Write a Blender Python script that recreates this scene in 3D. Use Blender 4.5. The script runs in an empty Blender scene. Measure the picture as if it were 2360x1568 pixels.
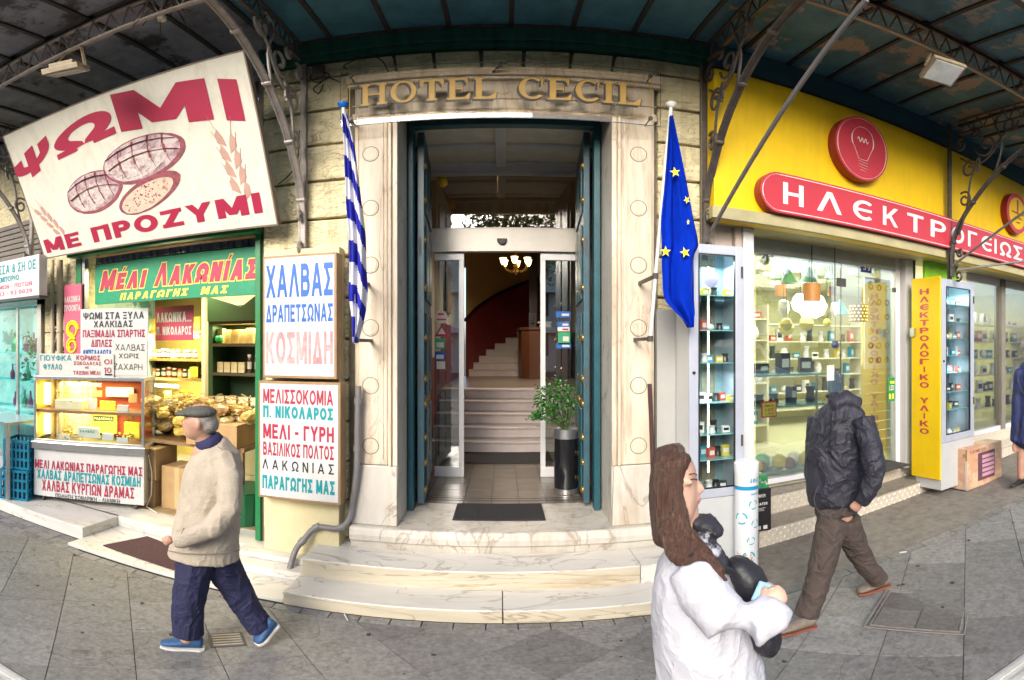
import bpy, bmesh, math, random
from mathutils import Vector, Matrix, noise, Euler
random.seed(7)
C = bpy.context.scene.collection
PI = math.pi
# ---------------------------------------------------------------- camera, sky, sun, exposure
CAMH = 1.9
F, CX, HY = 1230.0, 1158.0, 800.0          # how the photograph's panorama maps to angles (2360 px wide copy)
cam = bpy.data.cameras.new('camera'); cam.type = 'PANO'
co = bpy.data.objects.new('camera', cam); C.objects.link(co)
pano = cam if hasattr(cam, 'panorama_type') else cam.cycles
pano.panorama_type = 'EQUIRECTANGULAR'
pano.longitude_min = -1180 / F; pano.longitude_max = 1180 / F
pano.latitude_min = -(1568 - HY) / F; pano.latitude_max = HY / F
cam.clip_start = 0.05; cam.clip_end = 500
co.location = (0, 0, CAMH); co.rotation_euler = (PI / 2, 0, -(1180 - CX) / F)
sc = bpy.context.scene; sc.camera = co
SUN_EL, SUN_AZ = math.radians(24), math.radians(196)      # azimuth measured from +Y towards +X
w = bpy.data.worlds.new('World'); sc.world = w; w.use_nodes = True
nt = w.node_tree; bg = nt.nodes['Background']; bg.inputs[1].default_value = 0.15
sky = nt.nodes.new('ShaderNodeTexSky'); sky.sky_type = 'NISHITA'; sky.sun_disc = False
sky.sun_elevation = SUN_EL; sky.sun_rotation = SUN_AZ; sky.dust_density = 3.0; sky.air_density = 0.8
nt.links.new(sky.outputs[0], bg.inputs[0])
sl = bpy.data.lights.new('sun', 'SUN'); sl.energy = 2.0; sl.angle = math.radians(35); sl.color = (1, .96, .91)
so = bpy.data.objects.new('sun', sl); C.objects.link(so)
sd = Vector((math.sin(SUN_AZ) * math.cos(SUN_EL), math.cos(SUN_AZ) * math.cos(SUN_EL), math.sin(SUN_EL)))
so.rotation_euler = sd.to_track_quat('Z', 'Y').to_euler(); so.location = (0, -10, 20)
sc.view_settings.view_transform = 'Standard'; sc.view_settings.look = 'None'
sc.view_settings.exposure = 1.2; sc.view_settings.gamma = 1.0; sc.view_settings.use_curve_mapping = False
sc.render.engine = 'CYCLES'; sc.cycles.use_denoising = True
sc.cycles.max_bounces = 8; sc.cycles.diffuse_bounces = 4; sc.cycles.transparent_max_bounces = 16; sc.cycles.sample_clamp_indirect = 6
sc.cycles.caustics_reflective = False; sc.cycles.caustics_refractive = False

# ---------------------------------------------------------------- geometry helpers
def ray(px, py):
    t = (px - CX) / F; p = (HY - py) / F
    return Vector((math.sin(t) * math.cos(p), math.cos(t) * math.cos(p), math.sin(p)))
EYE = Vector((0, 0, CAMH))
def jp(px, py, rho):
    "point at horizontal distance rho along a photo direction"
    d = ray(px, py); k = rho / math.hypot(d.x, d.y)
    return EYE + d * k
class PL:
    "a flat face in the place: origin, right, up; n points to the street"
    def __init__(s, O, r, u=(0, 0, 1)):
        s.O = Vector(O); s.r = Vector(r).normalized(); s.u = Vector(u).normalized(); s.n = s.r.cross(s.u)
    def st(s, px, py):
        d = ray(px, py); k = (s.O - EYE).dot(s.n) / d.dot(s.n); p = EYE + d * k - s.O
        return p.dot(s.r), p.dot(s.u)
    def s_(s, px, py=800): return s.st(px, py)[0]
    def t_(s, px, py): return s.st(px, py)[1]
    def pt(s, a, b, d=0): return s.O + s.r * a + s.u * b + s.n * d
    def off(s, d): return PL(s.O + s.n * d, s.r, s.u)
def wall(a, b=0.0): return PL((0, a, 0), (1, b, 0))
class MB:
    def __init__(s): s.v = []; s.f = []; s.m = []; s.cur = 0
    def add(s, vs, fs):
        k = len(s.v); s.v += [Vector(v) for v in vs]
        for f in fs: s.f.append([i + k for i in f]); s.m.append(s.cur)
        return s
    def box(s, x0, x1, y0, y1, z0, z1):
        vs = [(x, y, z) for z in (z0, z1) for y in (y0, y1) for x in (x0, x1)]
        return s.add(vs, [(0, 2, 3, 1), (4, 5, 7, 6), (0, 1, 5, 4), (2, 6, 7, 3), (0, 4, 6, 2), (1, 3, 7, 5)])
    def pbox(s, P, a0, a1, t0, t1, d0, d1):
        vs = [P.pt(a, t, d) for t in (t0, t1) for d in (d1, d0) for a in (a0, a1)]
        return s.add(vs, [(0, 2, 3, 1), (4, 5, 7, 6), (0, 1, 5, 4), (2, 6, 7, 3), (0, 4, 6, 2), (1, 3, 7, 5)])
    def poly(s, P, pts, d0, d1):
        "prism: outline pts (s,t) counter-clockwise seen from the street, from depth d0 to d1 (proud)"
        n = len(pts); vs = [P.pt(a, b, d1) for a, b in pts] + [P.pt(a, b, d0) for a, b in pts]
        fs = [list(range(n)), list(range(2 * n - 1, n - 1, -1))]
        fs += [(i, i + n, (i + 1) % n + n, (i + 1) % n) for i in range(n)]
        return s.add(vs, fs)
    def disc(s, P, a, t, r, d0, d1, n=28, ry=None):
        ry = ry or r
        return s.poly(P, [(a + r * math.cos(2 * PI * i / n), t + ry * math.sin(2 * PI * i / n)) for i in range(n)], d0, d1)
    def cyl(s, c, r, z0, z1, n=20, r1=None):
        r1 = r if r1 is None else r1; vs = []
        for z, q in ((z0, r), (z1, r1)): vs += [(c[0] + q * math.cos(2 * PI * i / n), c[1] + q * math.sin(2 * PI * i / n), z) for i in range(n)]
        fs = [list(range(n - 1, -1, -1)), list(range(n, 2 * n))] + [(i, (i + 1) % n, (i + 1) % n + n, i + n) for i in range(n)]
        return s.add(vs, fs)
    def lathe(s, c, prof, n=20, axis=None):
        vs = []; R = Vector((0, 0, 1)).rotation_difference(Vector(axis)).to_matrix() if axis else None
        for r, z in prof:
            for i in range(n):
                p = Vector((r * math.cos(2 * PI * i / n), r * math.sin(2 * PI * i / n), z))
                if R: p = R @ p
                vs.append(Vector(c) + p)
        fs = []
        for k in range(len(prof) - 1):
            for i in range(n): j = (i + 1) % n; fs.append((k * n + i, k * n + j, (k + 1) * n + j, (k + 1) * n + i))
        m = len(prof) - 1; fs.append(list(range(n - 1, -1, -1))); fs.append([m * n + i for i in range(n)])
        return s.add(vs, fs)
    def tube(s, pts, r, n=8, r1=None):
        pts = [Vector(p) for p in pts]; m = len(pts); up = None; vs = []
        for k, p in enumerate(pts):
            d = (pts[min(k + 1, m - 1)] - pts[max(k - 1, 0)]).normalized()
            if up is None:
                up = Vector((0, 0, 1)) if abs(d.z) < .9 else Vector((1, 0, 0))
            a = d.cross(up); a = a.normalized() if a.length > 1e-5 else Vector((1, 0, 0)); b = a.cross(d).normalized(); up = b
            q = r if r1 is None else r + (r1 - r) * k / (m - 1)
            for i in range(n): t = 2 * PI * (i + .5) / n; vs.append(p + (a * math.cos(t) + b * math.sin(t)) * q)
        fs = [list(range(n - 1, -1, -1)), [(m - 1) * n + i for i in range(n)]]
        for k in range(m - 1):
            for i in range(n): j = (i + 1) % n; fs.append((k * n + i, k * n + j, (k + 1) * n + j, (k + 1) * n + i))
        return s.add(vs, fs)
    def bar(s, p, q, wd, th):
        "square bar between two points"
        p = Vector(p); q = Vector(q); d = (q - p).normalized(); up = Vector((0, 0, 1)) if abs(d.z) < .95 else Vector((0, 1, 0))
        a = d.cross(up).normalized() * wd / 2; b = a.cross(d).normalized() * th / 2
        vs = [e + x * a + y * b for e in (p, q) for x, y in ((-1, -1), (1, -1), (1, 1), (-1, 1))]
        return s.add(vs, [(3, 2, 1, 0), (4, 5, 6, 7), (0, 1, 5, 4), (1, 2, 6, 5), (2, 3, 7, 6), (3, 0, 4, 7)])
    def build(s, name, mat=None, parent=None, smooth=False, bevel=0, label=None, kind=None):
        off = wloc(parent) if parent else Vector((0, 0, 0))
        me = bpy.data.meshes.new(name); me.from_pydata([v - off for v in s.v], [], s.f)
        mats = mat if isinstance(mat, (list, tuple)) else [mat]
        for m in mats: me.materials.append(m)
        if len(mats) > 1: me.polygons.foreach_set('material_index', s.m)
        if smooth: me.polygons.foreach_set('use_smooth', [True] * len(me.polygons))
        bm = bmesh.new(); bm.from_mesh(me); bmesh.ops.recalc_face_normals(bm, faces=bm.faces); bm.to_mesh(me); bm.free()
        if smooth:
            try: me.set_sharp_from_angle(angle=math.radians(40))
            except Exception: pass
        o = bpy.data.objects.new(name, me); C.objects.link(o)
        if parent: o.parent = parent
        if bevel:
            b = o.modifiers.new('bevel', 'BEVEL'); b.width = bevel; b.segments = 2; b.limit_method = 'ANGLE'
        if label: o['label'] = label
        if kind: o['kind'] = kind
        return o
def wloc(o):
    v = Vector((0, 0, 0))
    while o: v = v + o.location; o = o.parent
    return v
def tag(o, label, cat, group=None, kind=None):
    o['label'] = label; o['category'] = cat
    if group: o['group'] = group
    if kind: o['kind'] = kind
    return o
def thing(name, label, cat, loc=(0, 0, 0), group=None):
    o = bpy.data.objects.new(name, None); C.objects.link(o); o.location = loc; o.empty_display_size = .1
    return tag(o, label, cat, group)
def struct(name, loc=(0, 0, 0)):
    o = bpy.data.objects.new(name, None); C.objects.link(o); o.location = loc; o['kind'] = 'structure'; return o

# ---------------------------------------------------------------- materials
MATS = {}
def M(name, col, rough=.6, metal=0, var=.12, scale=6, bump=0, bscale=40, col2=None, thr=.5, soft=.1, emit=0, rnd=0, spec=.5, coat=0, detail=6, stretch=None, trans=0, subs=0, vein=None, vw=.02, vs=1.5, grime=None, gk=.6, bdist=.01, wr=0, wrs=7):
    if name in MATS: return MATS[name]
    m = bpy.data.materials.new(name); MATS[name] = m; m.use_nodes = True; n = m.node_tree; N = n.nodes; L = n.links
    b = N['Principled BSDF']; b.inputs['Roughness'].default_value = rough; b.inputs['Metallic'].default_value = metal
    b.inputs['Specular IOR Level'].default_value = spec; b.inputs['Coat Weight'].default_value = coat
    if trans: b.inputs['Transmission Weight'].default_value = trans
    if subs: b.inputs['Subsurface Weight'].default_value = subs; b.inputs['Subsurface Radius'].default_value = (.02, .008, .004)
    tc = N.new('ShaderNodeTexCoord'); mp = N.new('ShaderNodeMapping'); L.new(tc.outputs['Object'], mp.inputs[0])
    if stretch: mp.inputs['Scale'].default_value = stretch
    nz = N.new('ShaderNodeTexNoise'); nz.inputs['Scale'].default_value = scale; nz.inputs['Detail'].default_value = detail; nz.inputs['Roughness'].default_value = .65
    L.new(mp.outputs[0], nz.inputs['Vector'])
    rp = N.new('ShaderNodeValToRGB'); L.new(nz.outputs[0], rp.inputs[0])
    c1 = [max(0, c * (1 - var)) for c in col]; c2 = [min(1, c * (1 + var)) for c in col]
    rp.color_ramp.elements[0].position = .3; rp.color_ramp.elements[1].position = .7
    rp.color_ramp.elements[0].color = (*c1, 1); rp.color_ramp.elements[1].color = (*c2, 1)
    out = rp.outputs[0]
    if col2 is not None:
        n2 = N.new('ShaderNodeTexNoise'); n2.inputs['Scale'].default_value = scale * .45; n2.inputs['Detail'].default_value = 9; n2.inputs['Roughness'].default_value = .7
        L.new(mp.outputs[0], n2.inputs['Vector'])
        r2 = N.new('ShaderNodeValToRGB'); L.new(n2.outputs[0], r2.inputs[0]); r2.color_ramp.elements[0].position = thr; r2.color_ramp.elements[1].position = min(1, thr + soft)
        mx = N.new('ShaderNodeMix'); mx.data_type = 'RGBA'; L.new(r2.outputs[0], mx.inputs[0]); L.new(out, mx.inputs[6]); mx.inputs[7].default_value = (*col2, 1); out = mx.outputs[2]
    if vein is not None:      # thin wandering lines: marble veins, hairline cracks
        n3 = N.new('ShaderNodeTexNoise'); n3.inputs['Scale'].default_value = vs; n3.inputs['Detail'].default_value = 6; n3.inputs['Distortion'].default_value = 1.2; L.new(mp.outputs[0], n3.inputs['Vector'])
        a1 = N.new('ShaderNodeMath'); a1.operation = 'SUBTRACT'; a1.inputs[1].default_value = .5; L.new(n3.outputs[0], a1.inputs[0]); a2 = N.new('ShaderNodeMath'); a2.operation = 'ABSOLUTE'; L.new(a1.outputs[0], a2.inputs[0])
        a3 = N.new('ShaderNodeMapRange'); a3.inputs[1].default_value = 0; a3.inputs[2].default_value = vw; a3.inputs[3].default_value = .75; a3.inputs[4].default_value = 0; L.new(a2.outputs[0], a3.inputs[0])
        mx = N.new('ShaderNodeMix'); mx.data_type = 'RGBA'; L.new(a3.outputs[0], mx.inputs[0]); L.new(out, mx.inputs[6]); mx.inputs[7].default_value = (*vein, 1); out = mx.outputs[2]
    if grime is not None:     # rain streaks and dirt
        m2 = N.new('ShaderNodeMapping'); m2.inputs['Scale'].default_value = (7, 7, .8); L.new(tc.outputs['Object'], m2.inputs[0])
        n4 = N.new('ShaderNodeTexNoise'); n4.inputs['Scale'].default_value = 1.6; n4.inputs['Detail'].default_value = 8; n4.inputs['Roughness'].default_value = .7; L.new(m2.outputs[0], n4.inputs['Vector'])
        r4 = N.new('ShaderNodeMapRange'); r4.inputs[1].default_value = .48; r4.inputs[2].default_value = .70; r4.inputs[3].default_value = 0; r4.inputs[4].default_value = gk; L.new(n4.outputs[0], r4.inputs[0])
        mx = N.new('ShaderNodeMix'); mx.data_type = 'RGBA'; L.new(r4.outputs[0], mx.inputs[0]); L.new(out, mx.inputs[6]); mx.inputs[7].default_value = (*grime, 1); out = mx.outputs[2]
    if rnd:
        oi = N.new('ShaderNodeObjectInfo'); mr = N.new('ShaderNodeMapRange'); mr.inputs[3].default_value = 1 - rnd; mr.inputs[4].default_value = 1 + rnd
        L.new(oi.outputs['Random'], mr.inputs[0]); h = N.new('ShaderNodeHueSaturation'); L.new(mr.outputs[0], h.inputs['Value']); L.new(out, h.inputs['Color']); out = h.outputs[0]
    L.new(out, b.inputs['Base Color'])
    if emit: L.new(out, b.inputs['Emission Color']); b.inputs['Emission Strength'].default_value = emit
    if bump:
        nb = N.new('ShaderNodeTexNoise'); nb.inputs['Scale'].default_value = bscale; nb.inputs['Detail'].default_value = 5; L.new(mp.outputs[0], nb.inputs['Vector'])
        bp = N.new('ShaderNodeBump'); bp.inputs['Strength'].default_value = bump; bp.inputs['Distance'].default_value = bdist
        L.new(nb.outputs[0], bp.inputs['Height']); L.new(bp.outputs[0], b.inputs['Normal'])
    if wr:                    # creases of cloth
        n5 = N.new('ShaderNodeTexNoise'); n5.inputs['Scale'].default_value = wrs; n5.inputs['Detail'].default_value = 3; n5.inputs['Roughness'].default_value = .45; n5.inputs['Distortion'].default_value = .8; L.new(mp.outputs[0], n5.inputs['Vector'])
        b1 = N.new('ShaderNodeMath'); b1.operation = 'SUBTRACT'; b1.inputs[1].default_value = .5; L.new(n5.outputs[0], b1.inputs[0]); b2 = N.new('ShaderNodeMath'); b2.operation = 'ABSOLUTE'; L.new(b1.outputs[0], b2.inputs[0])
        b3 = N.new('ShaderNodeMath'); b3.operation = 'POWER'; b3.inputs[1].default_value = .6; L.new(b2.outputs[0], b3.inputs[0])
        bq = N.new('ShaderNodeBump'); bq.inputs['Strength'].default_value = wr; bq.inputs['Distance'].default_value = .035; bq.invert = True; L.new(b3.outputs[0], bq.inputs['Height'])
        if bump: L.new(bp.outputs[0], bq.inputs['Normal'])
        L.new(bq.outputs[0], b.inputs['Normal'])
    return m
def glass(name, tint=(.95, .98, .97), k=1.0, base=.0):
    m = bpy.data.materials.new(name); MATS[name] = m; m.use_nodes = True; n = m.node_tree; N = n.nodes; L = n.links
    N.remove(N['Principled BSDF']); o = N['Material Output']
    t = N.new('ShaderNodeBsdfTransparent'); t.inputs[0].default_value = (*tint, 1); g = N.new('ShaderNodeBsdfGlossy'); g.inputs['Roughness'].default_value = .01
    lw = N.new('ShaderNodeLayerWeight'); lw.inputs[0].default_value = .5; pw = N.new('ShaderNodeMath'); pw.operation = 'POWER'; pw.inputs[1].default_value = 4.5; L.new(lw.outputs['Facing'], pw.inputs[0])
    fr = N.new('ShaderNodeMath'); fr.operation = 'MULTIPLY_ADD'; fr.inputs[1].default_value = .96; fr.inputs[2].default_value = .04; L.new(pw.outputs[0], fr.inputs[0])
    ma = N.new('ShaderNodeMath'); ma.operation = 'MULTIPLY_ADD'; ma.inputs[1].default_value = k; ma.inputs[2].default_value = base; ma.use_clamp = True; L.new(fr.outputs[0], ma.inputs[0])
    mx = N.new('ShaderNodeMixShader'); L.new(ma.outputs[0], mx.inputs[0]); L.new(t.outputs[0], mx.inputs[1]); L.new(g.outputs[0], mx.inputs[2]); L.new(mx.outputs[0], o.inputs[0])
    return m
G_CLEAR = glass('clear_glass'); G_SHOP = glass('shop_glass', (.93, .97, .95), 2.2, .24); G_SIGN = glass('sign_glass', (.985, .98, .965), .8, .0); G_DARK = glass('transom_glass', (.70, .69, .67), 1.7, .15)
G_GREEN = glass('green_glass', (.72, .93, .93), 1.3, .03)
plaster = M('plaster', (.66, .59, .37), .85, 0, .18, 5, 1.0, 13, col2=(.40, .33, .21), thr=.56, soft=.2, vein=(.22, .17, .10), vw=.012, vs=2.5, grime=(.25, .20, .12), gk=.55, bdist=.035, stretch=(1, 1, 2))
plaster_y = M('plaster_yellow', (.62, .55, .33), .8, 0, .1, 4, .3, 25, col2=(.40, .33, .20), thr=.62, soft=.2)
joint = M('joint_grey', (.20, .18, .13), .9, 0, .2, 20)
marble = M('marble', (.54, .51, .45), .38, 0, .14, 3.5, .08, 20, col2=(.40, .32, .22), thr=.55, soft=.2, stretch=(1, 1, .35), vein=(.25, .20, .15), vw=.014, vs=2.2, grime=(.32, .24, .15), gk=.5)
marble_pink = M('marble_portal', (.64, .55, .43), .5, 0, .2, 3.2, .15, 18, col2=(.40, .30, .20), thr=.54, soft=.25, stretch=(1, 1, .3), vein=(.42, .33, .24), vw=.010, vs=1.5, grime=(.27, .18, .10), gk=.7)
marble_w = M('marble_white', (.62, .60, .55), .4, 0, .1, 4, .08, 20, col2=(.40, .34, .25), thr=.58, soft=.14, stretch=(.4, 1, 2.2), vein=(.30, .27, .23), vw=.012, vs=2.5)
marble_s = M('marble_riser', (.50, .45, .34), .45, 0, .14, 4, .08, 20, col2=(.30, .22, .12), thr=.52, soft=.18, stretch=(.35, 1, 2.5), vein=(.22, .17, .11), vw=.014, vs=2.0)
stone_pav = M('paving', (.205, .20, .192), .6, 0, .3, 30, .35, 120, col2=(.095, .090, .085), thr=.50, soft=.3, rnd=.2, vein=(.08, .077, .073), vw=.004, vs=.9, grime=(.075, .07, .065), gk=.35)
grout = M('grout', (.055, .05, .048), .9, 0, .2, 20)
asphalt = M('asphalt', (.05, .05, .05), .85, 0, .2, 30, .3, 80)
iron = M('iron', (.085, .072, .065), .5, .3, .3, 20, .3, 60, col2=(.12, .06, .03), thr=.6, soft=.1)
iron_g = M('iron_grey', (.30, .27, .25), .5, .3, .25, 14, .2, 60, col2=(.14, .08, .05), thr=.62, soft=.1)
teal = M('teal_paint', (.012, .075, .095), .38, 0, .2, 6, .1, 30, col2=(.16, .20, .19), thr=.70, soft=.02)
teal_edge = M('teal_edge', (.035, .085, .11), .4, 0, .2, 6, .1, 30, col2=(.25, .2, .15), thr=.69, soft=.02)
teal_ceil = M('ceiling_teal', (.05, .17, .24), .55, 0, .35, 4, .3, 20, col2=(.09, .13, .15), thr=.6, soft=.2)
teal_peel = M('ceiling_peeling', (.055, .16, .22), .6, 0, .35, 4, .4, 20, col2=(.27, .24, .21), thr=.54, soft=.03, stretch=(1, 1, 1), rnd=.2)
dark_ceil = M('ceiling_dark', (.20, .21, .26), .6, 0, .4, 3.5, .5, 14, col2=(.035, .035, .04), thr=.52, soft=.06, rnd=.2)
green_fas = M('fascia_green', (.014, .09, .06), .45, 0, .3, 5, .15, 20, col2=(.20, .24, .20), thr=.69, soft=.05, stretch=(3, 1, .5))
green = M('green_frame', (.010, .17, .055), .4, 0, .1)
green_b = M('green_board', (.0, .24, .11), .5, 0, .12, 18, .05)
dgreen = M('dark_green', (.018, .06, .02), .5, 0, .15)
black = M('black', (.012, .012, .013), .45); dkgrey = M('dark_grey', (.06, .06, .062), .6)
steel = M('steel', (.55, .55, .55), .28, .9, .08, 10, .03, 60)
alu = M('aluminium', (.62, .62, .63), .38, .25, .05, 6); alu2 = M('aluminium_blue', (.47, .50, .58), .4, .3, .06, 5)
white = M('white_paint', (.62, .62, .60), .5, 0, .04); whiteb = M('sign_white', (.60, .60, .58), .45, 0, .04, 9, col2=(.50, .49, .44), thr=.6, soft=.2)
cream = M('banner_cream', (.72, .70, .60), .55, 0, .06, 2.5, 0, col2=(.58, .55, .44), thr=.58, soft=.25, grime=(.42, .38, .28), gk=.35)
wood = M('wood', (.25, .15, .07), .5, 0, .2, 6, stretch=(1, 1, 8)); wood2 = M('desk_wood', (.085, .032, .014), .35, 0, .15, 5, stretch=(4, 4, 1))
woodt = M('shelf_wood', (.33, .22, .07), .5, 0, .15, 6)
redc = M('letter_red', (.38, .018, .06), .5, 0, .05); redb = M('letter_crimson', (.42, .035, .07), .5, 0, .05); bluel = M('letter_blue', (.0, .10, .42), .5, 0, .05)
teall = M('letter_teal', (.0, .27, .30), .5, 0, .05); blackl = M('letter_black', (.03, .03, .03), .5, 0, .05); whitel = M('letter_white', (.82, .82, .8), .5, 0, .03)
yell = M('letter_yellow', (.75, .62, .10), .5, 0, .05)
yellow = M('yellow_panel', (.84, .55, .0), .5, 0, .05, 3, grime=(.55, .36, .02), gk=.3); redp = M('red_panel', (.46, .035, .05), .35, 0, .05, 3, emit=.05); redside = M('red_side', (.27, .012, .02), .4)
gold = M('gold_leaf', (.47, .28, .05), .5, .0, .12, 8); brass = M('brass', (.42, .27, .07), .3, .8, .2, 20)
flagblue = M('flag_blue', (.025, .03, .33), .9, 0, .15, 9, .3, 60, spec=.1); eublue = M('eu_blue', (.0, .022, .36), .9, 0, .2, 4, .4, 45, spec=.1); fwhite = M('flag_white', (.62, .62, .68), .9, 0, .08, 9, .3, 60, spec=.1)
pvc = M('pipe_grey', (.17, .165, .165), .45, 0, .1); cable = M('cable', (.03, .025, .02), .6)
paper = M('paper', (.62, .61, .56), .7, 0, .05); ypaper = M('yellow_paper', (.85, .75, .05), .7, 0, .05)
card = M('cardboard', (.42, .27, .12), .8, 0, .12, 8)
ochre = M('ochre_wall', (.44, .29, .12), .7, 0, .08, 2); redw = M('red_wall', (.16, .016, .016), .55, 0, .12, 3)
hallw = M('hall_wall', (.50, .44, .36), .7, 0, .06); stairm = M('stair_marble', (.48, .42, .40), .4, 0, .1, 6)
tile = M('floor_tile', (.15, .125, .10), .3, 0, .15, 6, rnd=.12); tiled = M('tile_dark', (.035, .03, .03), .3)
mat_rub = M('rubber_mat', (.030, .028, .030), .85, 0, .3, 60, .8, 140); mat_red = M('red_mat', (.07, .03, .035), .9, 0, .4, 80, .8, 160)
yshop = M('shop_yellow_wall', (.72, .60, .20), .6, 0, .08, 3); creamw = M('shop_cream', (.70, .66, .50), .6, 0, .05)
turq = M('turquoise', (.15, .55, .55), .5, 0, .15, 3); bluecr = M('crate_blue', (.0, .16, .27), .45, 0, .1)
diam_base = M('plate_metal', (.62, .56, .45), .38, .25, .1, 30, .1, 60); treadm = M('tread_metal', (.30, .27, .225), .5, .3, .2, 25, .5, 130, col2=(.12, .10, .08), thr=.6, soft=.2)
def emis(name, col, k):
    m = bpy.data.materials.new(name); m.use_nodes = True; b = m.node_tree.nodes['Principled BSDF']; b.inputs['Base Color'].default_value = (*col, 1)
    b.inputs['Emission Color'].default_value = (*col, 1); b.inputs['Emission Strength'].default_value = k; MATS[name] = m; return m
lamp_w = emis('lamp_white', (1, .95, .8), 6); lamp_y = emis('lamp_warm', (1, .70, .25), 3.2); lamp_c = emis('lamp_cool', (.75, .95, 1), 5)
def area_light(name, loc, size, power, col, rot=(0, 0, 0), sy=None):
    l = bpy.data.lights.new(name, 'AREA'); l.energy = power; l.color = col; l.size = size
    if sy: l.shape = 'RECTANGLE'; l.size_y = sy
    o = bpy.data.objects.new(name, l); C.objects.link(o); o.location = loc; o.rotation_euler = rot; return o

# ---------------------------------------------------------------- lettering: strokes drawn as clean flat shapes
def _arc(cx, cy, rx, ry, a0, a1, n=14):
    return [(cx + rx * math.cos(math.radians(a0 + (a1 - a0) * i / n)), cy + ry * math.sin(math.radians(a0 + (a1 - a0) * i / n))) for i in range(n + 1)]
def _g():
    g = {}
    V0, V1, VM = ('L', 0, 0, 0, 1), ('L', 1, 0, 1, 1), ('L', .5, 0, .5, 1)
    O = ('O', _arc(.5, .5, .5, .5, 0, 360, 28)[:-1])
    g['A'] = (.85, [('L', 0, 0, .5, 1), ('L', 1, 0, .5, 1), ('H', .2, .8, .27)]); g['V'] = (.85, [('L', .5, 0, 0, 1), ('L', .5, 0, 1, 1)])
    g['B'] = (.72, [V0, ('P', [(0, 1), (.5, 1)] + _arc(.55, .77, .33, .23, 90, -90, 8) + [(0, .54)]), ('P', [(0, .54), (.5, .54)] + _arc(.65, .27, .35, .27, 90, -90, 8) + [(0, 0)])])
    g['C'] = (.8, [('P', _arc(.5, .5, .5, .5, 42, 318, 20))]); g['G'] = (.82, [('P', _arc(.5, .5, .5, .5, 42, 345, 20)), ('H', .55, 1, .42)])
    g['Γ'] = (.62, [V0, ('H', 0, 1, 1)]); g['Δ'] = (.85, [('L', 0, 0, .5, 1), ('L', 1, 0, .5, 1), ('H', .05, .95, 0)])
    g['D'] = (.78, [V0, ('P', [(0, 1), (.4, 1)] + _arc(.4, .5, .6, .5, 90, -90, 14) + [(0, 0)])])
    g['E'] = (.66, [V0, ('H', 0, 1, 1), ('H', 0, .9, .5), ('H', 0, 1, 0)]); g['F'] = (.62, [V0, ('H', 0, 1, 1), ('H', 0, .85, .5)])
    g['Є'] = (.8, [('P', _arc(.55, .5, .5, .5, 50, 310, 20)), ('H', .1, .85, .5)])
    g['Z'] = (.72, [('H', 0, 1, 1), ('H', 0, 1, 0), ('L', 0.02, .06, .98, .94)]); g['H'] = (.74, [V0, V1, ('H', 0, 1, .5)])
    g['Θ'] = (.85, [O, ('H', .28, .72, .5)]); g['I'] = (0, [VM]); g['K'] = (.78, [V0, ('L', .12, .38, .97, 1), ('L', .97, 0, .38, .58)])
    g['Λ'] = (.85, [('L', 0, 0, .5, 1), ('L', 1, 0, .5, 1)]); g['L'] = (.6, [V0, ('H', 0, 1, 0)])
    g['M'] = (.92, [V0, V1, ('L', .5, .12, .03, 1), ('L', .5, .12, .97, 1)]); g['N'] = (.76, [V0, V1, ('L', .97, 0, .03, 1)])
    g['W'] = (1.1, [('L', .25, 0, 0, 1), ('L', .25, 0, .5, 1), ('L', .75, 0, .5, 1), ('L', .75, 0, 1, 1)])
    g['Ξ'] = (.68, [('H', 0, 1, 1), ('H', .12, .88, .5), ('H', 0, 1, 0)]); g['O'] = (.86, [O]); g['Π'] = (.76, [V0, V1, ('H', 0, 1, 1)])
    g['P'] = (.68, [V0, ('P', [(0, 1), (.5, 1)] + _arc(.6, .73, .4, .27, 90, -90, 8) + [(0, .46)])])
    g['R'] = (.72, g['P'][1] + [('L', .98, 0, .5, .5)]); g['Σ'] = (.7, [('H', 0, 1, 1), ('H', 0, 1, 0), ('L', .62, .48, .02, .97), ('L', .02, .03, .62, .52)])
    g['T'] = (.72, [VM, ('H', 0, 1, 1)]); g['Y'] = (.8, [('L', .5, 0, .5, .5), ('L', .5, .42, 0, 1), ('L', .5, .42, 1, 1)])
    g['Φ'] = (.95, [VM, ('O', _arc(.5, .52, .5, .32, 0, 360, 26)[:-1])]); g['X'] = (.8, [('L', 0, 0, 1, 1), ('L', 1, 0, 0, 1)])
    g['Ψ'] = (.95, [VM, ('P', [(0, 1), (0, .7)] + _arc(.5, .62, .5, .34, 180, 360, 16) + [(1, .7), (1, 1)])])
    g['Ω'] = (.9, [('P', [(.32, 0), (.3, .12)] + _arc(.5, .58, .5, .42, 228, -48, 22) + [(.7, .12), (.68, 0)]), ('H', 0, .36, 0), ('H', .64, 1, 0)])
    g['S'] = (.68, [('P', _arc(.5, .76, .5, .24, 40, 270, 12) + _arc(.5, .26, .5, .26, 90, -140, 12)[1:])]); g['U'] = (.76, [('P', [(0, 1), (0, .4)] + _arc(.5, .4, .5, .4, 180, 360, 14) + [(1, 1)])])
    g['0'] = (.66, [('O', _arc(.5, .5, .5, .5, 0, 360, 24)[:-1])]); g['1'] = (.3, [V1, ('L', 0, .75, .9, .97)])
    g['3'] = (.62, [('P', _arc(.45, .75, .5, .25, 150, -90, 12)), ('P', _arc(.45, .25, .53, .25, 90, -150, 12))])
    g['9'] = (.66, [('O', _arc(.5, .68, .46, .32, 0, 360, 20)[:-1]), ('P', [(.96, .68)] + _arc(.4, .45, .56, .45, 0, -100, 10))])
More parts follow.
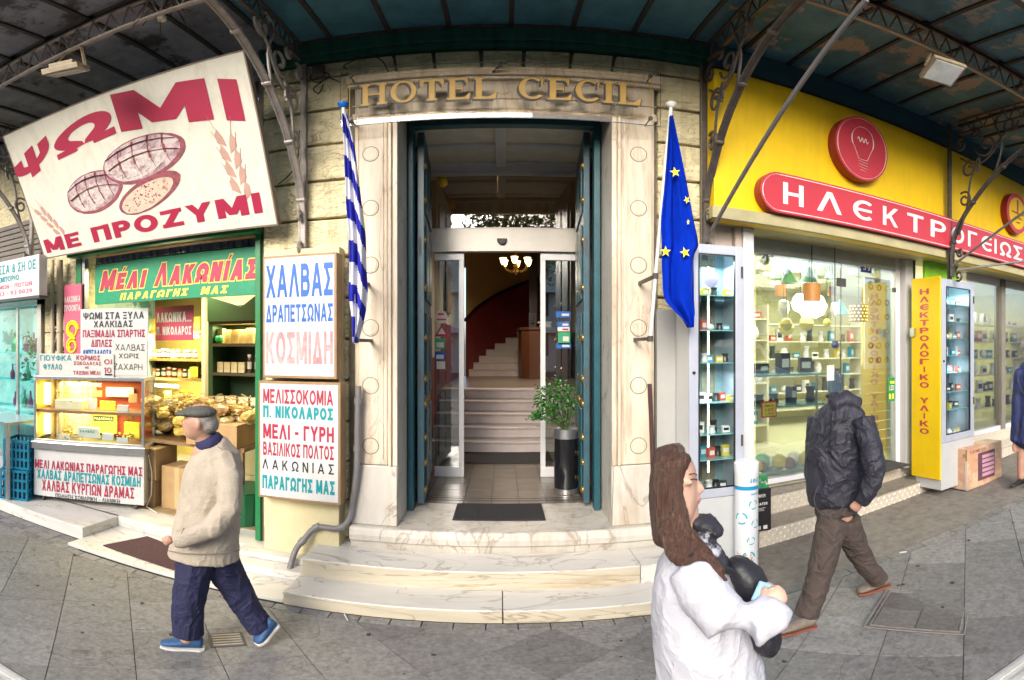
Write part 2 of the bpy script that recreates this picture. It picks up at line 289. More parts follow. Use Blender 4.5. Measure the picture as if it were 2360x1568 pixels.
    g['-'] = (.4, [('H', 0, 1, .45)]); g['.'] = (0, [('L', .5, 0, .5, .17)]); g['&'] = (.7, [('O', _arc(.45, .76, .3, .22, 0, 360, 14)[:-1]), ('O', _arc(.42, .27, .42, .27, 0, 360, 16)[:-1]), ('L', 1, 0, .5, .45)])
    g['+'] = (.6, [('H', 0, 1, .5), ('L', .5, .15, .5, .85)]); g["'"] = (0, [('L', .5, .8, .6, 1)])
    for a, b in zip('ΑΒΕΖΗΙΚΜΝΟΡΤΥΧ', 'ABEZHIKMNOPTYX'): g[a] = g[b]
    return g
GL = _g()
LOW = dict(zip('αβγδεζηθικλμνξοπρστυφχψως', 'ΑΒΓΔΕΖΗΘΙΚΛΜΝΞΟΠΡΣΤΥΦΧΨΩΣ'))
ACC = {'έ': 'Ε', 'ί': 'Ι', 'ή': 'Η', 'ά': 'Α'}
def text_shapes(s, wt=.2, gap=.16, jit=0, grow=0):
    "list of (layer, outline) in units of the capital height; small letters come out as small capitals"
    x = 0; out = []; rr = random.Random(len(s) + 11)
    for ch in s:
        if ch == ' ': x += .42; continue
        acc = ch in ACC; k = 1.0
        if acc: ch = ACC[ch]; k = .82
        elif ch in LOW: ch = LOW[ch]; k = .82
        elif ch.isascii() and ch.islower(): ch = ch.upper(); k = .78
        if ch not in GL: continue
        gw, st = GL[ch]; hw = wt / 2; w = max(gw, 0) * k * (1 + jit * rr.uniform(-1, 1)); w = max(w, wt) if gw else wt
        H = k; dy = jit * rr.uniform(-.5, .5); cwid = w - 2 * hw; e = grow
        mx = lambda u: x + hw + u * cwid
        my = lambda v: dy + hw + v * (H - 2 * hw)
        q = hw + e
        for j, t in enumerate(st + ([('acc',)] if acc else [])):
            if t[0] == 'acc':
                xm = x + w / 2; out.append((j, [(xm - .03 - e, H + .04 - e), (xm + .05 + e, H + .04 - e), (xm + .17 + e, H + .24 + e), (xm + .03 - e, H + .24 + e)]))
            elif t[0] == 'L':
                xa, ya, xb, yb = mx(t[1]), dy + t[2] * H, mx(t[3]), dy + t[4] * H
                sl = (xb - xa) / (yb - ya) if abs(yb - ya) > 1e-6 else 0; o = q * min(1.7, math.sqrt(1 + sl * sl))
                if abs(sl) > 0.05 and hw < .16: o *= .97
                if ya <= dy + 1e-6: xa -= sl * e; ya -= e
                if yb >= dy + H - 1e-6: xb += sl * e; yb += e
                out.append((j, [(xa - o, ya), (xa + o, ya), (xb + o, yb), (xb - o, yb)]))
            elif t[0] == 'H':
                yy = my(t[3]); l = x + t[1] * w - e; r = x + t[2] * w + e; out.append((j, [(l, yy - q * .9), (r, yy - q * .9), (r, yy + q * .9), (l, yy + q * .9)]))
            else:
                pts = [(mx(a), my(b)) for a, b in t[1]]; n = len(pts); cl = t[0] == 'O'; A = []; B = []
                for i in range(n):
                    p0 = pts[i - 1] if (i or cl) else pts[0]; p1 = pts[(i + 1) % n] if (i < n - 1 or cl) else pts[-1]
                    dx, dz = p1[0] - p0[0], p1[1] - p0[1]; l = math.hypot(dx, dz) or 1; nx, nz = -dz / l * q, dx / l * q
                    A.append((pts[i][0] + nx, pts[i][1] + nz)); B.append((pts[i][0] - nx, pts[i][1] - nz))
                for i in range(n if cl else n - 1):
                    k2 = (i + 1) % n; out.append((j, [A[i], B[i], B[k2], A[k2]]))
        x += w + gap
    return out
def lettering(P, s, a0, a1, t0, t1, mat, parent, d=.004, wt=.2, shear=0, name='lettering', gap=.16, t0r=None, t1r=None, label=None, jit=0, grow=0):
    "text fitted to the rectangle a0..a1 x t0..t1 of the face P; t0r/t1r give other heights at the right end"
    base = text_shapes(s, wt, gap, jit, 0); sh = text_shapes(s, wt, gap, jit, grow) if grow else base
    xs = [p[0] + shear * p[1] for _, f in base for p in f]; ys = [p[1] for _, f in base for p in f]
    x0, x1, y0, y1 = min(xs), max(xs), min(ys), max(ys)
    t0r = t0 if t0r is None else t0r; t1r = t1 if t1r is None else t1r; mb = MB()
    for j, f in sh:
        vs = []
        for px, py in f:
            u = (px + shear * py - x0) / (x1 - x0); k = (py - y0) / (y1 - y0); b = t0 + (t0r - t0) * u; tt = t1 + (t1r - t1) * u
            vs.append(P.pt(a0 + (a1 - a0) * u, b + (tt - b) * k, d + .0004 * j))
        mb.add(vs, [tuple(range(len(vs)))])
    return mb.build(name, mat, parent, label=label)
def lpx(P, s, px0, px1, ptop, pbot, mat, parent, **k):
    "lettering between photo columns px0..px1, its height measured at px0"
    return lettering(P, s, P.s_(px0, pbot), P.s_(px1, pbot), P.t_(px0, pbot), P.t_(px0, ptop), mat, parent, **k)
def pxpoly(P, pts): return [P.st(x, y) for x, y in pts]
# ================================================================ GROUND
def ground_z(x): return 0.0 if x < 1.5 else .055 * (x - 1.5)
g = MB(); xs = [-60, -8, 1.5, 6, 14, 60]
for y0, y1 in ((-30, -1.6), (-1.6, 8)):
    for a, b in zip(xs, xs[1:]):
        z = -.13 if y0 < -2 else -.03
        g.add([(a, y0, z + ground_z(a)), (b, y0, z + ground_z(b)), (b, y1, z + ground_z(b)), (a, y1, z + ground_z(a))], [(0, 1, 2, 3)])
base = struct('sidewalk')
gb = MB(); gr = MB()
for a, b in zip(xs, xs[1:]):
    gb.add([(a, -1.6, ground_z(a) - .012), (b, -1.6, ground_z(b) - .012), (b, 8, ground_z(b) - .012), (a, 8, ground_z(a) - .012)], [(0, 1, 2, 3)])
    gr.add([(a, -40, ground_z(a) - .14), (b, -40, ground_z(b) - .14), (b, -1.6, ground_z(b) - .14), (a, -1.6, ground_z(a) - .14)], [(0, 1, 2, 3)])
    gb.add([(a, -1.6, ground_z(a) - .012), (b, -1.6, ground_z(b) - .012), (b, -1.6, ground_z(b) - .14), (a, -1.6, ground_z(a) - .14)], [(0, 1, 2, 3)])
gb.build('bed', grout, base)
gr.build('road', asphalt, None, kind='structure')
def clip(poly, a, b, c):
    "keep a*x+b*y<=c"
    out = []
    for i, p in enumerate(poly):
        q = poly[(i + 1) % len(poly)]; dp = a * p[0] + b * p[1] - c; dq = a * q[0] + b * q[1] - c
        if dp <= 0: out.append(p)
        if dp * dq < 0: t = dp / (dp - dq); out.append((p[0] + t * (q[0] - p[0]), p[1] + t * (q[1] - p[1])))
    return out
def edge_y(x):     # the line where the setts along the building begin
    return 3.24
def stone(poly, h=0.0, name='paving_stone', gap=.004, mat=stone_pav):
    if len(poly) < 3: return
    ar = abs(sum(poly[i][0] * poly[(i + 1) % len(poly)][1] - poly[(i + 1) % len(poly)][0] * poly[i][1] for i in range(len(poly)))) / 2
    if ar < .004: return
    cx = sum(p[0] for p in poly) / len(poly); cy = sum(p[1] for p in poly) / len(poly)
    mb = MB(); n = len(poly); tp = []; lo = []
    for x, y in poly:
        dx, dy = x - cx, y - cy; l = math.hypot(dx, dy) or 1; k = (l - gap) / l; x2, y2 = cx + dx * k, cy + dy * k
        tp.append((x2, y2, ground_z(x2) + h)); lo.append((cx + dx * .999, cy + dy * .999, ground_z(x2) - .011))
    mb.add(tp + lo, [list(range(n))] + [(i, i + n, (i + 1) % n + n, (i + 1) % n) for i in range(n)])
    return mb.build(name, mat, base)
U = Vector((math.cos(math.radians(-48)), math.sin(math.radians(-48)))); V = Vector((math.cos(math.radians(40)), math.sin(math.radians(40))))
S = .455; cnt = 0; rr = random.Random(5)
covers = [(-1.12, 2.72, .20, .20), (2.12, 2.62, .62, .42)]
for i in range(-14, 16):
    for j in range(-8, 16):
        o = U * (i * S) + V * (j * S) + Vector((.08, .1)); sh = rr.uniform(-.02, .02)
        if (i * 7 + j * 3) % 5 == 0:     # some stones have two corners cut, their neighbours fill in
            pass
        q = [o, o + U * S, o + U * S + V * S, o + V * S]; q = [(p.x, p.y) for p in q]
        cx = sum(p[0] for p in q) / 4; cy = sum(p[1] for p in q) / 4
        if cx < -5.6 or cx > 6.3 or cy < 1.2: continue
        if math.hypot(cx, cy) < 1.35 and cy < 1.2: continue
        q = clip(q, 0, 1, 3.235 if cx < 1.6 else 3.235 + .0 * cx)
        q = clip(q, 0, -1, -1.67 if cx < 0 else -1.61)
        if stone(q, rr.uniform(-.0015, .0015)): cnt += 1
for k in range(52):                     # row of small setts at the foot of the steps
    x = -5.3 + k * .2
    stone([(x, 3.245), (x + .195, 3.245), (x + .195, 3.325), (x, 3.325)], -.001, 'sett', .003)
for k in range(18):
    for j in range(2):
        x = -7 + k * .2; stone([(x, 3.33 + j * .103), (x + .195, 3.33 + j * .103), (x + .195, 3.43 + j * .103), (x, 3.43 + j * .103)], -.001, 'sett', .003)
far = MB()                              # worn cement strip before the shop on the right
for a, b in ((1.75, 4.4), (4.4, 9)):
    far.add([(a, 3.33, ground_z(a) - .004), (b, 3.33, ground_z(b) - .004), (b, 6, ground_z(b) - .004), (a, 6, ground_z(a) - .004)], [(0, 1, 2, 3)])
far.build('cement_strip', M('cement', (.20, .18, .155), .8, 0, .25, 12, .4, 90, col2=(.11, .10, .09), thr=.52, soft=.2), base)
tac = M('tactile_white', (.55, .54, .50), .6, 0, .12, 12, .3, 80)
# guide strip of ribbed light tiles running along the street side, seen in both lower corners
for k in list(range(-12, -4)) + list(range(4, 13)):
    x = k * .4; y1 = 1.60 if k > 0 else 1.66
    stone([(x, y1 - .4), (x + .4, y1 - .4), (x + .4, y1), (x, y1)], .002, 'guide_tile', .003, tac)
    rb = MB()
    for r_ in range(5): y = y1 - .04 - r_ * .08; rb.bar((x + .01, y, ground_z(x) + .0055), (x + .39, y, ground_z(x + .39) + .0055), .035, .008)
    rb.build('guide_rib', tac, base)
gum = MB(); rg = random.Random(3)
for k in range(90):
    x, y = rg.uniform(-4.6, 5.2), rg.uniform(1.2, 3.15)
    r = rg.uniform(.006, .022); z = ground_z(x) + .0022; n = 9; e = rg.uniform(.6, 1); ph = rg.uniform(0, 3)
    vs = [(x + r * math.cos(2 * PI * i / n + ph) * rg.uniform(.8, 1.1), y + r * e * math.sin(2 * PI * i / n + ph) * rg.uniform(.8, 1.1), z) for i in range(n)]
    gum.add(vs + [(a, b, c - .004) for a, b, c in vs], [tuple(range(n))] + [(i, i + n, (i + 1) % n + n, (i + 1) % n) for i in range(n)])
tag(gum.build('gum_spots', M('gum', (.028, .026, .026), .7)), 'dark flattened chewing gum spots on the paving', 'gum spots', kind='stuff')
# covers set in the paving
c = jp(523, 1476, 1.9 / math.tan(676 / F)); cv = MB(); cw = .10
R45 = Matrix.Rotation(math.radians(38), 3, 'Z')
def rot_box(mb, c, hx, hy, z0, z1, ang):
    R = Matrix.Rotation(ang, 3, 'Z'); vs = [Vector(c) + R @ Vector((x, y, 0)) + Vector((0, 0, z)) for z in (z0, z1) for y in (-hy, hy) for x in (-hx, hx)]
    return mb.add(vs, [(0, 2, 3, 1), (4, 5, 7, 6), (0, 1, 5, 4), (2, 6, 7, 3), (0, 4, 6, 2), (1, 3, 7, 5)])
c = Vector((c.x, c.y, 0)); rot_box(cv, c, .105, .09, -.005, .004, .65)
t = tag(cv.build('meter_cover', dkgrey), 'small square iron cover in the paving beside the blue shoes', 'cover'); cv = MB()
for k in range(5): rot_box(cv, c + Matrix.Rotation(.65, 3, 'Z') @ Vector((0, -.064 + .032 * k, 0)), .085, .009, .004, .007, .65)
cv.build('ridge', iron_g, t)
c = Vector((2.42, 2.42, ground_z(2.42)))
cr = thing('manhole_cover', 'large square inspection cover filled with paving, near the brown trousered walker', 'cover', c)
cv = MB(); A = .62
for a, b in (((-.30, -.30), (.30, -.30)), ((.30, -.30), (.30, .30)), ((.30, .30), (-.30, .30)), ((-.30, .30), (-.30, -.30)), ((-.27, -.27), (.27, -.27)), ((.27, -.27), (.27, .27)), ((.27, .27), (-.27, .27)), ((-.27, .27), (-.27, -.27))):
    R = Matrix.Rotation(A, 3, 'Z'); p = c + R @ Vector((*a, .004)); q = c + R @ Vector((*b, .004)); cv.bar(p, q, .008, .008)
cv.build('rim', iron_g, cr)
for x in (-.13, .13):
    for y in (-.13, .13):
        cv = MB(); R = Matrix.Rotation(A, 3, 'Z'); rot_box(cv, c + R @ Vector((x, y, 0)), .127, .127, -.005, .005, A); cv.build('infill_slab', M('infill', (.14, .13, .12), .7, 0, .3, 25, .3, 80, rnd=.15), cr)
for x, y in ((1795 / 2360, 0),):
    pass
lt = MB(); p = jp(795, 1425, 1.9 / math.tan(625 / F)); lt.bar((p.x - .02, p.y + .05, .006), (p.x + .03, p.y - .04, .006), .007, .004)
tag(lt.build('paper_straw', paper), 'thin white straw lying on the paving before the marble steps', 'litter')
lt = MB(); p = Vector((3.02, 3.28, ground_z(3.02) + .006)); lt.bar(p, p + Vector((.06, -.02, 0)), .016, .008)
tag(lt.build('cigarette_end', paper), 'white cigarette end on the cement before the ribbed metal steps', 'litter')

# ================================================================ HOTEL FACADE
hotel = struct('hotel_building', (0, 4.2, 0)); del hotel['kind']
tag(hotel, 'pale stone hotel front with marble door surround between the bakery and the yellow shop', 'building')
YW = 4.15
W = wall(YW)
core = MB(); core.box(1.60, 1.72, 4.09, 4.9, 0, 4.9)
core.box(-2.05, -1.0, YW + .02, 4.9, .134, 4.9); core.box(1.02, 1.62, YW + .02, 4.9, 0, 4.9); core.box(-1.0, 1.02, YW + .02, 4.48, 3.975, 4.9)
core.build('wall', joint, hotel)
# rusticated stones, each proud of the joint
def blk(x0, x1, z0, z1, pr=.03, mat=plaster, y=YW):
    return MB().box(x0, x1, y - pr, y + .04, z0, z1).build('stone_block', mat, hotel, bevel=.014)
z = .30; r3 = random.Random(1); row = 0
while z < 4.44:
    h = .335; z1 = min(z + h - .02, 4.46); blk(-1.98, -1.225, z, z1, .03 + r3.uniform(0, .006))
    if z > .3: blk(1.235, 1.60, z, z1, .03 + r3.uniform(0, .006))
    z += h; row += 1
for a, b in ((-1.21, -.83), (-.815, -.53), (-.51, -.17), (-.15, .15), (.17, .51), (.53, .84), (.86, 1.22)):
    sl = .03 * (a + b) / 2; P = W
    MB().poly(P, [(a, 4.235), (b, 4.235), (b + sl * 1.2, 4.458), (a + sl * 1.2, 4.458)], -.03, .03).build('stone_block', plaster, hotel, bevel=.006)
# marble door surround: two pilasters with roundels, moulded inner edge, lintel
for sgn, x0, x1, ji, jo in ((-1, -1.165, -.81, -.81, -.807), (1, .845, 1.20, .845, .835)):
    ps = MB(); ps.box(x0 + .02, x1 - .02, 4.075, YW + .3, .96, 3.83); ps.box(x0 + .005, x1 - .005, 4.09, YW + .28, .96, 3.83)
    o = ps.build('pilaster', marble_pink, hotel, bevel=.006)
    cxm = (x0 + x1) / 2 + (-.04 if sgn < 0 else .04)
    fr = MB()                                 # sunk panel edge strips and inner mouldings
    for dx, wd, pr in ((-.10, .012, .008), (.10, .012, .008)): fr.box(cxm + dx - wd / 2, cxm + dx + wd / 2, 4.075 - pr, 4.08, 1.0, 3.8)
    xi = x1 if sgn < 0 else x0
    for k, (dx, wd, pr) in enumerate(((.018, .036, .02), (.056, .022, .035), (.088, .012, .012))):
        xx = xi - dx if sgn < 0 else xi + dx; fr.box(xx - wd / 2, xx + wd / 2, 4.075 - pr, 4.08, .96, 3.83)
    fr.build('moulding', marble_pink, hotel, bevel=.005)
    for zz in (1.11, 1.594, 2.05, 2.55, 3.02, 3.49):
        m = MB(); P = wall(4.075); m.disc(P, cxm, zz, .062, -.01, .003, 32); m.disc(P, cxm, zz, .051, .002, .006, 32); rd_ = m.build('roundel', marble_pink, hotel, bevel=.003); g2 = MB(); g2.disc(P, cxm, zz, .069, -.008, .0012, 32); g2.build('groove', joint, rd_)
    # plinth flares out at the bottom
    b = MB(); a0, a1 = x0 - .005, x1 + .005
    vs = [(a0, 4.02, .464), (a1, 4.02, .464), (a1, 4.46, .464), (a0, 4.46, .464), (a0 + .02, 4.065, .955), (a1 - .01, 4.065, .955), (a1 - .01, 4.46, .955), (a0 + .02, 4.46, .955)]
    b.add(vs, [(0, 3, 2, 1), (4, 5, 6, 7), (0, 1, 5, 4), (1, 2, 6, 5), (2, 3, 7, 6), (3, 0, 4, 7)]); b.build('plinth', marble, hotel, bevel=.008)
    # reveal
    rv = MB(); e = x1 if sgn < 0 else x0
    rv.box(min(e, e + .03 * sgn), max(e, e + .03 * sgn), 4.08, 4.56, .464, 3.96); rv.build('reveal', marble, hotel)
ln = MB(); ln.box(-1.16, 1.195, 4.09, 4.165, 3.81, 4.19); ln.build('lintel', marble_pink, hotel, bevel=.005)
for z0, z1, pr in ((4.16, 4.23, .07), (4.13, 4.158, .04), (3.81, 3.85, .018), (3.852, 3.88, .012), (3.95, 3.96, .012)):
    m = MB(); e = .03 if z0 > 4.1 else 0; m.box(-1.18 - e, 1.215 + e, 4.09 - pr, 4.1, z0, z1); m.build('lintel_moulding', marble_pink, hotel, bevel=.004)
for xx in (-.97, -.5, 0, .5, 1.01):
    m = MB(); P = wall(4.09); m.disc(P, xx, 4.045, .06, -.01, .003, 28); m.disc(P, xx, 4.045, .052, .002, .01, 28); m.build('roundel', marble_pink, hotel)
# steps
st = thing('entrance_steps', 'white marble steps climbing to the hotel doorway', 'steps', (0, 3.3, 0))
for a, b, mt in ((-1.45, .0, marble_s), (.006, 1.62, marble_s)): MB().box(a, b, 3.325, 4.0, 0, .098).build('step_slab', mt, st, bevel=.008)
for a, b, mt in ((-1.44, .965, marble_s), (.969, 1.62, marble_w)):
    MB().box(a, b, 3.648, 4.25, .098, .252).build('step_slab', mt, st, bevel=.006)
MB().box(-1.44, .965, 3.64, 4.2, .2525, .266).build('tread', marble_w, st, bevel=.004); MB().box(.969, 1.62, 3.64, 4.2, .2525, .264).build('tread', marble_w, st, bevel=.004)
MB().box(-1.455, -.002, 3.315, 3.66, .0985, .112).build('tread', marble_w, st, bevel=.004); MB().box(.004, 1.62, 3.315, 3.66, .0985, .112).build('tread', marble_w, st, bevel=.004)
prof = [(4.0, .266), (3.985, .30), (3.975, .335), (3.945, .35), (3.935, .40), (3.945, .45), (3.96, .4625), (4.735, .4625), (4.735, .266)]
mb = MB(); n = len(prof); mb.add([(-1.165, y, z) for y, z in prof] + [(1.2, y, z) for y, z in prof], [tuple(range(n)), tuple(range(2 * n - 1, n - 1, -1))] + [(i, i + n, (i + 1) % n + n, (i + 1) % n) for i in range(n)])
mb.build('threshold', marble, st, bevel=.004)
dm = MB(); dm.box(-.40, .345, 4.24, 4.72, .4635, .474); dmo = tag(dm.build('door_mat', mat_rub, bevel=.003), 'black ribbed rubber mat on the marble threshold of the hotel', 'door mat')
rb = MB()
for k in range(24): rb.box(-.385 + k * .031, -.37 + k * .031, 4.26, 4.70, .474, .478)
rb.build('rib', mat_rub, dmo)
# vestibule
VX0, VX1, VY = -.86, .90, 5.8
ves = MB(); ves.box(VX0 - .1, VX0, 4.5, VY, .45, 4.2); ves.box(VX1, VX1 + .1, 4.5, VY, .45, 4.2); ves.build('vestibule_wall', hallw, hotel)
sf = MB(); sf.box(VX0, VX1, 4.49, VY, 3.965, 4.05); sf.build('soffit_panel', M('soffit', (.72, .68, .56), .7), hotel)
sf = MB()
for y0, y1 in ((4.52, 4.62), (5.12, 5.22), (5.68, 5.78)): sf.box(VX0, VX1, y0, y1, 3.93, 3.964)
sf.build('soffit_beam', white, hotel, bevel=.005)
MB().box(-.07, .04, 4.5, 5.79, 3.915, 3.9645).build('soffit_beam', white, hotel, bevel=.005)
# teal frame round the opening
fr = MB(); fr.box(-.80, -.752, 4.46, 4.56, .4645, 3.96); fr.box(.775, .83, 4.46, 4.56, .4645, 3.96); fr.box(-.752, .775, 4.46, 4.56, 3.88, 3.96); fr.build('door_frame', teal, hotel, bevel=.008)
# two heavy leaves folded back into the porch
for sg in (-1, 1):
    xa, xb = (-.735, -.675) if sg < 0 else (.755, .70); ya, yb = 4.57, 5.55; sh = -.075 * -sg
    lf = MB(); xo = xa; xi = xb
    vs = []
    for z_ in (.50, 3.87):
        vs += [(xo, ya, z_), (xi, ya, z_), (xi + sh, yb, z_), (xo + sh, yb, z_)]
    lf.add(vs, [(0, 1, 2, 3), (4, 5, 6, 7), (0, 1, 5, 4), (1, 2, 6, 5), (2, 3, 7, 6), (3, 0, 4, 7)])
    door = lf.build('door_leaf', teal_edge, hotel, bevel=.006)
    pn = MB(); inw = -sg * .018
    for z0, z1 in ((.62, 1.35), (1.47, 2.2), (2.32, 3.0), (3.1, 3.6)):
        for y0, y1 in ((4.68, 5.02), (5.1, 5.45)):
            f = lambda y: xi + sh * (y - ya) / (yb - ya)
            vs = [(f(y) + (inw if q else 0), y, z_) for q in (0, 1) for z_ in (z0, z1) for y in (y0, y1)]
            pn.add(vs, [(0, 1, 3, 2), (4, 6, 7, 5), (0, 4, 5, 1), (2, 3, 7, 6), (0, 2, 6, 4), (1, 5, 7, 3)])
    pn.build('door_panel', teal, door, bevel=.006)
    for zz in (.62, .87, 1.10, 1.40, 1.62, 1.98, 2.42, 2.85, 3.22, 3.55):
        for yy in (4.63, 5.05):
            s_ = MB(); x_ = xi + sh * (yy - ya) / (yb - ya); s_.lathe((x_, yy, zz), [(.034, 0), (.034, .006), (.027, .016), (.014, .024), (.001, .027)], 12, (-sg, 0, 0)); s_.build('stud', brass, door, smooth=True)
    for z_ in (1.55, 2.70): hb = MB(); hb.box(min(xa, xb) + .012, min(xa, xb) + .035, ya - .004, ya + .01, z_, z_ + .16); hb.build('latch_plate', dkgrey, door)
yb_ = MB(); yb_.lathe((-.63, 5.35, 3.62), [(.05, 0), (.06, .02), (.055, .05), (.03, .08)], 14, (1, 0, 0))
tag(yb_.build('alarm_lamp', M('lamp_yellow', (.75, .42, .0), .4), smooth=True), 'round yellow alarm lamp high beside the left teal door leaf', 'lamp')
# hall tiles
for i in range(7):
    for j in range(10):
        x0 = VX0 + .01 + i * .25; y0 = 4.74 + j * .242
        d = MB().box(x0 + .005, x0 + .245, y0 + .005, y0 + .237, .44, .4625).build('floor_tile', tile, hotel)
bd = MB(); bd.box(-.80, .84, 4.83, 4.855, .4625, .466); bd.box(-.72, .76, 4.91, 4.93, .4625, .466)
for sx in (-1, 1):
    xa = .02 + sx * .80; bd.box(xa - .012, xa + .012, 4.855, 7.1, .4625, .466); xa = .02 + sx * .72; bd.box(xa - .01, xa + .01, 4.93, 7.1, .4625, .466)
bd.build('tile_border', tiled, hotel)
MB().box(VX0, VX1, 4.735, 7.2, .40, .455).build('floor_bed', tiled, hotel)
mm = MB(); mm.box(-.62, .62, 6.45, 7.12, .4665, .478); tag(mm.build('hall_mat', mat_rub), 'wide dark mat at the foot of the inner stairs', 'mat')
# sliding door wall at y=5.8
D = wall(5.8)
fr = MB()
X = lambda px: math.tan((px - CX) / F) * 5.8
Zd = lambda py: CAMH + math.tan((HY - py) / F) * 5.8
fz = .464
fr.pbox(D, VX0, VX1, 2.935, 3.19, 0, .10)          # header
fr.pbox(D, VX0, VX1, 3.195, 3.215, 0, .04)
hd = fr.build('header', M('header_metal', (.58, .55, .50), .35, .2, .08, 3), hotel, bevel=.004)
sd_ = MB(); P = D.off(.10); cxs = X(1157)
sd_.poly(P, [(cxs - .055, 3.07), (cxs - .045, 3.03), (cxs - .02, 3.005), (cxs + .02, 3.005), (cxs + .045, 3.03), (cxs + .055, 3.07)], 0, .04)
sn = sd_.build('motion_sensor', black, hotel, bevel=.006)
MB().disc(P.off(.04), cxs, 3.035, .014, 0, .006, 14).build('lens', dkgrey, sn)
tr = MB()
tr.pbox(D, VX0, VX0 + .03, 3.22, 3.92, -.02, .03); tr.pbox(D, VX1 - .04, VX1, 3.22, 3.92, -.02, .03); tr.pbox(D, VX0, VX1, 3.88, 3.96, -.02, .05); tr.pbox(D, VX0, VX1, 3.83, 3.875, -.01, .03)
tr.build('transom_frame', alu, hotel, bevel=.003)
MB().pbox(D, VX0 + .03, VX1 - .04, 3.216, 3.83, 0, .006).build('transom_pane', G_DARK, hotel)
for a, b, lab in ((VX0 + .12, X(1070), 'l'), (X(1245), VX1 - .06, 'r')):
    lf = MB(); fw = .055
    lf.pbox(D, a, b, 2.85, 2.93, .0, .04); lf.pbox(D, a, b, fz, fz + .11, 0, .04)
    if lab == 'l': lf.pbox(D, b - fw, b, fz + .11, 2.85, 0, .04)
    else: lf.pbox(D, a, a + fw, fz + .11, 2.85, 0, .04)
    so_ = lf.build('sliding_leaf', alu, hotel, bevel=.003)
    MB().pbox(D, a, b - (fw if lab == 'l' else 0), fz + .11, 2.85, .015, .021).build('pane', G_SHOP, so_)
    P = D.off(.022)
    if lab == 'l':
        for kind, px, py, rw, rh, mt in (('c', 1017, 731, 16, 13, paper), ('t', 1018, 762, 17, 14, redc), ('b', 1014, 792, 12, 12, M('leaf_green', (.05, .35, .15), .5)), ('b', 1014, 820, 12, 10, bluel), ('b', 1016, 842, 10, 9, paper)):
            s0, t0 = P.st(px, py); rw_ = rw / F * 5.8; rh_ = rh / F * 5.8; q = MB()
            if kind == 'c': q.disc(P, s0, t0, rw_ * .95, 0, .002, 24)
            elif kind == 't': q.poly(P, [(s0 - rw_, t0 - rh_), (s0 + rw_, t0 - rh_), (s0, t0 + rh_)], 0, .002)
            else: q.pbox(P, s0 - rw_, s0 + rw_, t0 - rh_, t0 + rh_, 0, .002)
            sk = q.build('sticker', mt, so_); q = MB()
            if kind == 'c': q.pbox(P, s0 - rw_ * .5, s0 + rw_ * .4, t0 + rh_ * .3, t0 + rh_ * .7, .002, .003); q.pbox(P, s0 - rw_ * .7, s0 + rw_ * .7, t0 - rh_ * .6, t0 - rh_ * .3, .002, .003); q.build('print', redp, sk)
            elif kind == 't': q.poly(P, [(s0 - rw_ * .55, t0 - rh_ * .6), (s0 + rw_ * .55, t0 - rh_ * .6), (s0, t0 + rh_ * .5)], .002, .003); q.build('print', paper, sk)
            else: q.pbox(P, s0 - rw_ * .7, s0 + rw_ * .7, t0 - rh_ * .75, t0 + rh_ * .2, .002, .003); q.build('print', paper, sk)
    else:
        for px, py, rw, rh, mt in ((1298, 725, 17, 7, bluel), (1299, 748, 14, 6, bluel), (1299, 759, 14, 5, paper), (1300, 780, 14, 14, M('leaf_green2', (.03, .30, .14), .5)), (1299, 797, 17, 6, bluel)):
            s0, t0 = P.st(px, py); rw_ = rw / F * 5.8; rh_ = rh / F * 5.8; q = MB(); q.pbox(P, s0 - rw_, s0 + rw_, t0 - rh_, t0 + rh_, 0, .002); sk = q.build('sticker', mt, so_)
            q = MB(); q.pbox(P, s0 - rw_ * .2, s0 + rw_ * .8, t0 - rh_ * .5, t0 + rh_ * .3, .002, .003); q.build('print', paper if mt is not paper else redc, sk)
# hall behind
hl = MB(); hl.box(-1.5, -1.0, 5.9, 12.2, .4, 5); hl.box(1.55, 1.7, 5.9, 18, .4, 5); hl.box(-1.0, -.865, 5.9, 5.95, .4, 5)
hl.build('hall_wall', hallw, hotel)
hl = MB(); hl.box(-1.0, -.97, 5.95, 8.6, .4, 1.75); hl.box(1.5, 1.549, 5.9, 11, .4, 2.0); hl.box(-1.0, -.97, 8.6, 12.1, 1.24, 2.3); hl.build('hall_dado', redw, hotel)
MB().box(-1.6, 1.7, 5.9, 18, 4.6, 4.8).build('hall_ceiling', M('hall_ceil', (.20, .16, .11), .8), hotel)
inn = thing('inner_staircase', 'pale marble stairs inside the hotel rising past the wooden desk', 'stairs', (0, 7.2, .46))
for k in range(5):
    z1 = .4625 + .155 * (k + 1); y = 7.15 + .3 * k
    MB().box(-.97, 1.5, y, 8.66, z1 - .150, z1 - .026).build('riser', stairm, inn); MB().box(-.97, 1.5, y - .025, 8.66, z1 - .026, z1).build('tread', stairm, inn, bevel=.004)
MB().box(-.97, 1.5, 8.66, 12.1, 1.15, 1.237).build('landing', tile, inn)
cw = [(-.82, 11.9), (-.76, 12.1), (-.586, 12.65), (-.248, 13.25), (.066, 13.6), (.69, 14.1), (1.6, 14.4)]; dz = [2.5, 2.6, 2.84, 3.13, 3.33, 3.64, 3.95]
def sm(pts, n=6):
    out = []
    for i in range(len(pts) - 1):
        p0 = pts[max(i - 1, 0)]; p1 = pts[i]; p2 = pts[i + 1]; p3 = pts[min(i + 2, len(pts) - 1)]
        for k in range(n):
            t = k / n; out.append(tuple(.5 * (2 * b + (c - a) * t + (2 * a - 5 * b + 4 * c - d) * t * t + (3 * b - a - 3 * c + d) * t ** 3) for a, b, c, d in zip(p0, p1, p2, p3)))
    return out + [tuple(pts[-1])]
cv = sm([(a, b, z_) for (a, b), z_ in zip(cw, dz)])
lo = MB(); up = MB(); rl = MB(); n = len(cv)
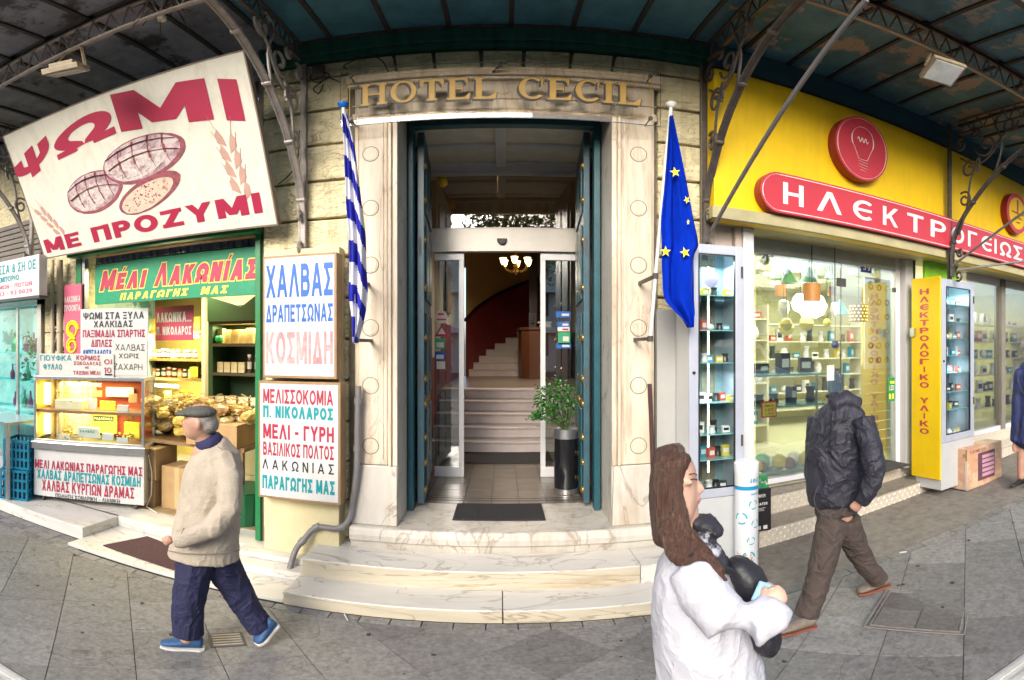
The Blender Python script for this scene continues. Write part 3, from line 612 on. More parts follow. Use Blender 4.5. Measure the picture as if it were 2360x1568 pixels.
lo.add([(x, y, .8) for x, y, z_ in cv] + [(x, y, z_) for x, y, z_ in cv], [(i, i + 1, i + 1 + n, i + n) for i in range(n - 1)])
up.add([(x, y + .01, z_) for x, y, z_ in cv] + [(x, y + .01, 4.7) for x, y, z_ in cv], [(i, i + 1, i + 1 + n, i + n) for i in range(n - 1)])
rl.tube([(x, y - .03, z_) for x, y, z_ in cv], .045, 6)
lo.build('stair_dado', redw, hotel, smooth=True); up.build('stair_wall', ochre, hotel, smooth=True); rl.build('dado_rail', M('rail_dark', (.02, .008, .006), .4), hotel, smooth=True)
for k, xw in enumerate((-.78, -.69, -.56, -.40, -.19, .08, .35)):
    y = 12.1 + .3 * k; z1 = 1.237 + .15 * (k + 1)
    MB().box(xw, 1.2, y, y + .3, 1.15, z1 - .022).build('riser', stairm, inn); MB().box(xw, 1.2, y - .02, y + .3, z1 - .022, z1).build('tread', stairm, inn)
dk = MB(); P0 = [(.36, 11.9), (.34, 11.5), (.40, 11.2), (.56, 11.05), (.8, 11.0), (1.4, 11.0), (1.4, 11.9)]; m_ = len(P0)
dk.add([(x, y, 1.24) for x, y in P0] + [(x, y, 2.26) for x, y in P0], [tuple(range(m_)), tuple(range(m_, 2 * m_))] + [(i, (i + 1) % m_, (i + 1) % m_ + m_, i + m_) for i in range(m_)])
desk = thing('reception_desk', 'rounded dark wooden reception desk beside the inner stairs', 'desk', (.8, 11.4, 1.24)); dk.build('front_panel', wood2, desk)
dk = MB(); c0 = (.85, 11.45); P1 = [(c0[0] + (x - c0[0]) * 1.07, c0[1] + (y - c0[1]) * 1.1) for x, y in P0]
dk.add([(x, y, 2.26) for x, y in P1] + [(x, y, 2.31) for x, y in P1], [tuple(range(m_)), tuple(range(m_, 2 * m_))] + [(i, (i + 1) % m_, (i + 1) % m_ + m_, i + m_) for i in range(m_)]); dk.build('counter_top', wood2, desk)
q = MB(); q.box(.55, .72, 11.2, 11.4, 2.31, 2.62); q.box(.60, .66, 11.15, 11.2, 2.40, 2.58); tag(q.build('desk_telephone', black, bevel=.01), 'black telephone standing on the reception desk', 'telephone')
q = MB(); q.box(.78, 1.02, 11.15, 11.35, 2.31, 2.36); q.box(.8, 1.0, 11.16, 11.34, 2.36, 2.40); q.box(.74, 1.03, 11.13, 11.36, 2.40, 2.43); tag(q.build('paper_stack', paper), 'stack of papers on the reception desk', 'papers')
MB().box(.60, .78, 11.95, 12.1, 1.24, 4.6).build('column', M('dark_column', (.015, .01, .01), .4), hotel)
q = MB(); q.box(-.96, -.93, 9.0, 9.9, 2.5, 3.6); tag(q.build('picture_frame', wood), 'wooden framed picture on the left hall wall', 'picture')
# chandelier
cc = jp(1189, 612, 9.6); ch = thing('chandelier', 'brass chandelier with glowing tulip shades in the hotel hall', 'chandelier', cc)
q = MB(); q.lathe(cc + Vector((0, 0, -.12)), [(.001, -.06), (.03, -.03), (.05, 0), (.02, .05), (.045, .1), (.02, .16), (.012, .9)], 12); q.build('stem', brass, ch, smooth=True)
for k in range(6):
    a = 2 * PI * k / 6 + .4; u_ = Vector((math.cos(a), math.sin(a), 0)); q = MB()
    q.tube([cc + Vector((0, 0, -.05)), cc + u_ * .1 + Vector((0, 0, -.12)), cc + u_ * .2 + Vector((0, 0, -.08)), cc + u_ * .25 + Vector((0, 0, .0))], .012, 6); arm = q.build('arm', brass, ch, smooth=True)
    q = MB(); q.lathe(cc + u_ * .25, [(.02, 0), (.045, .04), (.05, .08), (.065, .12)], 10); q.build('shade', lamp_y, arm, smooth=True)
area_light('hall_lamp', cc + Vector((0, 0, -.2)), .4, 24, (1, .82, .62))
q = MB(); cb = jp(1147, 452, 6.6); q.tube([cb + Vector((0, 0, 1.0)), cb], .006, 5); q.lathe(cb, [(.001, -.05), (.04, -.03), (.05, 0), (.03, .03), (.01, .05)], 12)
tag(q.build('pendant_lamp', brass, smooth=True), 'small brass pendant behind the transom window', 'lamp')
# planter with a bushy plant
pc = jp(1305, 1120, 5.15); pc = Vector((.615, 5.12, .4665))
pp = thing('potted_plant', 'leafy green plant above a tall black cylinder planter in the hotel porch', 'plant', pc)
pz = .4665; q = MB(); q.lathe((pc.x, pc.y, pz), [(.118, .035), (.118, .56)], 32); q.build('pot', M('pot_black', (.010, .010, .012), .12, 0, .05, coat=.5), pp, smooth=True)
q = MB(); q.lathe((pc.x, pc.y, pz), [(.124, 0), (.124, .045), (.119, .05)], 32); q.build('base_ring', steel, pp, smooth=True)
q = MB(); q.lathe((pc.x, pc.y, pz), [(.121, .55), (.121, .64), (.112, .645), (.108, .60)], 32); q.build('rim', steel, pp, smooth=True)
lf = MB(); rp_ = random.Random(21); stm = MB()
leafc = [(1280, 920, .15, 80), (1262, 905, .12, 80), (1300, 930, .14, 90), (1290, 885, .1, 50), (1258, 950, .12, 80), (1240, 958, .07, 50), (1228, 962, .04, 25), (1315, 900, .08, 40), (1275, 955, .12, 60), (1300, 965, .10, 45), (1250, 925, .10, 50), (1318, 930, .08, 40)]
top = Vector((pc.x, pc.y, pz + .62))
for px, py, r, nn in leafc:
    c = jp(px, py, 5.15); stm.tube([top, (top + c) / 2 + Vector((rp_.uniform(-.03, .03), 0, .03)), c], .007, 5, .003)
    for k in range(nn):
        p = c + Vector((rp_.gauss(0, .45), rp_.gauss(0, .5), rp_.gauss(0, .45))) * r
        a = rp_.uniform(0, 2 * PI); R = Euler((rp_.uniform(-.9, .5), rp_.uniform(-.7, .7), a)).to_matrix(); L_ = rp_.uniform(.028, .045); wd = L_ * .42
        vs = [R @ Vector(v) + p for v in ((0, 0, 0), (wd, L_ * .4, .004), (0, L_, -.012), (-wd, L_ * .4, .004), (0, L_ * .45, -.006))]
        lf.add(vs, [(0, 1, 4), (1, 2, 4), (2, 3, 4), (3, 0, 4)])
lf.build('foliage', M('leaf', (.028, .13, .014), .3, 0, .5, 14), pp, kind='stuff'); stm.build('stem', M('stem', (.06, .045, .02), .7), pp)

# hotel name on a glass plate
GP = wall(3.92); a0, a1 = GP.s_(785), GP.s_(1522); z0, z1 = 3.70, 4.215
sg = thing('hotel_sign', 'clear glass plate with gold serif letters over the hotel doorway', 'sign', (0, 3.9, 3.7))
q = MB(); q.pbox(GP, a0, a1, z0, z1, -.008, 0); q.build('glass_plate', G_SIGN, sg)
q = MB(); i_ = .07
for b in ((a0 + i_, a1 - i_, z0 + i_ * .7, z0 + i_ * .7 + .006), (a0 + i_, a1 - i_, z1 - i_ - .006, z1 - i_), (a0 + i_, a0 + i_ + .006, z0 + i_ * .7, z1 - i_), (a1 - i_ - .006, a1 - i_, z0 + i_ * .7, z1 - i_)): q.pbox(GP, *b, 0, .002)
q.build('border_line', gold, sg)
q = MB()
for b in ((a0, a1, z0 - .004, z0), (a0, a1, z1, z1 + .004), (a0 - .004, a0, z0, z1), (a1, a1 + .004, z0, z1)): q.pbox(GP, *b, -.009, .001)
q.build('plate_edge', M('edge_glass', (.10, .09, .07), .3), sg)
for xx in (a0 + .08, a1 - .08):
    for zz in (z0 + .06, z1 - .05):
        q = MB(); q.tube([GP.pt(xx, zz, .01), GP.pt(xx + (.0), zz - .0, -.2)], .006, 6); q.disc(GP, xx, zz, .018, 0, .012, 14); q.build('fixing_rod', iron, sg)
q = MB(); q.tube([GP.pt(-.02, z1 + .03, -.15), GP.pt(0, z1 - .01, 0), GP.pt(.06, z1 + .03, 0)], .008, 5); q.tube([GP.pt(-.07, z1 - .04, -.1), GP.pt(0, z1, 0), GP.pt(.02, z1 + .05, -.1)], .012, 5); q.build('top_bracket', iron, sg)
# serif letters: heavy and light strokes with slab ends
def serif(ch):
    Hh, q = 1.0, []
    def v(x, w=.24, s=.42):
        q.append([(x - w / 2, .0), (x + w / 2, 0), (x + w / 2, 1), (x - w / 2, 1)])
        for y0, y1 in ((0, .09), (.91, 1)): q.append([(x - s / 2, y0), (x + s / 2, y0), (x + s / 2 - .0, y1), (x - s / 2, y1)])
    def O(cx, rx, cut=None):
        n = 34; A = []; B = []
        for i in range(n + 1):
            a = (cut[0] + (cut[1] - cut[0]) * i / n) if cut else 360 * i / n
            a = math.radians(a); A.append((cx + rx * math.cos(a), .5 + .52 * math.sin(a))); B.append((cx + (rx - .21) * math.cos(a), .5 + .44 * math.sin(a)))
        for i in range(n): q.append([A[i], A[i + 1], B[i + 1], B[i]])
    if ch == 'H': v(.22); v(.95); q.append([(.3, .46), (.87, .46), (.87, .55), (.3, .55)]); w = 1.17
    elif ch == 'O': O(.56, .55); w = 1.12
    elif ch == 'T': v(.5, .24, .44); q.append([(.0, .9), (1, .9), (1, 1), (0, 1)]); q.append([(0, .9), (0, .68), (.07, .7), (.2, .9)]); q.append([(1, .9), (1, .68), (.93, .7), (.8, .9)]); w = 1
    elif ch == 'E':
        v(.22); q.append([(.2, .91), (.86, .91), (.86, 1), (.2, 1)]); q.append([(.2, 0), (.92, 0), (.92, .09), (.2, .09)]); q.append([(.2, .46), (.62, .46), (.62, .55), (.2, .55)])
        q.append([(.86, 1), (.86, .72), (.81, .74), (.68, .92)]); q.append([(.92, 0), (.96, .3), (.9, .28), (.72, .08)]); q.append([(.62, .36), (.66, .36), (.66, .65), (.62, .65)]); w = .96
    elif ch == 'L': v(.22); q.append([(.2, 0), (.9, 0), (.9, .09), (.2, .09)]); q.append([(.9, 0), (.97, .36), (.91, .34), (.68, .08)]); w = .97
    elif ch == 'C': O(.54, .53, (48, 318)); q.append([(.86, .64), (.93, .64), (.95, 1.0), (.89, .98)]); w = .97
    elif ch == 'I': v(.22); w = .44
    return w, q
for word, pa, pb in (('HOTEL', 831, 1146), ('CECIL', 1195, 1478)):
    xa, xb = GP.s_(pa), GP.s_(pb); tot = sum(serif(c_)[0] + .13 for c_ in word) - .13; k = (xb - xa) / tot; x = xa
    for c_ in word:
        w_, qs = serif(c_); m1 = MB(); m2 = MB()
        for j, f in enumerate(qs):
            m1.add([GP.pt(x + a * k - .016, 3.865 + b * .20 - .018, .001 + .0002 * j) for a, b in f], [tuple(range(len(f)))])
            m1.add([GP.pt(x + a * k + (.006 if a > w_ / 2 else -.007), 3.865 + b * .20 + (.006 if b > .5 else -.007), .0035 + .0002 * j) for a, b in f], [tuple(range(len(f)))])
            m2.add([GP.pt(x + a * k, 3.865 + b * .20, .0075 + .0003 * j) for a, b in f], [tuple(range(len(f)))])
        m1.build('letter_shadow', blackl, sg); m2.build('letter', gold, sg); x += (w_ + .13) * k

# ================================================================ CANOPY
ZC = 4.68
cp = struct('canopy', (0, 2, ZC))
for k in range(-14, 22):
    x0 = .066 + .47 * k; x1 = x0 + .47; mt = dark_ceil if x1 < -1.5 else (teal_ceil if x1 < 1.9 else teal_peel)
    for y0, y1 in ((2.12, 2.78), (2.86, 4.14 if x0 < 1.6 else 4.9)):
        if x1 < -5.8 or x0 > 8: continue
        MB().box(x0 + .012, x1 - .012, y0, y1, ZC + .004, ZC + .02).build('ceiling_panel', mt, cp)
    if x1 < -5.8 or x0 > 8: continue
    MB().box(x0 - .018, x0 + .018, 2.12, 4.14, ZC - .02, ZC + .025).build('rib', M('rib_dark', (.025, .022, .022), .6, 0, .3, 20), cp)
MB().box(-6.6, 9, 2.08, 5.0, ZC + .03, ZC + .06).build('roof_deck', black, cp)
MB().box(-6.6, 9, 2.04, 2.10, ZC - .03, ZC + .2).build('front_fascia', iron, cp)
q = MB(); q.box(-1.98, 1.66, 4.04, 4.2, 4.53, 4.66); q.build('fascia_beam', green_fas, cp, bevel=.004)
q = MB(); q.box(-1.98, 1.66, 4.075, 4.2, 4.47, 4.528); q.build('fascia_beam', green_fas, cp)
q = MB(); q.box(-1.98, 1.66, 4.02, 4.2, 4.662, 4.682); q.build('fascia_trim', iron, cp)
tb = MB(); tb.add([(1.66, 4.0, 4.385), (8.5, 4.69, 4.385), (8.5, 4.69, 4.67), (1.66, 4.0, 4.67), (1.66, 4.1, 4.385), (8.5, 4.8, 4.385), (8.5, 4.8, 4.67), (1.66, 4.1, 4.67)], [(0, 1, 2, 3), (4, 5, 6, 7), (0, 1, 5, 4), (3, 2, 6, 7)])
tb.build('side_fascia', M('fascia_teal', (.028, .085, .11), .45, 0, .2, 5, .1, 20, col2=(.35, .4, .4), thr=.72, soft=.02, stretch=(1, 1, 4)), cp)
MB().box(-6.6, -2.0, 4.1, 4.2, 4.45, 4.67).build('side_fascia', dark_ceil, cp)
def girder(p, q, h, parent, cell=.17, r=.011, name='girder'):
    mb = MB(); p = Vector(p); q = Vector(q); L_ = (q - p).length; n = max(2, int(L_ / cell)); up = Vector((0, 0, h))
    mb.bar(p, q, .035, .02); mb.bar(p + up, q + up, .035, .02)
    for i in range(n):
        a = p + (q - p) * (i / n); b = p + (q - p) * ((i + .5) / n); c = p + (q - p) * ((i + 1) / n); mb.bar(a, b + up, .012, .008); mb.bar(b + up, c, .012, .008)
    return mb.build(name, iron_g if p.x < 0 and name == 'girder' else iron, parent)
girder((-6.4, 2.82, 4.44), (-1.6, 2.82, 4.44), .2, cp); girder((1.62, 2.82, 4.44), (8.2, 2.82, 4.44), .2, cp, r=.012)
q = MB(); q.tube([(1.62, 2.80, 4.41), (8.2, 2.80, 4.41)], .012, 6); q.build('conduit', M('conduit_ochre', (.22, .15, .07), .6), cp)
def spiral(mb, c, r, a0, turns, r1, P, rad=.011, n=26):
    pts = []
    for i in range(n + 1):
        t = i / n; a = a0 + turns * 2 * PI * t; q_ = r + (r1 - r) * t; pts.append(P.pt(c[0] + q_ * math.cos(a), c[1] + q_ * math.sin(a)))
    mb.tube(pts, rad, 6)
def bracket(x, label, mat, yb=4.06, flip=1, rod=True):
    t = thing('canopy_bracket', label, 'bracket', (x, yb, 2.7), 'wrought iron canopy brackets')
    S_ = PL((x, 0, 0), (0, -1, 0))        # s = -y, t = z
    s = lambda y: -y
    a = MB(); main = sm([(yb + .0, 2.72), (yb - .06, 3.24), (3.60, 3.76), (3.05, 4.11), (2.5, 4.26), (2.12, 4.31)], 5)
    for dx in (-.022, .022): a.tube([(x + dx, y, z_) for y, z_ in main], .013, 6)
    a.build('curved_arm', mat, t, smooth=True)
    a = MB(); main2 = [(y - .03, z_ - .03) for y, z_ in main]
    for (y0, z0_), (y1, z1_) in zip(main, main[1:]): a.bar((x, y0, z0_ + .0), (x, y1, z1_ + .0), .05, .012)
    a.build('arm_strap', mat, t)
    a = MB(); a.bar((x, yb + .04, 2.62), (x, yb + .04, 4.66), .05, .03); a.build('wall_bar', mat, t)
    a = MB()
    for c, r, a0, tn, r1 in (((-3.86, 3.98), .13, -.5, 1.4, .03), ((-3.93, 3.62), .10, 2.2, -1.3, .025), ((-3.62, 4.24), .15, 3.3, 1.3, .03), ((-3.30, 4.42), .11, .2, -1.2, .03), ((-3.98, 4.32), .09, 1.0, 1.4, .02), ((-3.78, 4.42), .08, 2.5, -1.3, .02), ((-4.0, 2.98), .05, 1, 1.2, .015), ((-4.02, 2.72), .06, 4.2, 1.1, .02)):
        spiral(a, c, r, a0, tn, r1, S_, .014); a.build('scroll', mat, t, smooth=True); a = MB()
    for pts in ([(4.02, 3.2), (3.9, 3.5), (3.84, 3.85), (3.72, 4.1), (3.72, 3.95)], [(3.99, 4.15), (3.75, 4.02), (3.55, 4.1), (3.4, 4.3), (3.2, 4.4)], [(3.5, 3.86), (3.4, 4.2), (3.5, 4.5), (3.35, 4.6)]):
        a.tube([(x, y, z_) for y, z_ in sm(pts, 4)], .013, 6); a.build('curl', mat, t, smooth=True); a = MB()
    for k in range(5): y, z_ = main[4 + k * 4]; a.tube([(x - .035, y, z_), (x + .035, y, z_)], .022, 8); a.build('rivet', mat, t); a = MB()
    girder((x, 4.0, 4.47), (x, 2.12, 4.47), .18, t, name='lattice_beam')
    return t
bracket(-1.60, 'wrought iron scroll bracket left of the hotel doorway, by the bread banner', iron_g)
bracket(1.63, 'dark wrought iron scroll bracket between the EU flag and the yellow panel', iron)
b3 = bracket(4.62, 'wrought iron scroll bracket across the middle of the red letter capsule', iron, yb=4.12)
bracket(-4.98, 'wrought iron bracket behind the far left end of the bread banner', iron_g)
def rod(p, q, r, lab):
    q_ = MB(); q_.tube([p, q], r, 8); tag(q_.build('tie_rod', M('rod_grey', (.20, .19, .19), .45, .2, .1)), lab, 'tie rod', 'tie rods holding the canopy')
rod((1.66, 4.02, 2.86), (1.64, 2.02, 3.88), .017, 'long grey tie rod slanting across the start of the yellow panel')
rod((4.60, 4.1, 2.84), (4.66, 1.9, 3.97), .014, 'upper of the two thin tie rods beside the earth symbol disc')
rod((4.68, 4.1, 2.80), (6.0, 2.6, 3.10), .014, 'lower of the two thin tie rods crossing the red letter capsule')
# cable tangle by the left bracket
for k, pts in enumerate(([(735, 160), (760, 175), (730, 190), (715, 175), (745, 165)], [(745, 195), (735, 215), (722, 205), (740, 190)], [(800, 160), (795, 150), (850, 128), (880, 140), (895, 165)], [(640, 425), (665, 405), (685, 370), (690, 300)], [(750, 175), (785, 190)])):
    q = MB(); P = W.off(.05 + .01 * k); pp_ = sm([P.pt(*P.st(x, y)) for x, y in pts], 6); q.tube([Vector(v) for v in pp_], .006, 5)
    tag(q.build('cable', cable), ['tangled dark cables beside the left iron bracket', 'loop of cable under the left bracket tangle', 'thin cable running over the stones above the hotel sign', 'black cable hanging between banner and left bracket', 'short cable running from the tangle to the sign'][k], 'cable')
q = MB(); P = W.off(.05); s0, t0 = P.st(737, 168); q.pbox(P, s0 - .05, s0 + .05, t0 - .06, t0 + .06, 0, .06); tag(q.build('junction_box', iron, bevel=.01), 'dark junction box with cables beside the left bracket', 'box')
# ================================================================ LEFT: BAKERY
BP = PL((-4.49, 3.89, 2.90), (1, 0, 0), (0, -.58, 1.32)); BW, BH = 2.74, 1.44
bn = thing('banner_sign', 'big tilted cream banner with bread picture above the bakery', 'sign', (-3.1, 3.9, 2.9))
q = MB(); q.pbox(BP, 0, BW, 0, BH, -.05, 0); q.build('banner_face', cream, bn, bevel=.004)
q = MB(); q.pbox(BP, -.012, 0, -.01, BH + .01, -.06, .004); q.pbox(BP, BW, BW + .012, -.01, BH + .01, -.06, .004); q.pbox(BP, 0, BW, -.012, 0, -.06, .004); q.pbox(BP, 0, BW, BH, BH + .012, -.06, .004); q.build('edge_strip', M('edge_brown', (.22, .17, .13), .6), bn)
for xx in (.3, 1.3, 2.4): q = MB(); q.tube([BP.pt(xx, BH - .1, -.05), BP.pt(xx, BH - .1, -.05) + Vector((0, .55, .1))], .012, 6); q.build('stay', iron, bn)
def bpx(x, y): return BP.st(x, y)
for ch, a0, a1, t0, t1, t0r, t1r, wt_ in (('Ψ', -.01, .60, .84, 1.10, 1.0, 1.30, .24), ('Ω', .655, 1.43, .98, 1.22, 1.05, 1.36, .24), ('Μ', 1.485, 2.385, 1.045, 1.41, .94, 1.30, .23)):
    lettering(BP, ch, a0, a1, t0, t1, redc, bn, wt=wt_, t0r=t0r, t1r=t1r)
q = MB(); q.add([BP.pt(2.49, .91, .004), BP.pt(2.642, .874, .004), BP.pt(2.642, 1.225, .004), BP.pt(2.49, 1.268, .004)], [(0, 1, 2, 3)]); q.build('lettering', redc, bn)
a0 = bpx(104, 570)[0]; a1 = bpx(602, 470)[0]
lettering(BP, 'ΜΕ ΠΡΟΖΥΜΙ', .06, 2.64, .05, .20, redc, bn, wt=.24, gap=.14, t0r=.11, t1r=.28)
# bread picture printed on the banner
def printed(name, c, rx, ry, tilt, mat, parent, P=BP, d=.002, n=40, wob=.03, cut=None):
    pts = []; rr = random.Random(int(rx * 1000))
    for i in range(n):
        a = 2 * PI * i / n; r = 1 + wob * math.sin(3 * a + 1) + rr.uniform(-.012, .012); x, y = rx * r * math.cos(a), ry * r * math.sin(a)
        if cut and y < cut * ry: y = cut * ry + (y - cut * ry) * .35
        pts.append((c[0] + x * math.cos(tilt) - y * math.sin(tilt), c[1] + x * math.sin(tilt) + y * math.cos(tilt)))
    q = MB(); q.poly(P, pts, d - .001, d); return q.build(name, mat, parent)
crust = M('print_crust', (.40, .27, .29), .7, 0, .6, 16, col2=(.62, .54, .53), thr=.47, soft=.12); crustd = M('print_crust_dark', (.26, .07, .09), .7, 0, .4, 22)
crumb = M('print_crumb', (.62, .50, .38), .7, 0, .15, 20, col2=(.32, .14, .13), thr=.56, soft=.08)
kf = 5.3 / F * 1.05
flour = M('print_flour', (.60, .53, .50), .7, 0, .25, 30, col2=(.40, .26, .27), thr=.5, soft=.1)
rc_ = random.Random(40)
for (px, py), rx, ry, tl, kind in (((216, 443), .37, .20, .12, 0), ((342, 446), .38, .135, .28, 1), ((327, 366), .46, .20, .10, 0)):
    c = bpx(px, py); d0 = .0022 + .0012 * (px > 300) + .0012 * (py < 400)
    def lp(x, y): x *= rx; y *= ry; return (c[0] + x * math.cos(tl) - y * math.sin(tl), c[1] + x * math.sin(tl) + y * math.cos(tl))
    lo_ = printed('printed_loaf', c, rx, ry, tl, crustd, bn, d=d0, wob=.02)
    if kind:
        printed('printed_crumb', lp(-.08, -.08), rx * .84, ry * .80, tl, crumb, lo_, d=d0 + .0012); q = MB()
        for _ in range(60):
            a = rc_.random() * 6.3; r_ = rc_.random() ** .5 * .75; x, y = lp(-.08 + r_ * math.cos(a), -.08 + r_ * math.sin(a) * .9); q.disc(BP, x, y, rc_.uniform(.004, .011), d0 + .001, d0 + .0018, 6)
        q.build('printed_pore', crustd, lo_, kind='stuff'); continue
    printed('printed_crust', lp(-.03, .05), rx * .93, ry * .90, tl, crust, lo_, d=d0 + .0006, wob=.02)
    printed('printed_flour', lp(-.16, -.15), rx * .70, ry * .62, tl, flour, lo_, d=d0 + .0010, wob=.06)
    q = MB()
    for k in (-.55, -.18, .2, .55):
        pts = [lp(k + .16 * t_ * t_, t_) for t_ in (-.55, -.1, .3, .65, .9 - .5 * k * k)]
        for p_, r_ in zip(pts, pts[1:]): q.bar(BP.pt(*p_, d0 + .0016), BP.pt(*r_, d0 + .0016), rc_.uniform(.014, .034), .0004)
    for k in (-.05, .45):
        pts = [lp(t_, k + .30 - .42 * t_ * t_ - .1 * t_) for t_ in (-.85, -.5, -.15, .2, .55, .85)]
        for p_, r_ in zip(pts, pts[1:]): q.bar(BP.pt(*p_, d0 + .0019), BP.pt(*r_, d0 + .0019), rc_.uniform(.016, .036), .0004)
    for _ in range(46):
        a = rc_.random() * 6.3; r_ = rc_.random() ** .5 * .85; x, y = r_ * math.cos(a), r_ * math.sin(a); e = rc_.uniform(.04, .14); b_ = rc_.random() * 6.3
        q.bar(BP.pt(*lp(x, y), d0 + .0022), BP.pt(*lp(x + e * math.cos(b_), y + e * math.sin(b_)), d0 + .0022), rc_.uniform(.003, .008), .0004)
    q.build('printed_crack', crustd, lo_, kind='stuff')
wheat = M('print_wheat', (.50, .30, .24), .7)
for (px, py), sc_, tl in (((533, 362), 1.25, .1), ((108, 503), .95, .62)):
    c = bpx(px, py); q = MB(); 
    def wp(x, y): return (c[0] + sc_ * (x * math.cos(tl) - y * math.sin(tl)), c[1] + sc_ * (x * math.sin(tl) + y * math.cos(tl)))
    for k in range(8):
        sx = -1 if k % 2 else 1; y0 = -.26 + .055 * k; x0 = sx * .035
        pts = [wp(x0 - sx * .03, y0 - .05), wp(x0 + .028 * sx, y0 - .01), wp(x0 + .03 * sx, y0 + .05), wp(x0 + .005 * sx, y0 + .08), wp(x0 - .02 * sx, y0 + .02)]
        if sx < 0: pts = pts[::-1]
        q.poly(BP, pts, .001, .003); q.bar(BP.pt(*wp(x0 + .01 * sx, y0 + .07), .003), BP.pt(*wp(x0 + .045 * sx, y0 + .19), .003), .006, .001)
    q.build('printed_wheat', wheat, bn)

FB = wall(4.2)
sf_ = thing('bakery_shopfront', 'green framed open bakery front below the cream banner', 'shop', (-3, 4.2, .14))
q = MB(); q.box(-4.26, -2.0, 4.0, 4.12, 2.885, 2.95); q.build('green_beam', green, sf_, bevel=.004)
for a, b in ((-4.25, -4.17), (-2.065, -2.015)): q = MB(); q.box(a, b, 4.13, 4.22, 1.59 if a < -4 else .15, 2.885); q.build('green_post', green, sf_, bevel=.004)
q = MB(); q.box(-4.16, -4.12, 4.14, 4.2, 1.59, 2.88); q.build('shutter_rail', steel, sf_)
q = MB(); q.box(-4.12, -2.08, 4.32, 4.6, 2.8, 2.90); q.build('shutter_box', dkgrey, sf_)
q = MB(); rs = random.Random(4)
for k in range(26): x = -4.02 + k * .074; q = MB(); q.box(x, x + rs.uniform(.03, .07), 4.24 + rs.uniform(0, .03), 4.28, 2.825, 2.88); q.build('wrapped_roll', M('purple_wrap', (.10, .09, .17), .3, 0, .6, 18), sf_)
GB = FB.off(-.02); q = MB(); q.pbox(GB, -4.04, -2.08, 2.365, 2.80, -.03, 0); gb_ = q.build('green_board', green_b, sf_, bevel=.003)
a0, a1 = GB.s_(228), GB.s_(598); t0 = GB.t_(230, 676); t0 = 2.49
for gr_, m_, dd in ((.055, yell, .002), (0, redc, .005)):
    lettering(GB, 'Μέλι', GB.s_(230), GB.s_(340), 2.505, 2.735, m_, sf_, d=dd, wt=.25, shear=.28, grow=gr_)
    lettering(GB, 'Λακωνίας', GB.s_(355), GB.s_(598), 2.505, 2.745, m_, sf_, d=dd, wt=.25, shear=.28, grow=gr_)
lettering(GB, 'παραγωγησ', GB.s_(276), GB.s_(436), 2.39, 2.465, yell, sf_, wt=.24, shear=.25); lettering(GB, 'μασ', GB.s_(462), GB.s_(528), 2.39, 2.465, yell, sf_, wt=.24, shear=.25)
# interior shell
inr = MB(); inr.box(-7.4, -1.7, 7.2, 7.3, .1, 3.2); inr.build('back_wall', yshop, sf_)
inr = MB(); inr.box(-2.02, -1.95, 4.3, 7.2, .1, 3.2); inr.build('side_wall', creamw, sf_)
inr = MB(); inr.box(-7.4, -1.7, 4.62, 7.3, 3.0, 3.1); inr.build('shop_ceiling', M('shop_ceiling_brown', (.12, .07, .04), .8), sf_)
inr = MB(); inr.box(-7.4, -1.95, 4.05, 7.3, .05, .134); inr.build('shop_floor', marble_w, sf_)
for i in range(7):
    for j in range(5):
        MB().box(-4.2 + i * .33, -3.876 + i * .33, 4.4 + j * .33, 4.724 + j * .33, .135, .141).build('floor_tile', M('tile_tan', (.36, .27, .15), .4, 0, .1, 5, rnd=.1), sf_)
q = MB(); q.box(-3.92, -3.86, 6.2, 7.2, .14, 3.0); q.box(-3.86, -2.9, 6.4, 6.5, .14, 3.0); q.build('partition', creamw, sf_)
# shop step slabs
ps = thing('bakery_steps', 'low white marble slabs running along the bakery front', 'steps', (-3, 3.5, 0))
MB().box(-7, -3.55, 3.54, 4.08, 0, .134).build('step_slab', marble_w, ps, bevel=.005)
MB().box(-3.545, -1.46, 3.345, 4.06, 0, .03).build('step_slab', marble_w, ps, bevel=.004); MB().box(-2.35, -1.46, 3.70, 4.06, .03, .10).build('step_slab', marble_w, ps, bevel=.004)
MB().box(-3.545, -1.25, 3.88, 4.3, .0305, .134).build('step_slab', marble_w, ps, bevel=.004) if False else None
MB().box(-3.545, -1.20, 4.04, 4.35, .03, .138).build('step_slab', marble_w, ps, bevel=.004); MB().box(-2.1, -1.20, 3.86, 4.04, .10, .150).build('step_slab', marble_w, ps, bevel=.004)
q = MB(); vs = [(-3.25, 3.50), (-2.35, 3.42), (-2.2, 3.76), (-3.1, 3.95)]; q.add([(x, y, .032) for x, y in vs] + [(x, y, .042) for x, y in vs], [(0, 3, 2, 1), (4, 5, 6, 7), (0, 1, 5, 4), (1, 2, 6, 5), (2, 3, 7, 6), (3, 0, 4, 7)])
tag(q.build('red_door_mat', mat_red), 'dark red carpet mat on the low marble slab before the bakery', 'door mat')

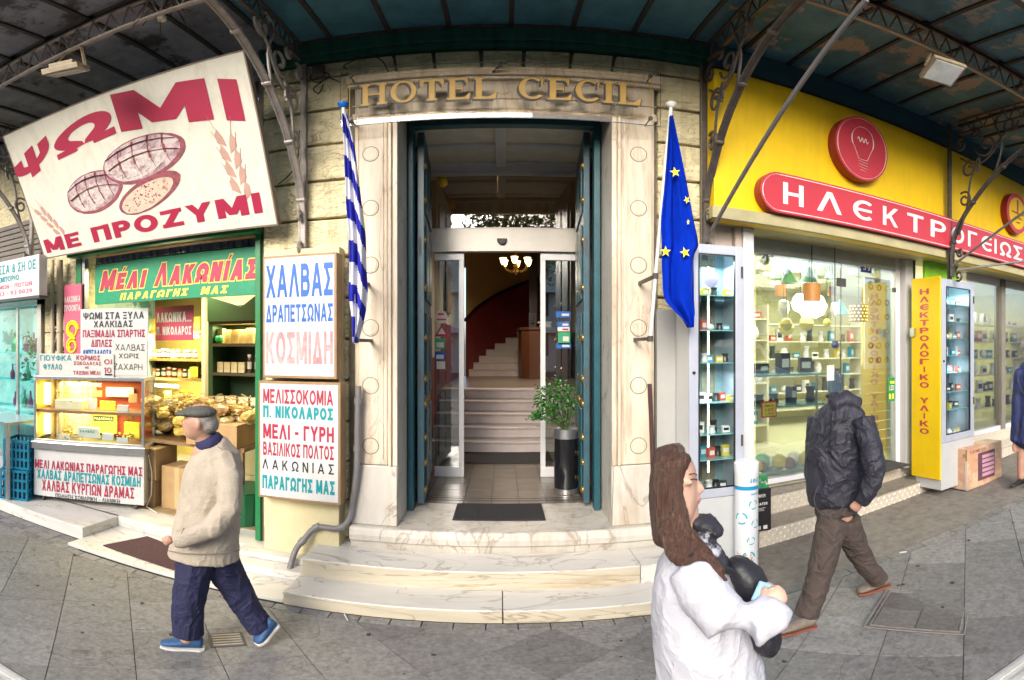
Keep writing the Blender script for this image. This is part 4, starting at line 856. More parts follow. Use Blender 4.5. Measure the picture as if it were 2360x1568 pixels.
# ---- display cabinet on wheels
KB = .452; KP = wall(5.903, KB); ks = lambda px: KP.s_(px, 900)
s0, s1 = ks(78), ks(332); kz = lambda z_: z_
cab = thing('display_cabinet', 'glass fronted pastry cabinet on wheels with red and teal lettering', 'cabinet', KP.pt((s0 + s1) / 2, .134, -.2))
dep = .52
q = MB(); q.pbox(KP, s0, s1, .20, .755, -dep, 0); q.build('lower_panel', whiteb, cab, bevel=.004)
q = MB(); q.pbox(KP, s0 - .03, s1 + .02, .757, .84, -dep, .04); q.build('steel_ledge', steel, cab, bevel=.006)
q = MB(); w_ = .028
for a in (s0, s1 - w_): q.pbox(KP, a, a + w_, .84, 1.54, -w_, 0); q.pbox(KP, a, a + w_, .84, 1.54, -dep, -dep + w_)
q.pbox(KP, s0, s1, 1.54, 1.575, -dep, 0); q.pbox(KP, s0 + w_, s1 - w_, .84, .865, -.03, 0); q.build('frame', steel, cab, bevel=.002)
q = MB(); q.pbox(KP, s0 + w_, s1 - w_, .866, 1.538, -.016, -.01); q.build('front_pane', G_CLEAR, cab); q = MB(); q.pbox(KP, s1 - .012, s1 - .006, .866, 1.538, -dep + w_, -w_); q.build('side_pane', G_CLEAR, cab)
q = MB(); q.pbox(KP, s0 + .01, s1 - .02, 1.17, 1.20, -dep + .01, -.03); q.build('shelf', M('shelf_brown', (.25, .12, .06), .5), cab)
q = MB(); q.pbox(KP, s0 + .01, s1 - .02, .866, 1.53, -dep, -dep + .02); q.build('back_panel', M('cab_red', (.42, .07, .025), .6, 0, .1, 5), cab)
q = MB(); q.pbox(KP, s0 + .005, s0 + .02, .866, 1.53, -dep, -.04); q.build('side_panel', yell, cab)
q = MB(); q.pbox(KP, s1 - .045, s1 - .04, .20, .755, 0, .001)
for sx in (s0 + .1, s1 - .1):
    for dd in (-.06, -dep + .06):
        q = MB(); c = KP.pt(sx, .165, dd); q.lathe(c - KP.r * .012, [(.034, 0), (.034, .024)], 14, KP.r); q.pbox(KP, sx - .015, sx + .015, .165, .205, dd - .02, dd + .02); q.build('wheel', dkgrey, cab)
for k, (zz, yy) in enumerate(((1.30, 1.5), (.98, 1.15))):
    q = MB(); c = KP.pt(s0 + .075, 0, -.2); q.cyl((c.x, c.y), .04, .90 + .34 * (1 - k), 1.13 + .36 * (1 - k), 14); q.build('tube_lamp', lamp_y, cab)
R_ = math.atan2(KB, 1)
for zz in (1.50, 1.15):
    area_light('cabinet_lamp', KP.pt((s0 + s1) / 2, zz, -.25), .8, 7 if zz > 1.3 else 5, (1, .80, .30), (0, 0, R_), .2)
KT = KP.off(.0)
for s_, a, b, yt, yb, mt, wt_ in (('ΜΕΛΙ ΛΑΚΩΝΙΑΣ ΠΑΡΑΓΩΓΗΣ ΜΑΣ', 81, 328, 1058, 1078, redc, .22), ('ΧΑΛΒΑΣ ΔΡΑΠΕΤΣΩΝΑΣ ΚΟΣΜΙΔΗ', 86, 324, 1080, 1102, teall, .22), ('ΧΑΛΒΑΣ ΚΥΡΓΙΩΝ ΔΡΑΜΑΣ', 97, 309, 1105, 1130, redc, .2), ('ΠΩΛΗΣΗ ΧΟΝΔΡΙΚΗ - ΛΙΑΝΙΚΗ', 128, 276, 1137, 1147, dkgrey, .16)):
    lpx(KT, s_, a, b, yt, yb, mt, cab, wt=wt_, gap=.15)
# white boards standing on the cabinet
BD = KP.off(-.02); b0, b1 = ks(184), ks(340)
wb = thing('price_board', 'white board with black, red and blue bakery words on top of the cabinet', 'sign', BD.pt((b0 + b1) / 2, 1.58))
q = MB(); q.pbox(BD, b0, b1, 1.578, 2.31, -.02, 0); q.build('board', whiteb, wb, bevel=.003)
for s_, a, b, yt, yb, mt, wt_ in (('ΨΩΜΙ ΣΤΑ ΞΥΛΑ', 192, 332, 721, 737, blackl, .2), ('ΧΑΛΚΙΔΑΣ', 216, 306, 740, 755, blackl, .19), ('ΠΑΞΙΜΑΔΙΑ ΣΠΑΡΤΗΣ', 191, 334, 761, 778, redc, .2), ('ΔΙΠΛΕΣ', 210, 258, 783, 800, redc, .2), ('ΑΜΥΓΔΑΛΩΤΑ', 191, 257, 806, 820, bluel, .24)):
    lpx(BD, s_, a, b, yt, yb, mt, wb, wt=wt_, gap=.14)
q = MB(); q.pbox(BD, ks(262), ks(338), 1.60, BD.t_(262, 788), .001, .004); q.build('pasted_note', paper, wb)
N1 = BD.off(.004)
for s_, a, b, yt, yb in (('ΧΑΛΒΑΣ', 266, 334, 793, 809), ('χωρισ', 274, 320, 815, 826), ('ΖΑΧΑΡΗ', 262, 328, 838, 853)): lpx(N1, s_, a, b, yt, yb, blackl, wb, wt=.11, jit=.12)
w2 = thing('handwritten_card', 'low white card with handwritten teal and red words, left of the price board', 'sign', BD.pt(ks(140), 1.58))
q = MB(); q.pbox(BD, ks(91), ks(262), 1.578, BD.t_(91, 815), .012, .02); q.build('card', paper, w2)
N2 = BD.off(.021)
for s_, a, b, yt, yb, mt in (('ΓΙΟΥΦΚΑ', 93, 165, 818, 832, teall), ('φυλλο', 100, 143, 838, 852, teall), ('κορμοσ', 176, 231, 819, 831, redc), ('σοκολατασ', 170, 233, 833, 842, redc), ('με', 196, 205, 845, 850, redc), ('ταχινη μελι', 169, 231, 854, 864, redc), ('10', 240, 257, 847, 860, redc), ('ΟΙ', 240, 258, 828, 840, redc)): lpx(N2, s_, a, b, yt, yb, mt, w2, wt=.15, jit=.1)
q = MB(); q.pbox(BD, ks(242), ks(258), 1.60, 1.615, .02, .03); q.build('clip', black, w2)
# things in the cabinet
def in_cab(a, z_, d): return KP.pt(a, z_, d)
W_ = s1 - s0
def cabbox(name, lab, cat, f0, f1, z0, z1, d0, d1, mt, grp=None):
    q = MB(); q.pbox(KP, s0 + f0 * W_, s0 + f1 * W_, z0, z1, d0, d1); return tag(q.build(name, mt, bevel=.004), lab, cat, grp)
halv = M('halva', (.72, .66, .42), .7, 0, .08, 8, col2=(.12, .07, .04), thr=.55, soft=.05)
cabbox('halva_block', 'marbled block of halva on the cabinet\'s upper shelf', 'halva', .16, .42, 1.20, 1.30, -.35, -.12, halv)
cabbox('halva_block', 'speckled halva block at the back of the upper shelf, behind the marbled one', 'halva', .20, .45, 1.20, 1.42, -.48, -.38, M('halva_pale', (.75, .70, .45), .7, 0, .1, 10))
for k, (f0, f1, z0, z1, dd, mt, lb) in enumerate(((.45, .53, 1.2, 1.32, -.2, paper, 'small white label card beside the marbled halva'), (.45, .54, 1.33, 1.40, -.34, card, 'brown pastry box on the upper shelf above the label card'), (.56, .70, 1.2, 1.30, -.2, ypaper, 'yellow tray of sweets in the middle of the upper shelf'), (.56, .82, 1.33, 1.44, -.42, paper, 'long white pastry box at the back of the upper shelf'), (.74, .84, 1.2, 1.27, -.12, paper, 'white card at the right end of the upper shelf'), (.80, .88, 1.28, 1.38, -.30, card, 'small framed brown box at the right of the upper shelf'),
        (.36, .66, .90, 1.14, -.44, yell, 'big yellow notice board standing on the lower shelf'), (.36, .56, .88, 1.0, -.18, paper, 'large white tag in front of the lower notice board'), (.60, .70, .87, .95, -.14, paper, 'small white tag in the middle of the lower shelf'), (.76, .90, .88, 1.06, -.3, ypaper, 'framed yellow tag on the right of the lower shelf'))):
    o = cabbox('tag_card' if 'tag' in lb or 'card' in lb else 'pastry_box', lb, 'card' if 'tag' in lb or 'card' in lb else 'box', f0, f1, z0, z1, dd - .03, dd, mt)
    if k == 6: q = MB(); q.pbox(KP, s0 + .39 * W_, s0 + .63 * W_, 1.04, 1.10, dd, dd + .003); q.build('dark_band', dgreen, o); lettering(KP, 'ΠΑΡΑΔΟΣΙΑΚΑ', s0 + .40 * W_, s0 + .62 * W_, 1.055, 1.085, paper, o, d=dd + .005)
    if k == 7: lettering(KP, 'ΧΑΛΒΑΣ', s0 + .38 * W_, s0 + .52 * W_, .94, .97, teall, o, d=dd + .003)
lettering(KP, 'ΠΟΙΚΙΛΙΕΣ ΓΕΥΣΕΙΣ', s0 + .22 * W_, s0 + .55 * W_, 1.45, 1.49, paper, cab, d=-.30)
rs = random.Random(8)
for f, lb in ((.27, 'heap of small golden pastries left on the lower shelf'), (.80, 'heap of brown pastries right on the lower shelf')):
    q = MB()
    for k in range(28):
        c = in_cab(s0 + f * W_ + rs.gauss(0, .04), .885 + rs.random() * .07, -.16 + rs.gauss(0, .04)); a = rs.random() * 3
        q.tube([c, c + Vector((math.cos(a), math.sin(a), rs.uniform(-.3, .3))) * .03], .011, 5)
    tag(q.build('pastries', M('pastry', (.50, .33, .06), .5, 0, .3, 20)), lb, 'pastries', kind='stuff')
    q = MB(); q.pbox(KP, s0 + (f - .05) * W_, s0 + (f + .05) * W_, .868, .925, -.07, -.06); tag(q.build('price_tag', paper), 'white price tag before the ' + lb.replace('heap of ', ''), 'price tag')
q = MB(); q.tube([KP.pt(s1 + .02, .74, -.1), KP.pt(s1 + .06, .55, -.1), KP.pt(s1 + .05, .3, -.12), KP.pt(s1 + .0, .16, -.1), KP.pt(s1 + .15, .142, .05)], .006, 5); tag(q.build('power_cable', paper), 'pale power cable hanging down the right side of the cabinet', 'cable')
# red hanging sign
RS = wall(4.6); q = MB(); a0, a1 = RS.s_(358), RS.s_(445); q.pbox(RS, a0, a1, RS.t_(358, 785), RS.t_(358, 708), -.012, 0)
rsn = tag(q.build('hanging_sign', M('sign_rose', (.50, .05, .09), .5, 0, .05)), 'rose red sign with white letters hanging in the bakery opening', 'sign')
lettering(RS, 'ΛΑΚΩΝΙΚΑ...', a0 + .02, a1 - .02, RS.t_(358, 744), RS.t_(358, 722), paper, rsn, wt=.24); lettering(RS, 'Π. ΝΙΚΟΛΑΡΟΣ', a0 + .02, a1 - .02, RS.t_(358, 773), RS.t_(358, 754), paper, rsn, wt=.24)
# shelves with jars
SP = wall(6.55); xs0, xs1 = -5.6, -3.98
jarm = []
for nm, c1, c2 in (('a', (.28, .05, .02), (.7, .6, .45)), ('b', (.75, .65, .25), (.15, .5, .1)), ('c', (.08, .04, .02), (.8, .8, .75)), ('d', (.60, .40, .08), (.7, .1, .1))):
    q = MB(); q.lathe((0, 0, 0), [(.036, 0), (.038, .01), (.038, .105), (.03, .12)], 12); q.cur = 1; q.lathe((0, 0, .12), [(.031, 0), (.031, .022)], 12); q.cur = 2; q.lathe((0, 0, .03), [(.0388, 0), (.0388, .055)], 12)
    o = q.build('jar', [M('jar_' + nm, c1, .25), M('lid_' + nm, c2, .4), paper]); jarm.append(o.data); bpy.data.objects.remove(o)
bmesh_box = {}
for nm, sz, mt in (('pack', (.09, .05, .13), M('pack_tan', (.55, .42, .16), .5, 0, .3, 20)), ('carton', (.08, .06, .06), M('pack_pale', (.72, .66, .40), .6, 0, .15, 20)), ('tin', (.10, .08, .2), M('tin_gold', (.72, .60, .12), .4, 0, .2, 14, col2=(.25, .2, .05), thr=.6))):
    q = MB(); q.box(-sz[0] / 2, sz[0] / 2, -sz[1] / 2, sz[1] / 2, 0, sz[2]); o = q.build(nm, mt, bevel=0); bmesh_box[nm] = o.data; bpy.data.objects.remove(o)
def put(me, name, loc, lab, cat, grp, rz=0, s=1):
    o = bpy.data.objects.new(name, me); C.objects.link(o); o.location = loc; o.rotation_euler = (0, 0, rz); o.scale = (s, s, s) if not isinstance(s, tuple) else s
    return tag(o, lab, cat, grp)
wsf = thing('wall_shelf', 'wooden wall shelves lit by tube lamps at the back of the bakery', 'shelf', (-5.2, 6.6, 1.6))
rs = random.Random(12)
for k, (zz, kinds) in enumerate(((1.73, 'jar'), (1.45, 'jar'), (2.13, 'tin'))):
    q = MB(); q.box(xs0 - .8, xs1, 6.3, 7.2, zz - .035, zz); q.build('shelf_board', woodt, wsf)
    x = xs0 - .2; i = 0
    while x < xs1 - .12:
        if kinds == 'jar': put(rs.choice(jarm), 'honey_jar', (x, 6.36 + rs.uniform(0, .05), zz), 'jar %s of the row on the %s bakery wall shelf' % ('at the left' if x < xs0 + .4 else 'near the middle' if x < xs0 + 1.0 else 'at the right', 'middle' if k == 0 else 'lowest'), 'jar', 'jars on the bakery wall shelves', rs.random() * 3, rs.uniform(.85, 1.1)); x += .092
        else: put(bmesh_box['tin'], 'oil_tin', (x, 6.40, zz), 'golden tin %s of the row on the top bakery wall shelf' % ('at the left' if x < xs0 + .4 else 'near the middle' if x < xs0 + 1.0 else 'at the right'), 'tin', 'tins on the top bakery shelf'); x += .13
for k, (x, zz) in enumerate(((-5.75, 1.73), (-5.6, 1.73), (-5.45, 1.73))): put(bmesh_box['tin'], 'oil_tin', (x - .3, 6.36, zz), 'large golden tin at the left end of the middle bakery shelf', 'tin', 'tins at the left of the middle shelf', 0, (1, 1, 1.2))
for x, zz, w__ in ((-4.85, 1.33, .9), (-4.4, 2.05, .7)):
    q = MB(); q.tube([(x - w__ / 2, 6.32, zz), (x + w__ / 2, 6.32, zz)], .022, 8); l = tag(q.build('tube_lamp', lamp_w), 'glowing tube lamp under the %s wall shelf' % ('lowest' if zz < 1.5 else 'top'), 'lamp')
    area_light('shelf_lamp_light', (x, 6.22, zz), w__, 16, (1, .86, .45), (math.radians(60), 0, 0), .15)
for px, py in ((372, 905), (468, 765)):
    pass
for k, (x, zz) in enumerate(((-5.0, 1.30), (-4.6, 1.12), (-4.3, 1.15), (-4.15, 1.48))):
    q = MB(); q.box(x, x + .12, 6.27, 6.275, zz, zz + .14); tag(q.build('price_note', ypaper), 'yellow price note %s' % ('at the left end of the wall shelf', 'hanging on the yellow wall, left one', 'hanging on the yellow wall, right one', 'standing at the right end of the lowest shelf')[k], 'note')
# green cabinet
gc = thing('shelf_cabinet', 'dark green shelf cabinet packed with jars and cartons, right side of the bakery', 'cabinet', (-2.95, 5.5, .14))
gx0, gx1, gy = -3.32, -2.36, 5.4
q = MB(); q.box(gx0, gx0 + .06, gy, gy + .5, .14, 2.42); q.box(gx1, gx1 + .06, gy, gy + .5, .14, 2.42); q.box(gx0, gx1, gy + .42, gy + .5, 1.0, 2.42); q.build('side_panel', dgreen, gc)
q = MB(); P = wall(gy - .02); q.poly(P, [(gx0, 2.2), (gx1 + .06, 2.2), (gx1 + .06, 2.42), (gx0 + .75, 2.36), (gx0 + .62, 2.47), (gx0 + .45, 2.36), (gx0, 2.5)], -.04, .0); q.build('crest', dgreen, gc)
for zz in (1.22, 1.60, 1.94, 2.2): q = MB(); q.box(gx0 + .06, gx1, gy, gy + .42, zz - .035, zz); q.build('shelf_board', M('board_dark', (.05, .04, .015), .6), gc)
area_light('cabinet_top_lamp', (-2.85, gy + .12, 2.15), .7, 9, (1, .85, .5), (0, 0, 0), .1)
rs = random.Random(31)
for zz, kd in ((1.94, 'bag'), (1.60, 'mix'), (1.22, 'carton')):
    x = gx0 + .12
    while x < gx1 - .05:
        if kd == 'bag': o = put(bmesh_box['pack'], 'snack_bag', (x, gy + .1 + rs.uniform(0, .05), zz), 'upright tan packet in the row on the green cabinet top shelf', 'packet', 'packets in the green cabinet', rs.uniform(-.3, .3), (1, 1, rs.uniform(1.2, 1.6)))
        elif kd == 'mix':
            if x < gx0 + .5: put(bmesh_box['carton'], 'small_carton', (x, gy + .1, zz), 'pale carton in the row on the green cabinet middle shelf', 'carton', 'cartons in the green cabinet'); put(bmesh_box['carton'], 'small_carton', (x, gy + .1, zz + .062), 'pale carton in the upper row on the green cabinet middle shelf', 'carton', 'cartons in the green cabinet')
            else: put(jarm[2], 'sauce_jar', (x, gy + .1, zz), 'dark jar right of the cartons on the green cabinet middle shelf', 'jar', 'dark jars in the green cabinet', 0, (.7, .7, 1.5))
        else: put(bmesh_box['carton'], 'pastry_carton', (x, gy + .1, zz), 'pale box on the green cabinet lowest shelf', 'carton', 'boxes low in the green cabinet', 0, 1.6); 
        x += .095 if kd != 'carton' else .16
for k, x in enumerate((-3.2, -2.62)): q = MB(); q.lathe((x, gy + .05, 1.945), [(.02, 0), (.05, .03), (.05, .07), (.03, .09)], 10); tag(q.build('bow', M('bow_green', (.01, .25, .06), .3) if k == 0 else M('bow_red', (.5, .02, .03), .3)), ('green' if k == 0 else 'red') + ' wrapped bundle on the green cabinet top shelf', 'bundle')
# table with heaps of bagged goods and cartons beneath
tb_ = thing('goods_table', 'covered table under the heap of bagged rusks in the bakery', 'table', (-3.3, 5.0, .14))
q = MB(); q.box(-4.2, -2.45, 4.66, 5.35, .84, .88); q.build('table_top', wood, tb_)
for x in (-4.15, -2.5):
    for y in (4.7, 5.3): q = MB(); q.box(x - .025, x + .025, y - .025, y + .025, .141, .84); q.build('leg', wood, tb_)
for k, (x0, x1, y0, y1, z0, z1, lb) in enumerate(((-4.08, -3.42, 4.5, 4.9, .45, .80, 'wide brown carton stacked upper left under the bagged goods'), (-4.05, -3.45, 4.52, 4.9, .142, .44, 'brown carton on the bakery floor below the wide one'), (-3.38, -2.98, 4.55, 4.9, .142, .62, 'tall brown carton on the bakery floor, hidden partly by the old man'), (-3.1, -2.5, 4.6, 5.1, .88, 1.12, 'wrapped brown carton on the goods table, right of the cap'))):
    q = MB(); q.box(x0, x1, y0, y1, z0, z1); o = tag(q.build('cardboard_box', card, bevel=.006), lb, 'box'); q = MB(); q.box((x0 + x1) / 2 - .03, (x0 + x1) / 2 + .03, y0 - .002, y1, z0 + .02, z1 + .002); q.build('tape', M('tape', (.5, .36, .18), .35), o)
q = MB(); q.lathe((-2.42, 4.6, .142), [(.2, 0), (.25, .35), (.27, .36), (.24, .36)], 18); tag(q.build('green_tub', M('tub_green', (.01, .10, .04), .35)), 'dark green plastic tub by the right edge of the bakery opening', 'tub')
bagv = []
for v_ in range(4):
    bm = bmesh.new(); bmesh.ops.create_icosphere(bm, subdivisions=2, radius=1)
    for vt in bm.verts: n_ = noise.noise(vt.co * 1.7 + Vector((v_ * 9, 0, 0))); vt.co = Vector((vt.co.x * .13, vt.co.y * .09, vt.co.z * .055)) * (1 + .45 * n_)
    me = bpy.data.meshes.new('bag'); bm.to_mesh(me); bm.free(); me.materials.append([M('bag_a', (.42, .30, .12), .22, 0, .5, 30, .6, 60, col2=(.66, .62, .5), thr=.55, soft=.05), M('bag_b', (.30, .16, .06), .25, 0, .5, 25, .6, 60, col2=(.6, .5, .3), thr=.6, soft=.05), M('bag_c', (.60, .50, .25), .2, 0, .4, 25, .5, 50), M('bag_d', (.50, .34, .08), .3, 0, .4, 35, .5, 50, col2=(.75, .7, .6), thr=.6, soft=.03)][v_]); bagv.append(me)
rs = random.Random(17)
for k in range(92):
    u = rs.random(); x = -4.15 + 1.75 * u; lay = rs.random(); y = 4.72 + rs.random() * .5; hz = .92 + lay * (.44 - .25 * abs(u - .5)); hz = max(hz, 1.14) if u > .62 else hz 
    put(bagv[k % 4], 'rusk_bag', (x, y, hz), ('gold', 'dark brown', 'pale', 'orange')[k % 4] + ' bag of rusks in the ' + ('left' if u < .33 else 'middle' if u < .66 else 'right') + ' third of the heap on the bakery table', 'bag', 'bags of rusks heaped on the bakery table', rs.random() * 3, rs.uniform(.7, 1.15))
tw = MB()
for k in range(240): c = Vector((-4.1 + rs.random() * 1.55, 4.7 + rs.random() * .45, 1.16 + rs.random() * .22)); a = rs.random() * 6.3; tw.tube([c, c + Vector((math.cos(a) * .07, math.sin(a) * .07, rs.uniform(-.02, .03)))], .007, 4)
tag(tw.build('rusk_sticks', M('sticks', (.38, .25, .09), .6, 0, .3, 20)), 'loose sesame sticks lying on the heap of bags', 'rusks', kind='stuff')
q = MB(); q.box(-4.5, -4.42, 5.0, 5.2, 2.85, 2.95)
q = MB(); q.lathe((-3.5, 5.3, 2.9), [(.09, 0), (.07, .06), (.03, .1)], 14); tag(q.build('ceiling_lamp', lamp_w, smooth=True), 'small lit ceiling lamp above the goods table', 'lamp')
area_light('bakery_ceiling_light', (-3.5, 5.3, 2.85), .6, 42, (1, .84, .48))

# ---- two light box signs on the pillar
q = MB(); q.box(-1.90, -1.255, 3.97, 4.2, .15, .98); q.box(-1.895, -1.26, 3.99, 4.2, .98, 2.7); tag(q.build('sign_pillar', plaster_y, bevel=.006), 'pale yellow plaster pillar carrying the two box signs', 'pillar')
SB = wall(3.83)
for lab, x0, x1, z0, z1, rows in (('upper box sign with large blue letters and a faded red name', -1.845, -1.23, 1.655, 2.625, (('ΧΑΛΒΑΣ', .02, .98, .66, .94, bluel, .2, 0), ('ΔΡΑΠΕΤΣΩΝΑΣ', .02, .98, .45, .60, bluel, .21, 0), ('ΚΟΣΜΙΔΗ', .02, .98, .10, .37, 'fade', .22, 0))),
        ('lower box sign with red, teal and black lines of letters', -1.885, -1.20, .67, 1.63, (('ΜΕΛΙΣΣΟΚΟΜΙΑ', .04, .94, .83, .955, redc, .2, 0), ('Π. ΝΙΚΟΛΑΡΟΣ', .04, .94, .705, .81, teall, .27, 0), ('ΜΕΛΙ - ΓΥΡΗ', .04, .95, .52, .65, redc, .22, 0), ('ΒΑΣΙΛΙΚΟΣ ΠΟΛΤΟΣ', .04, .95, .37, .49, redc, .2, 0), ('Λ Α Κ Ω Ν Ι Α Σ', .03, .95, .245, .335, blackl, .17, 0), ('ΠΑΡΑΓΩΓΗΣ ΜΑΣ', .03, .96, .065, .19, teall, .25, 0)))):
    t = thing('light_box_sign', lab, 'sign', ((x0 + x1) / 2, 3.9, z0))
    q = MB(); q.pbox(SB, x0, x1, z0, z1, -.15, -.002); q.build('case', M('case_tan', (.30, .19, .09), .6, 0, .2, 6), t, bevel=.004)
    q = MB(); q.pbox(SB, x0 + .018, x1 - .018, z0 + .02, z1 - .02, -.002, .002); q.build('front_face', whiteb, t)
    w_, h_ = x1 - x0 - .036, z1 - z0 - .04
    for s_, u0, u1, v0, v1, mt, wt_, _ in rows:
        fade = mt == 'fade'
        if fade: mt = M('faded_red', (.55, .42, .40), .5, 0, .02, 3, col2=(.42, .06, .10), thr=.40, soft=.2)
        lettering(SB, s_, x0 + .018 + u0 * w_, x0 + .018 + u1 * w_, z0 + .02 + v0 * h_, z0 + .02 + v1 * h_, mt, t, wt=wt_, gap=.13)
# drain pipe
P = wall(3.99); dp = [(826, 890), (824, 960), (822, 1080), (812, 1160), (806, 1195), (786, 1214), (735, 1212), (712, 1234), (695, 1262), (692, 1330)]
q = MB(); pts = [Vector(v) for v in sm([P.pt(*P.st(x, y)) - Vector((0, max(0, (y - 1190)) * .0022, 0)) for x, y in dp], 5)]; q.tube(pts, .025, 10)
pipe = tag(q.build('drain_pipe', pvc, smooth=True), 'bent grey plastic drain pipe beside the lower box sign', 'pipe')
for k in (3, 8, 24, 30, 36): q = MB(); d_ = (pts[k + 1] - pts[k]).normalized(); q.tube([pts[k] - d_ * .025, pts[k] + d_ * .025], .032, 10); q.build('collar', pvc, pipe)
# thin pipes right of the portal
q = MB(); P = wall(4.06); q.tube([P.pt(*P.st(1497, 885)), P.pt(*P.st(1500, 950)), P.pt(*P.st(1508, 1180))], .018, 8); tag(q.build('gas_pipe', M('pipe_brown', (.06, .025, .025), .5), smooth=True), 'thin brown pipe on the wall right of the portal', 'pipe')

# ---- flags
def cloth(rows, P, nu, fold, mats, mfun, name, parent, dep0=0, phase=0):
    rows = sm(rows, 14 if nu > 30 else 6); n = len(rows); vs = []; fs = []; ms = []
    for i, (y, xl, xr) in enumerate(rows):
        v = i / (n - 1)
        for k in range(nu + 1):
            u = k / nu; px = xl + (xr - xl) * u; s_, t_ = P.st(px, y)
            vs.append(P.pt(s_, t_, dep0 + fold * math.sin(u * 9 + phase + v * 2) * (.3 + v) + fold * .5 * math.sin(u * 21 + v * 5)))
    for i in range(n - 1):
        for k in range(nu): a = i * (nu + 1) + k; fs.append((a, a + nu + 1, a + nu + 2, a + 1)); ms.append(mfun(k / nu, i / (n - 1)))
    mb = MB(); mb.add(vs, fs); mb.m = ms; o = mb.build(name, mats, parent, smooth=True); s = o.modifiers.new('thick', 'SOLIDIFY'); s.thickness = .003; s.offset = 0; return o
FP = wall(3.62)
def flagpole(pa, pb, mt, mt2, parent, P):
    a, b = P.pt(*P.st(*pa)), P.pt(*P.st(*pb)); q = MB(); q.tube([a, b], .014, 10); q.build('pole', mt, parent, smooth=True)
    q = MB(); q.lathe(a, [(.022, -.02), (.04, 0), (.042, .018), (.02, .028)], 14); q.build('finial', mt2, parent, smooth=True)
    for f in (.74, .985): c = a + (b - a) * f; q = MB(); q.bar(c + Vector((0, 0, 0)), c + Vector((0, .5, 0)), .02, .025); q.tube([c + Vector((0, 0, -.02)), c + Vector((0, 0, .02))], .022, 10); q.build('pole_clamp', iron, parent)
gf = thing('greek_flag', 'furled blue and white striped flag on a pole left of the portal', 'flag', FP.pt(*FP.st(818, 793)))
flagpole((791, 243), (820, 793), white, M('finial_blue', (.0, .12, .5), .4), gf, FP)
def gm(u, v):
    x = v * 11.5 - u * 1.3 + math.sin(u * 4) * .3
    return 0 if int(math.floor(x)) % 2 else 1
cloth([(262, 790, 800), (330, 793, 816), (400, 797, 824), (470, 800, 832), (540, 806, 840), (610, 808, 842), (680, 806, 845), (730, 812, 838), (790, 815, 823)], FP.off(.02), 40, .03, [fwhite, flagblue], gm, 'flag_cloth', gf)
ef = thing('eu_flag', 'blue flag with yellow stars hanging on a white pole right of the portal', 'flag', FP.pt(*FP.st(1498, 790)))
flagpole((1547, 243), (1498, 790), white, white, ef, FP)
cloth([(268, 1543, 1549), (330, 1538, 1562), (420, 1530, 1582), (505, 1521, 1600), (560, 1522, 1612), (590, 1522, 1603), (640, 1524, 1603), (690, 1530, 1604), (725, 1560, 1605), (755, 1588, 1596)], FP.off(.03), 20, .035, [eublue], lambda u, v: 0, 'flag_cloth', ef)
for k, (x, y, r, rt, sq) in enumerate(((1556, 397, 13, .2, 1), (1583, 461, 10, .5, .8), (1586, 512, 8, .1, .5), (1534, 580, 13, 0, 1), (1579, 582, 13, .3, 1))):
    P = FP.off(.085); a, b = P.st(x, y); rr_ = r / F * 3.9; q = MB(); pts = []
    for i in range(10): an = PI / 2 + rt + i * PI / 5; q_ = rr_ * (1 if i % 2 == 0 else .4); pts.append((a + q_ * math.cos(an) * sq, b + q_ * math.sin(an)))
    n = 10; q.add([P.pt(s_, t_) for s_, t_ in pts] + [P.pt(a, b)], [(i, (i + 1) % 10, 10) for i in range(10)]); q.build('star', M('star_yellow', (.80, .70, .0), .6), ef)

# ---- far left neighbour shop
nb = thing('neighbour_shop', 'turquoise lit glass shop at the far left edge', 'shop', (-6, 4.3, .13))
MB().box(-4.92, -4.28, 4.28, 4.5, .134, 4.47).build('pier', plaster, nb)
for k in range(9):
    z = .2 + .47 * k
    if z < 4.1: MB().box(-4.90, -4.30, 4.24, 4.3, z, z + .455).build('stone_block', plaster, nb, bevel=.006)
MB().box(-9, -4.93, 4.3, 4.5, 2.98, 4.5).build('upper_wall', plaster, nb)
for k in range(8): MB().box(-9, -4.95, 4.23, 4.29, 2.98 + k * .07, 3.04 + k * .07).build('shutter_slat', M('shutter', (.14, .12, .10), .6), nb, bevel=.006)
q = MB(); q.box(-9, -4.93, 4.2, 4.3, 2.42, 2.5); q.box(-5.0, -4.93, 4.2, 4.3, .134, 2.5); q.build('window_frame', steel, nb)
q = MB(); q.box(-9, -5.0, 4.25, 4.258, .15, 2.42); q.build('window_pane', G_GREEN, nb)
q = MB(); q.box(-9, -4.95, 6.4, 6.5, .1, 3); q.box(-4.97, -4.92, 4.5, 6.4, .1, 3); q.build('inner_wall', M('turq_wall', (.35, .52, .50), .5, 0, .3, 3, col2=(.08, .22, .22), thr=.55, soft=.05), nb); q = MB(); q.box(-9, -4.95, 4.5, 6.5, 2.95, 3.0); q.build('inner_ceiling', white, nb)
q = MB(); q.box(-9, -4.95, 4.4, 6.5, .1, .14); q.build('inner_floor', tile, nb)
for zz in (.9, 1.35, 1.8): q = MB(); q.box(-8, -5.2, 5.3, 5.6, zz, zz + .02); q.build('glass_shelf', turq, nb)
for x in (-5.45, -6.05, -6.7): q = MB(); q.box(x - .02, x + .02, 4.24, 4.27, .15, 2.42); q.build('mullion', steel, nb)
for x, w_ in ((-7.6, .5), (-6.75, .35), (-6.1, .3)): q = MB(); q.box(x, x + w_, 6.3, 6.38, .15, 2.5); q.build('wall_panel', white, nb)
q = MB(); q.box(-8, -5.1, 4.45, 5.15, .14, .86); q.build('window_counter', white, nb)
q = MB(); q.box(-7.0, -5.6, 5.2, 5.5, 2.90, 2.94); q.build('ceiling_lamp', lamp_c, nb); area_light('neighbour_light', (-6.3, 5.3, 2.85), 1.2, 22, (.6, 1, .95))
rs = random.Random(9); botm = []
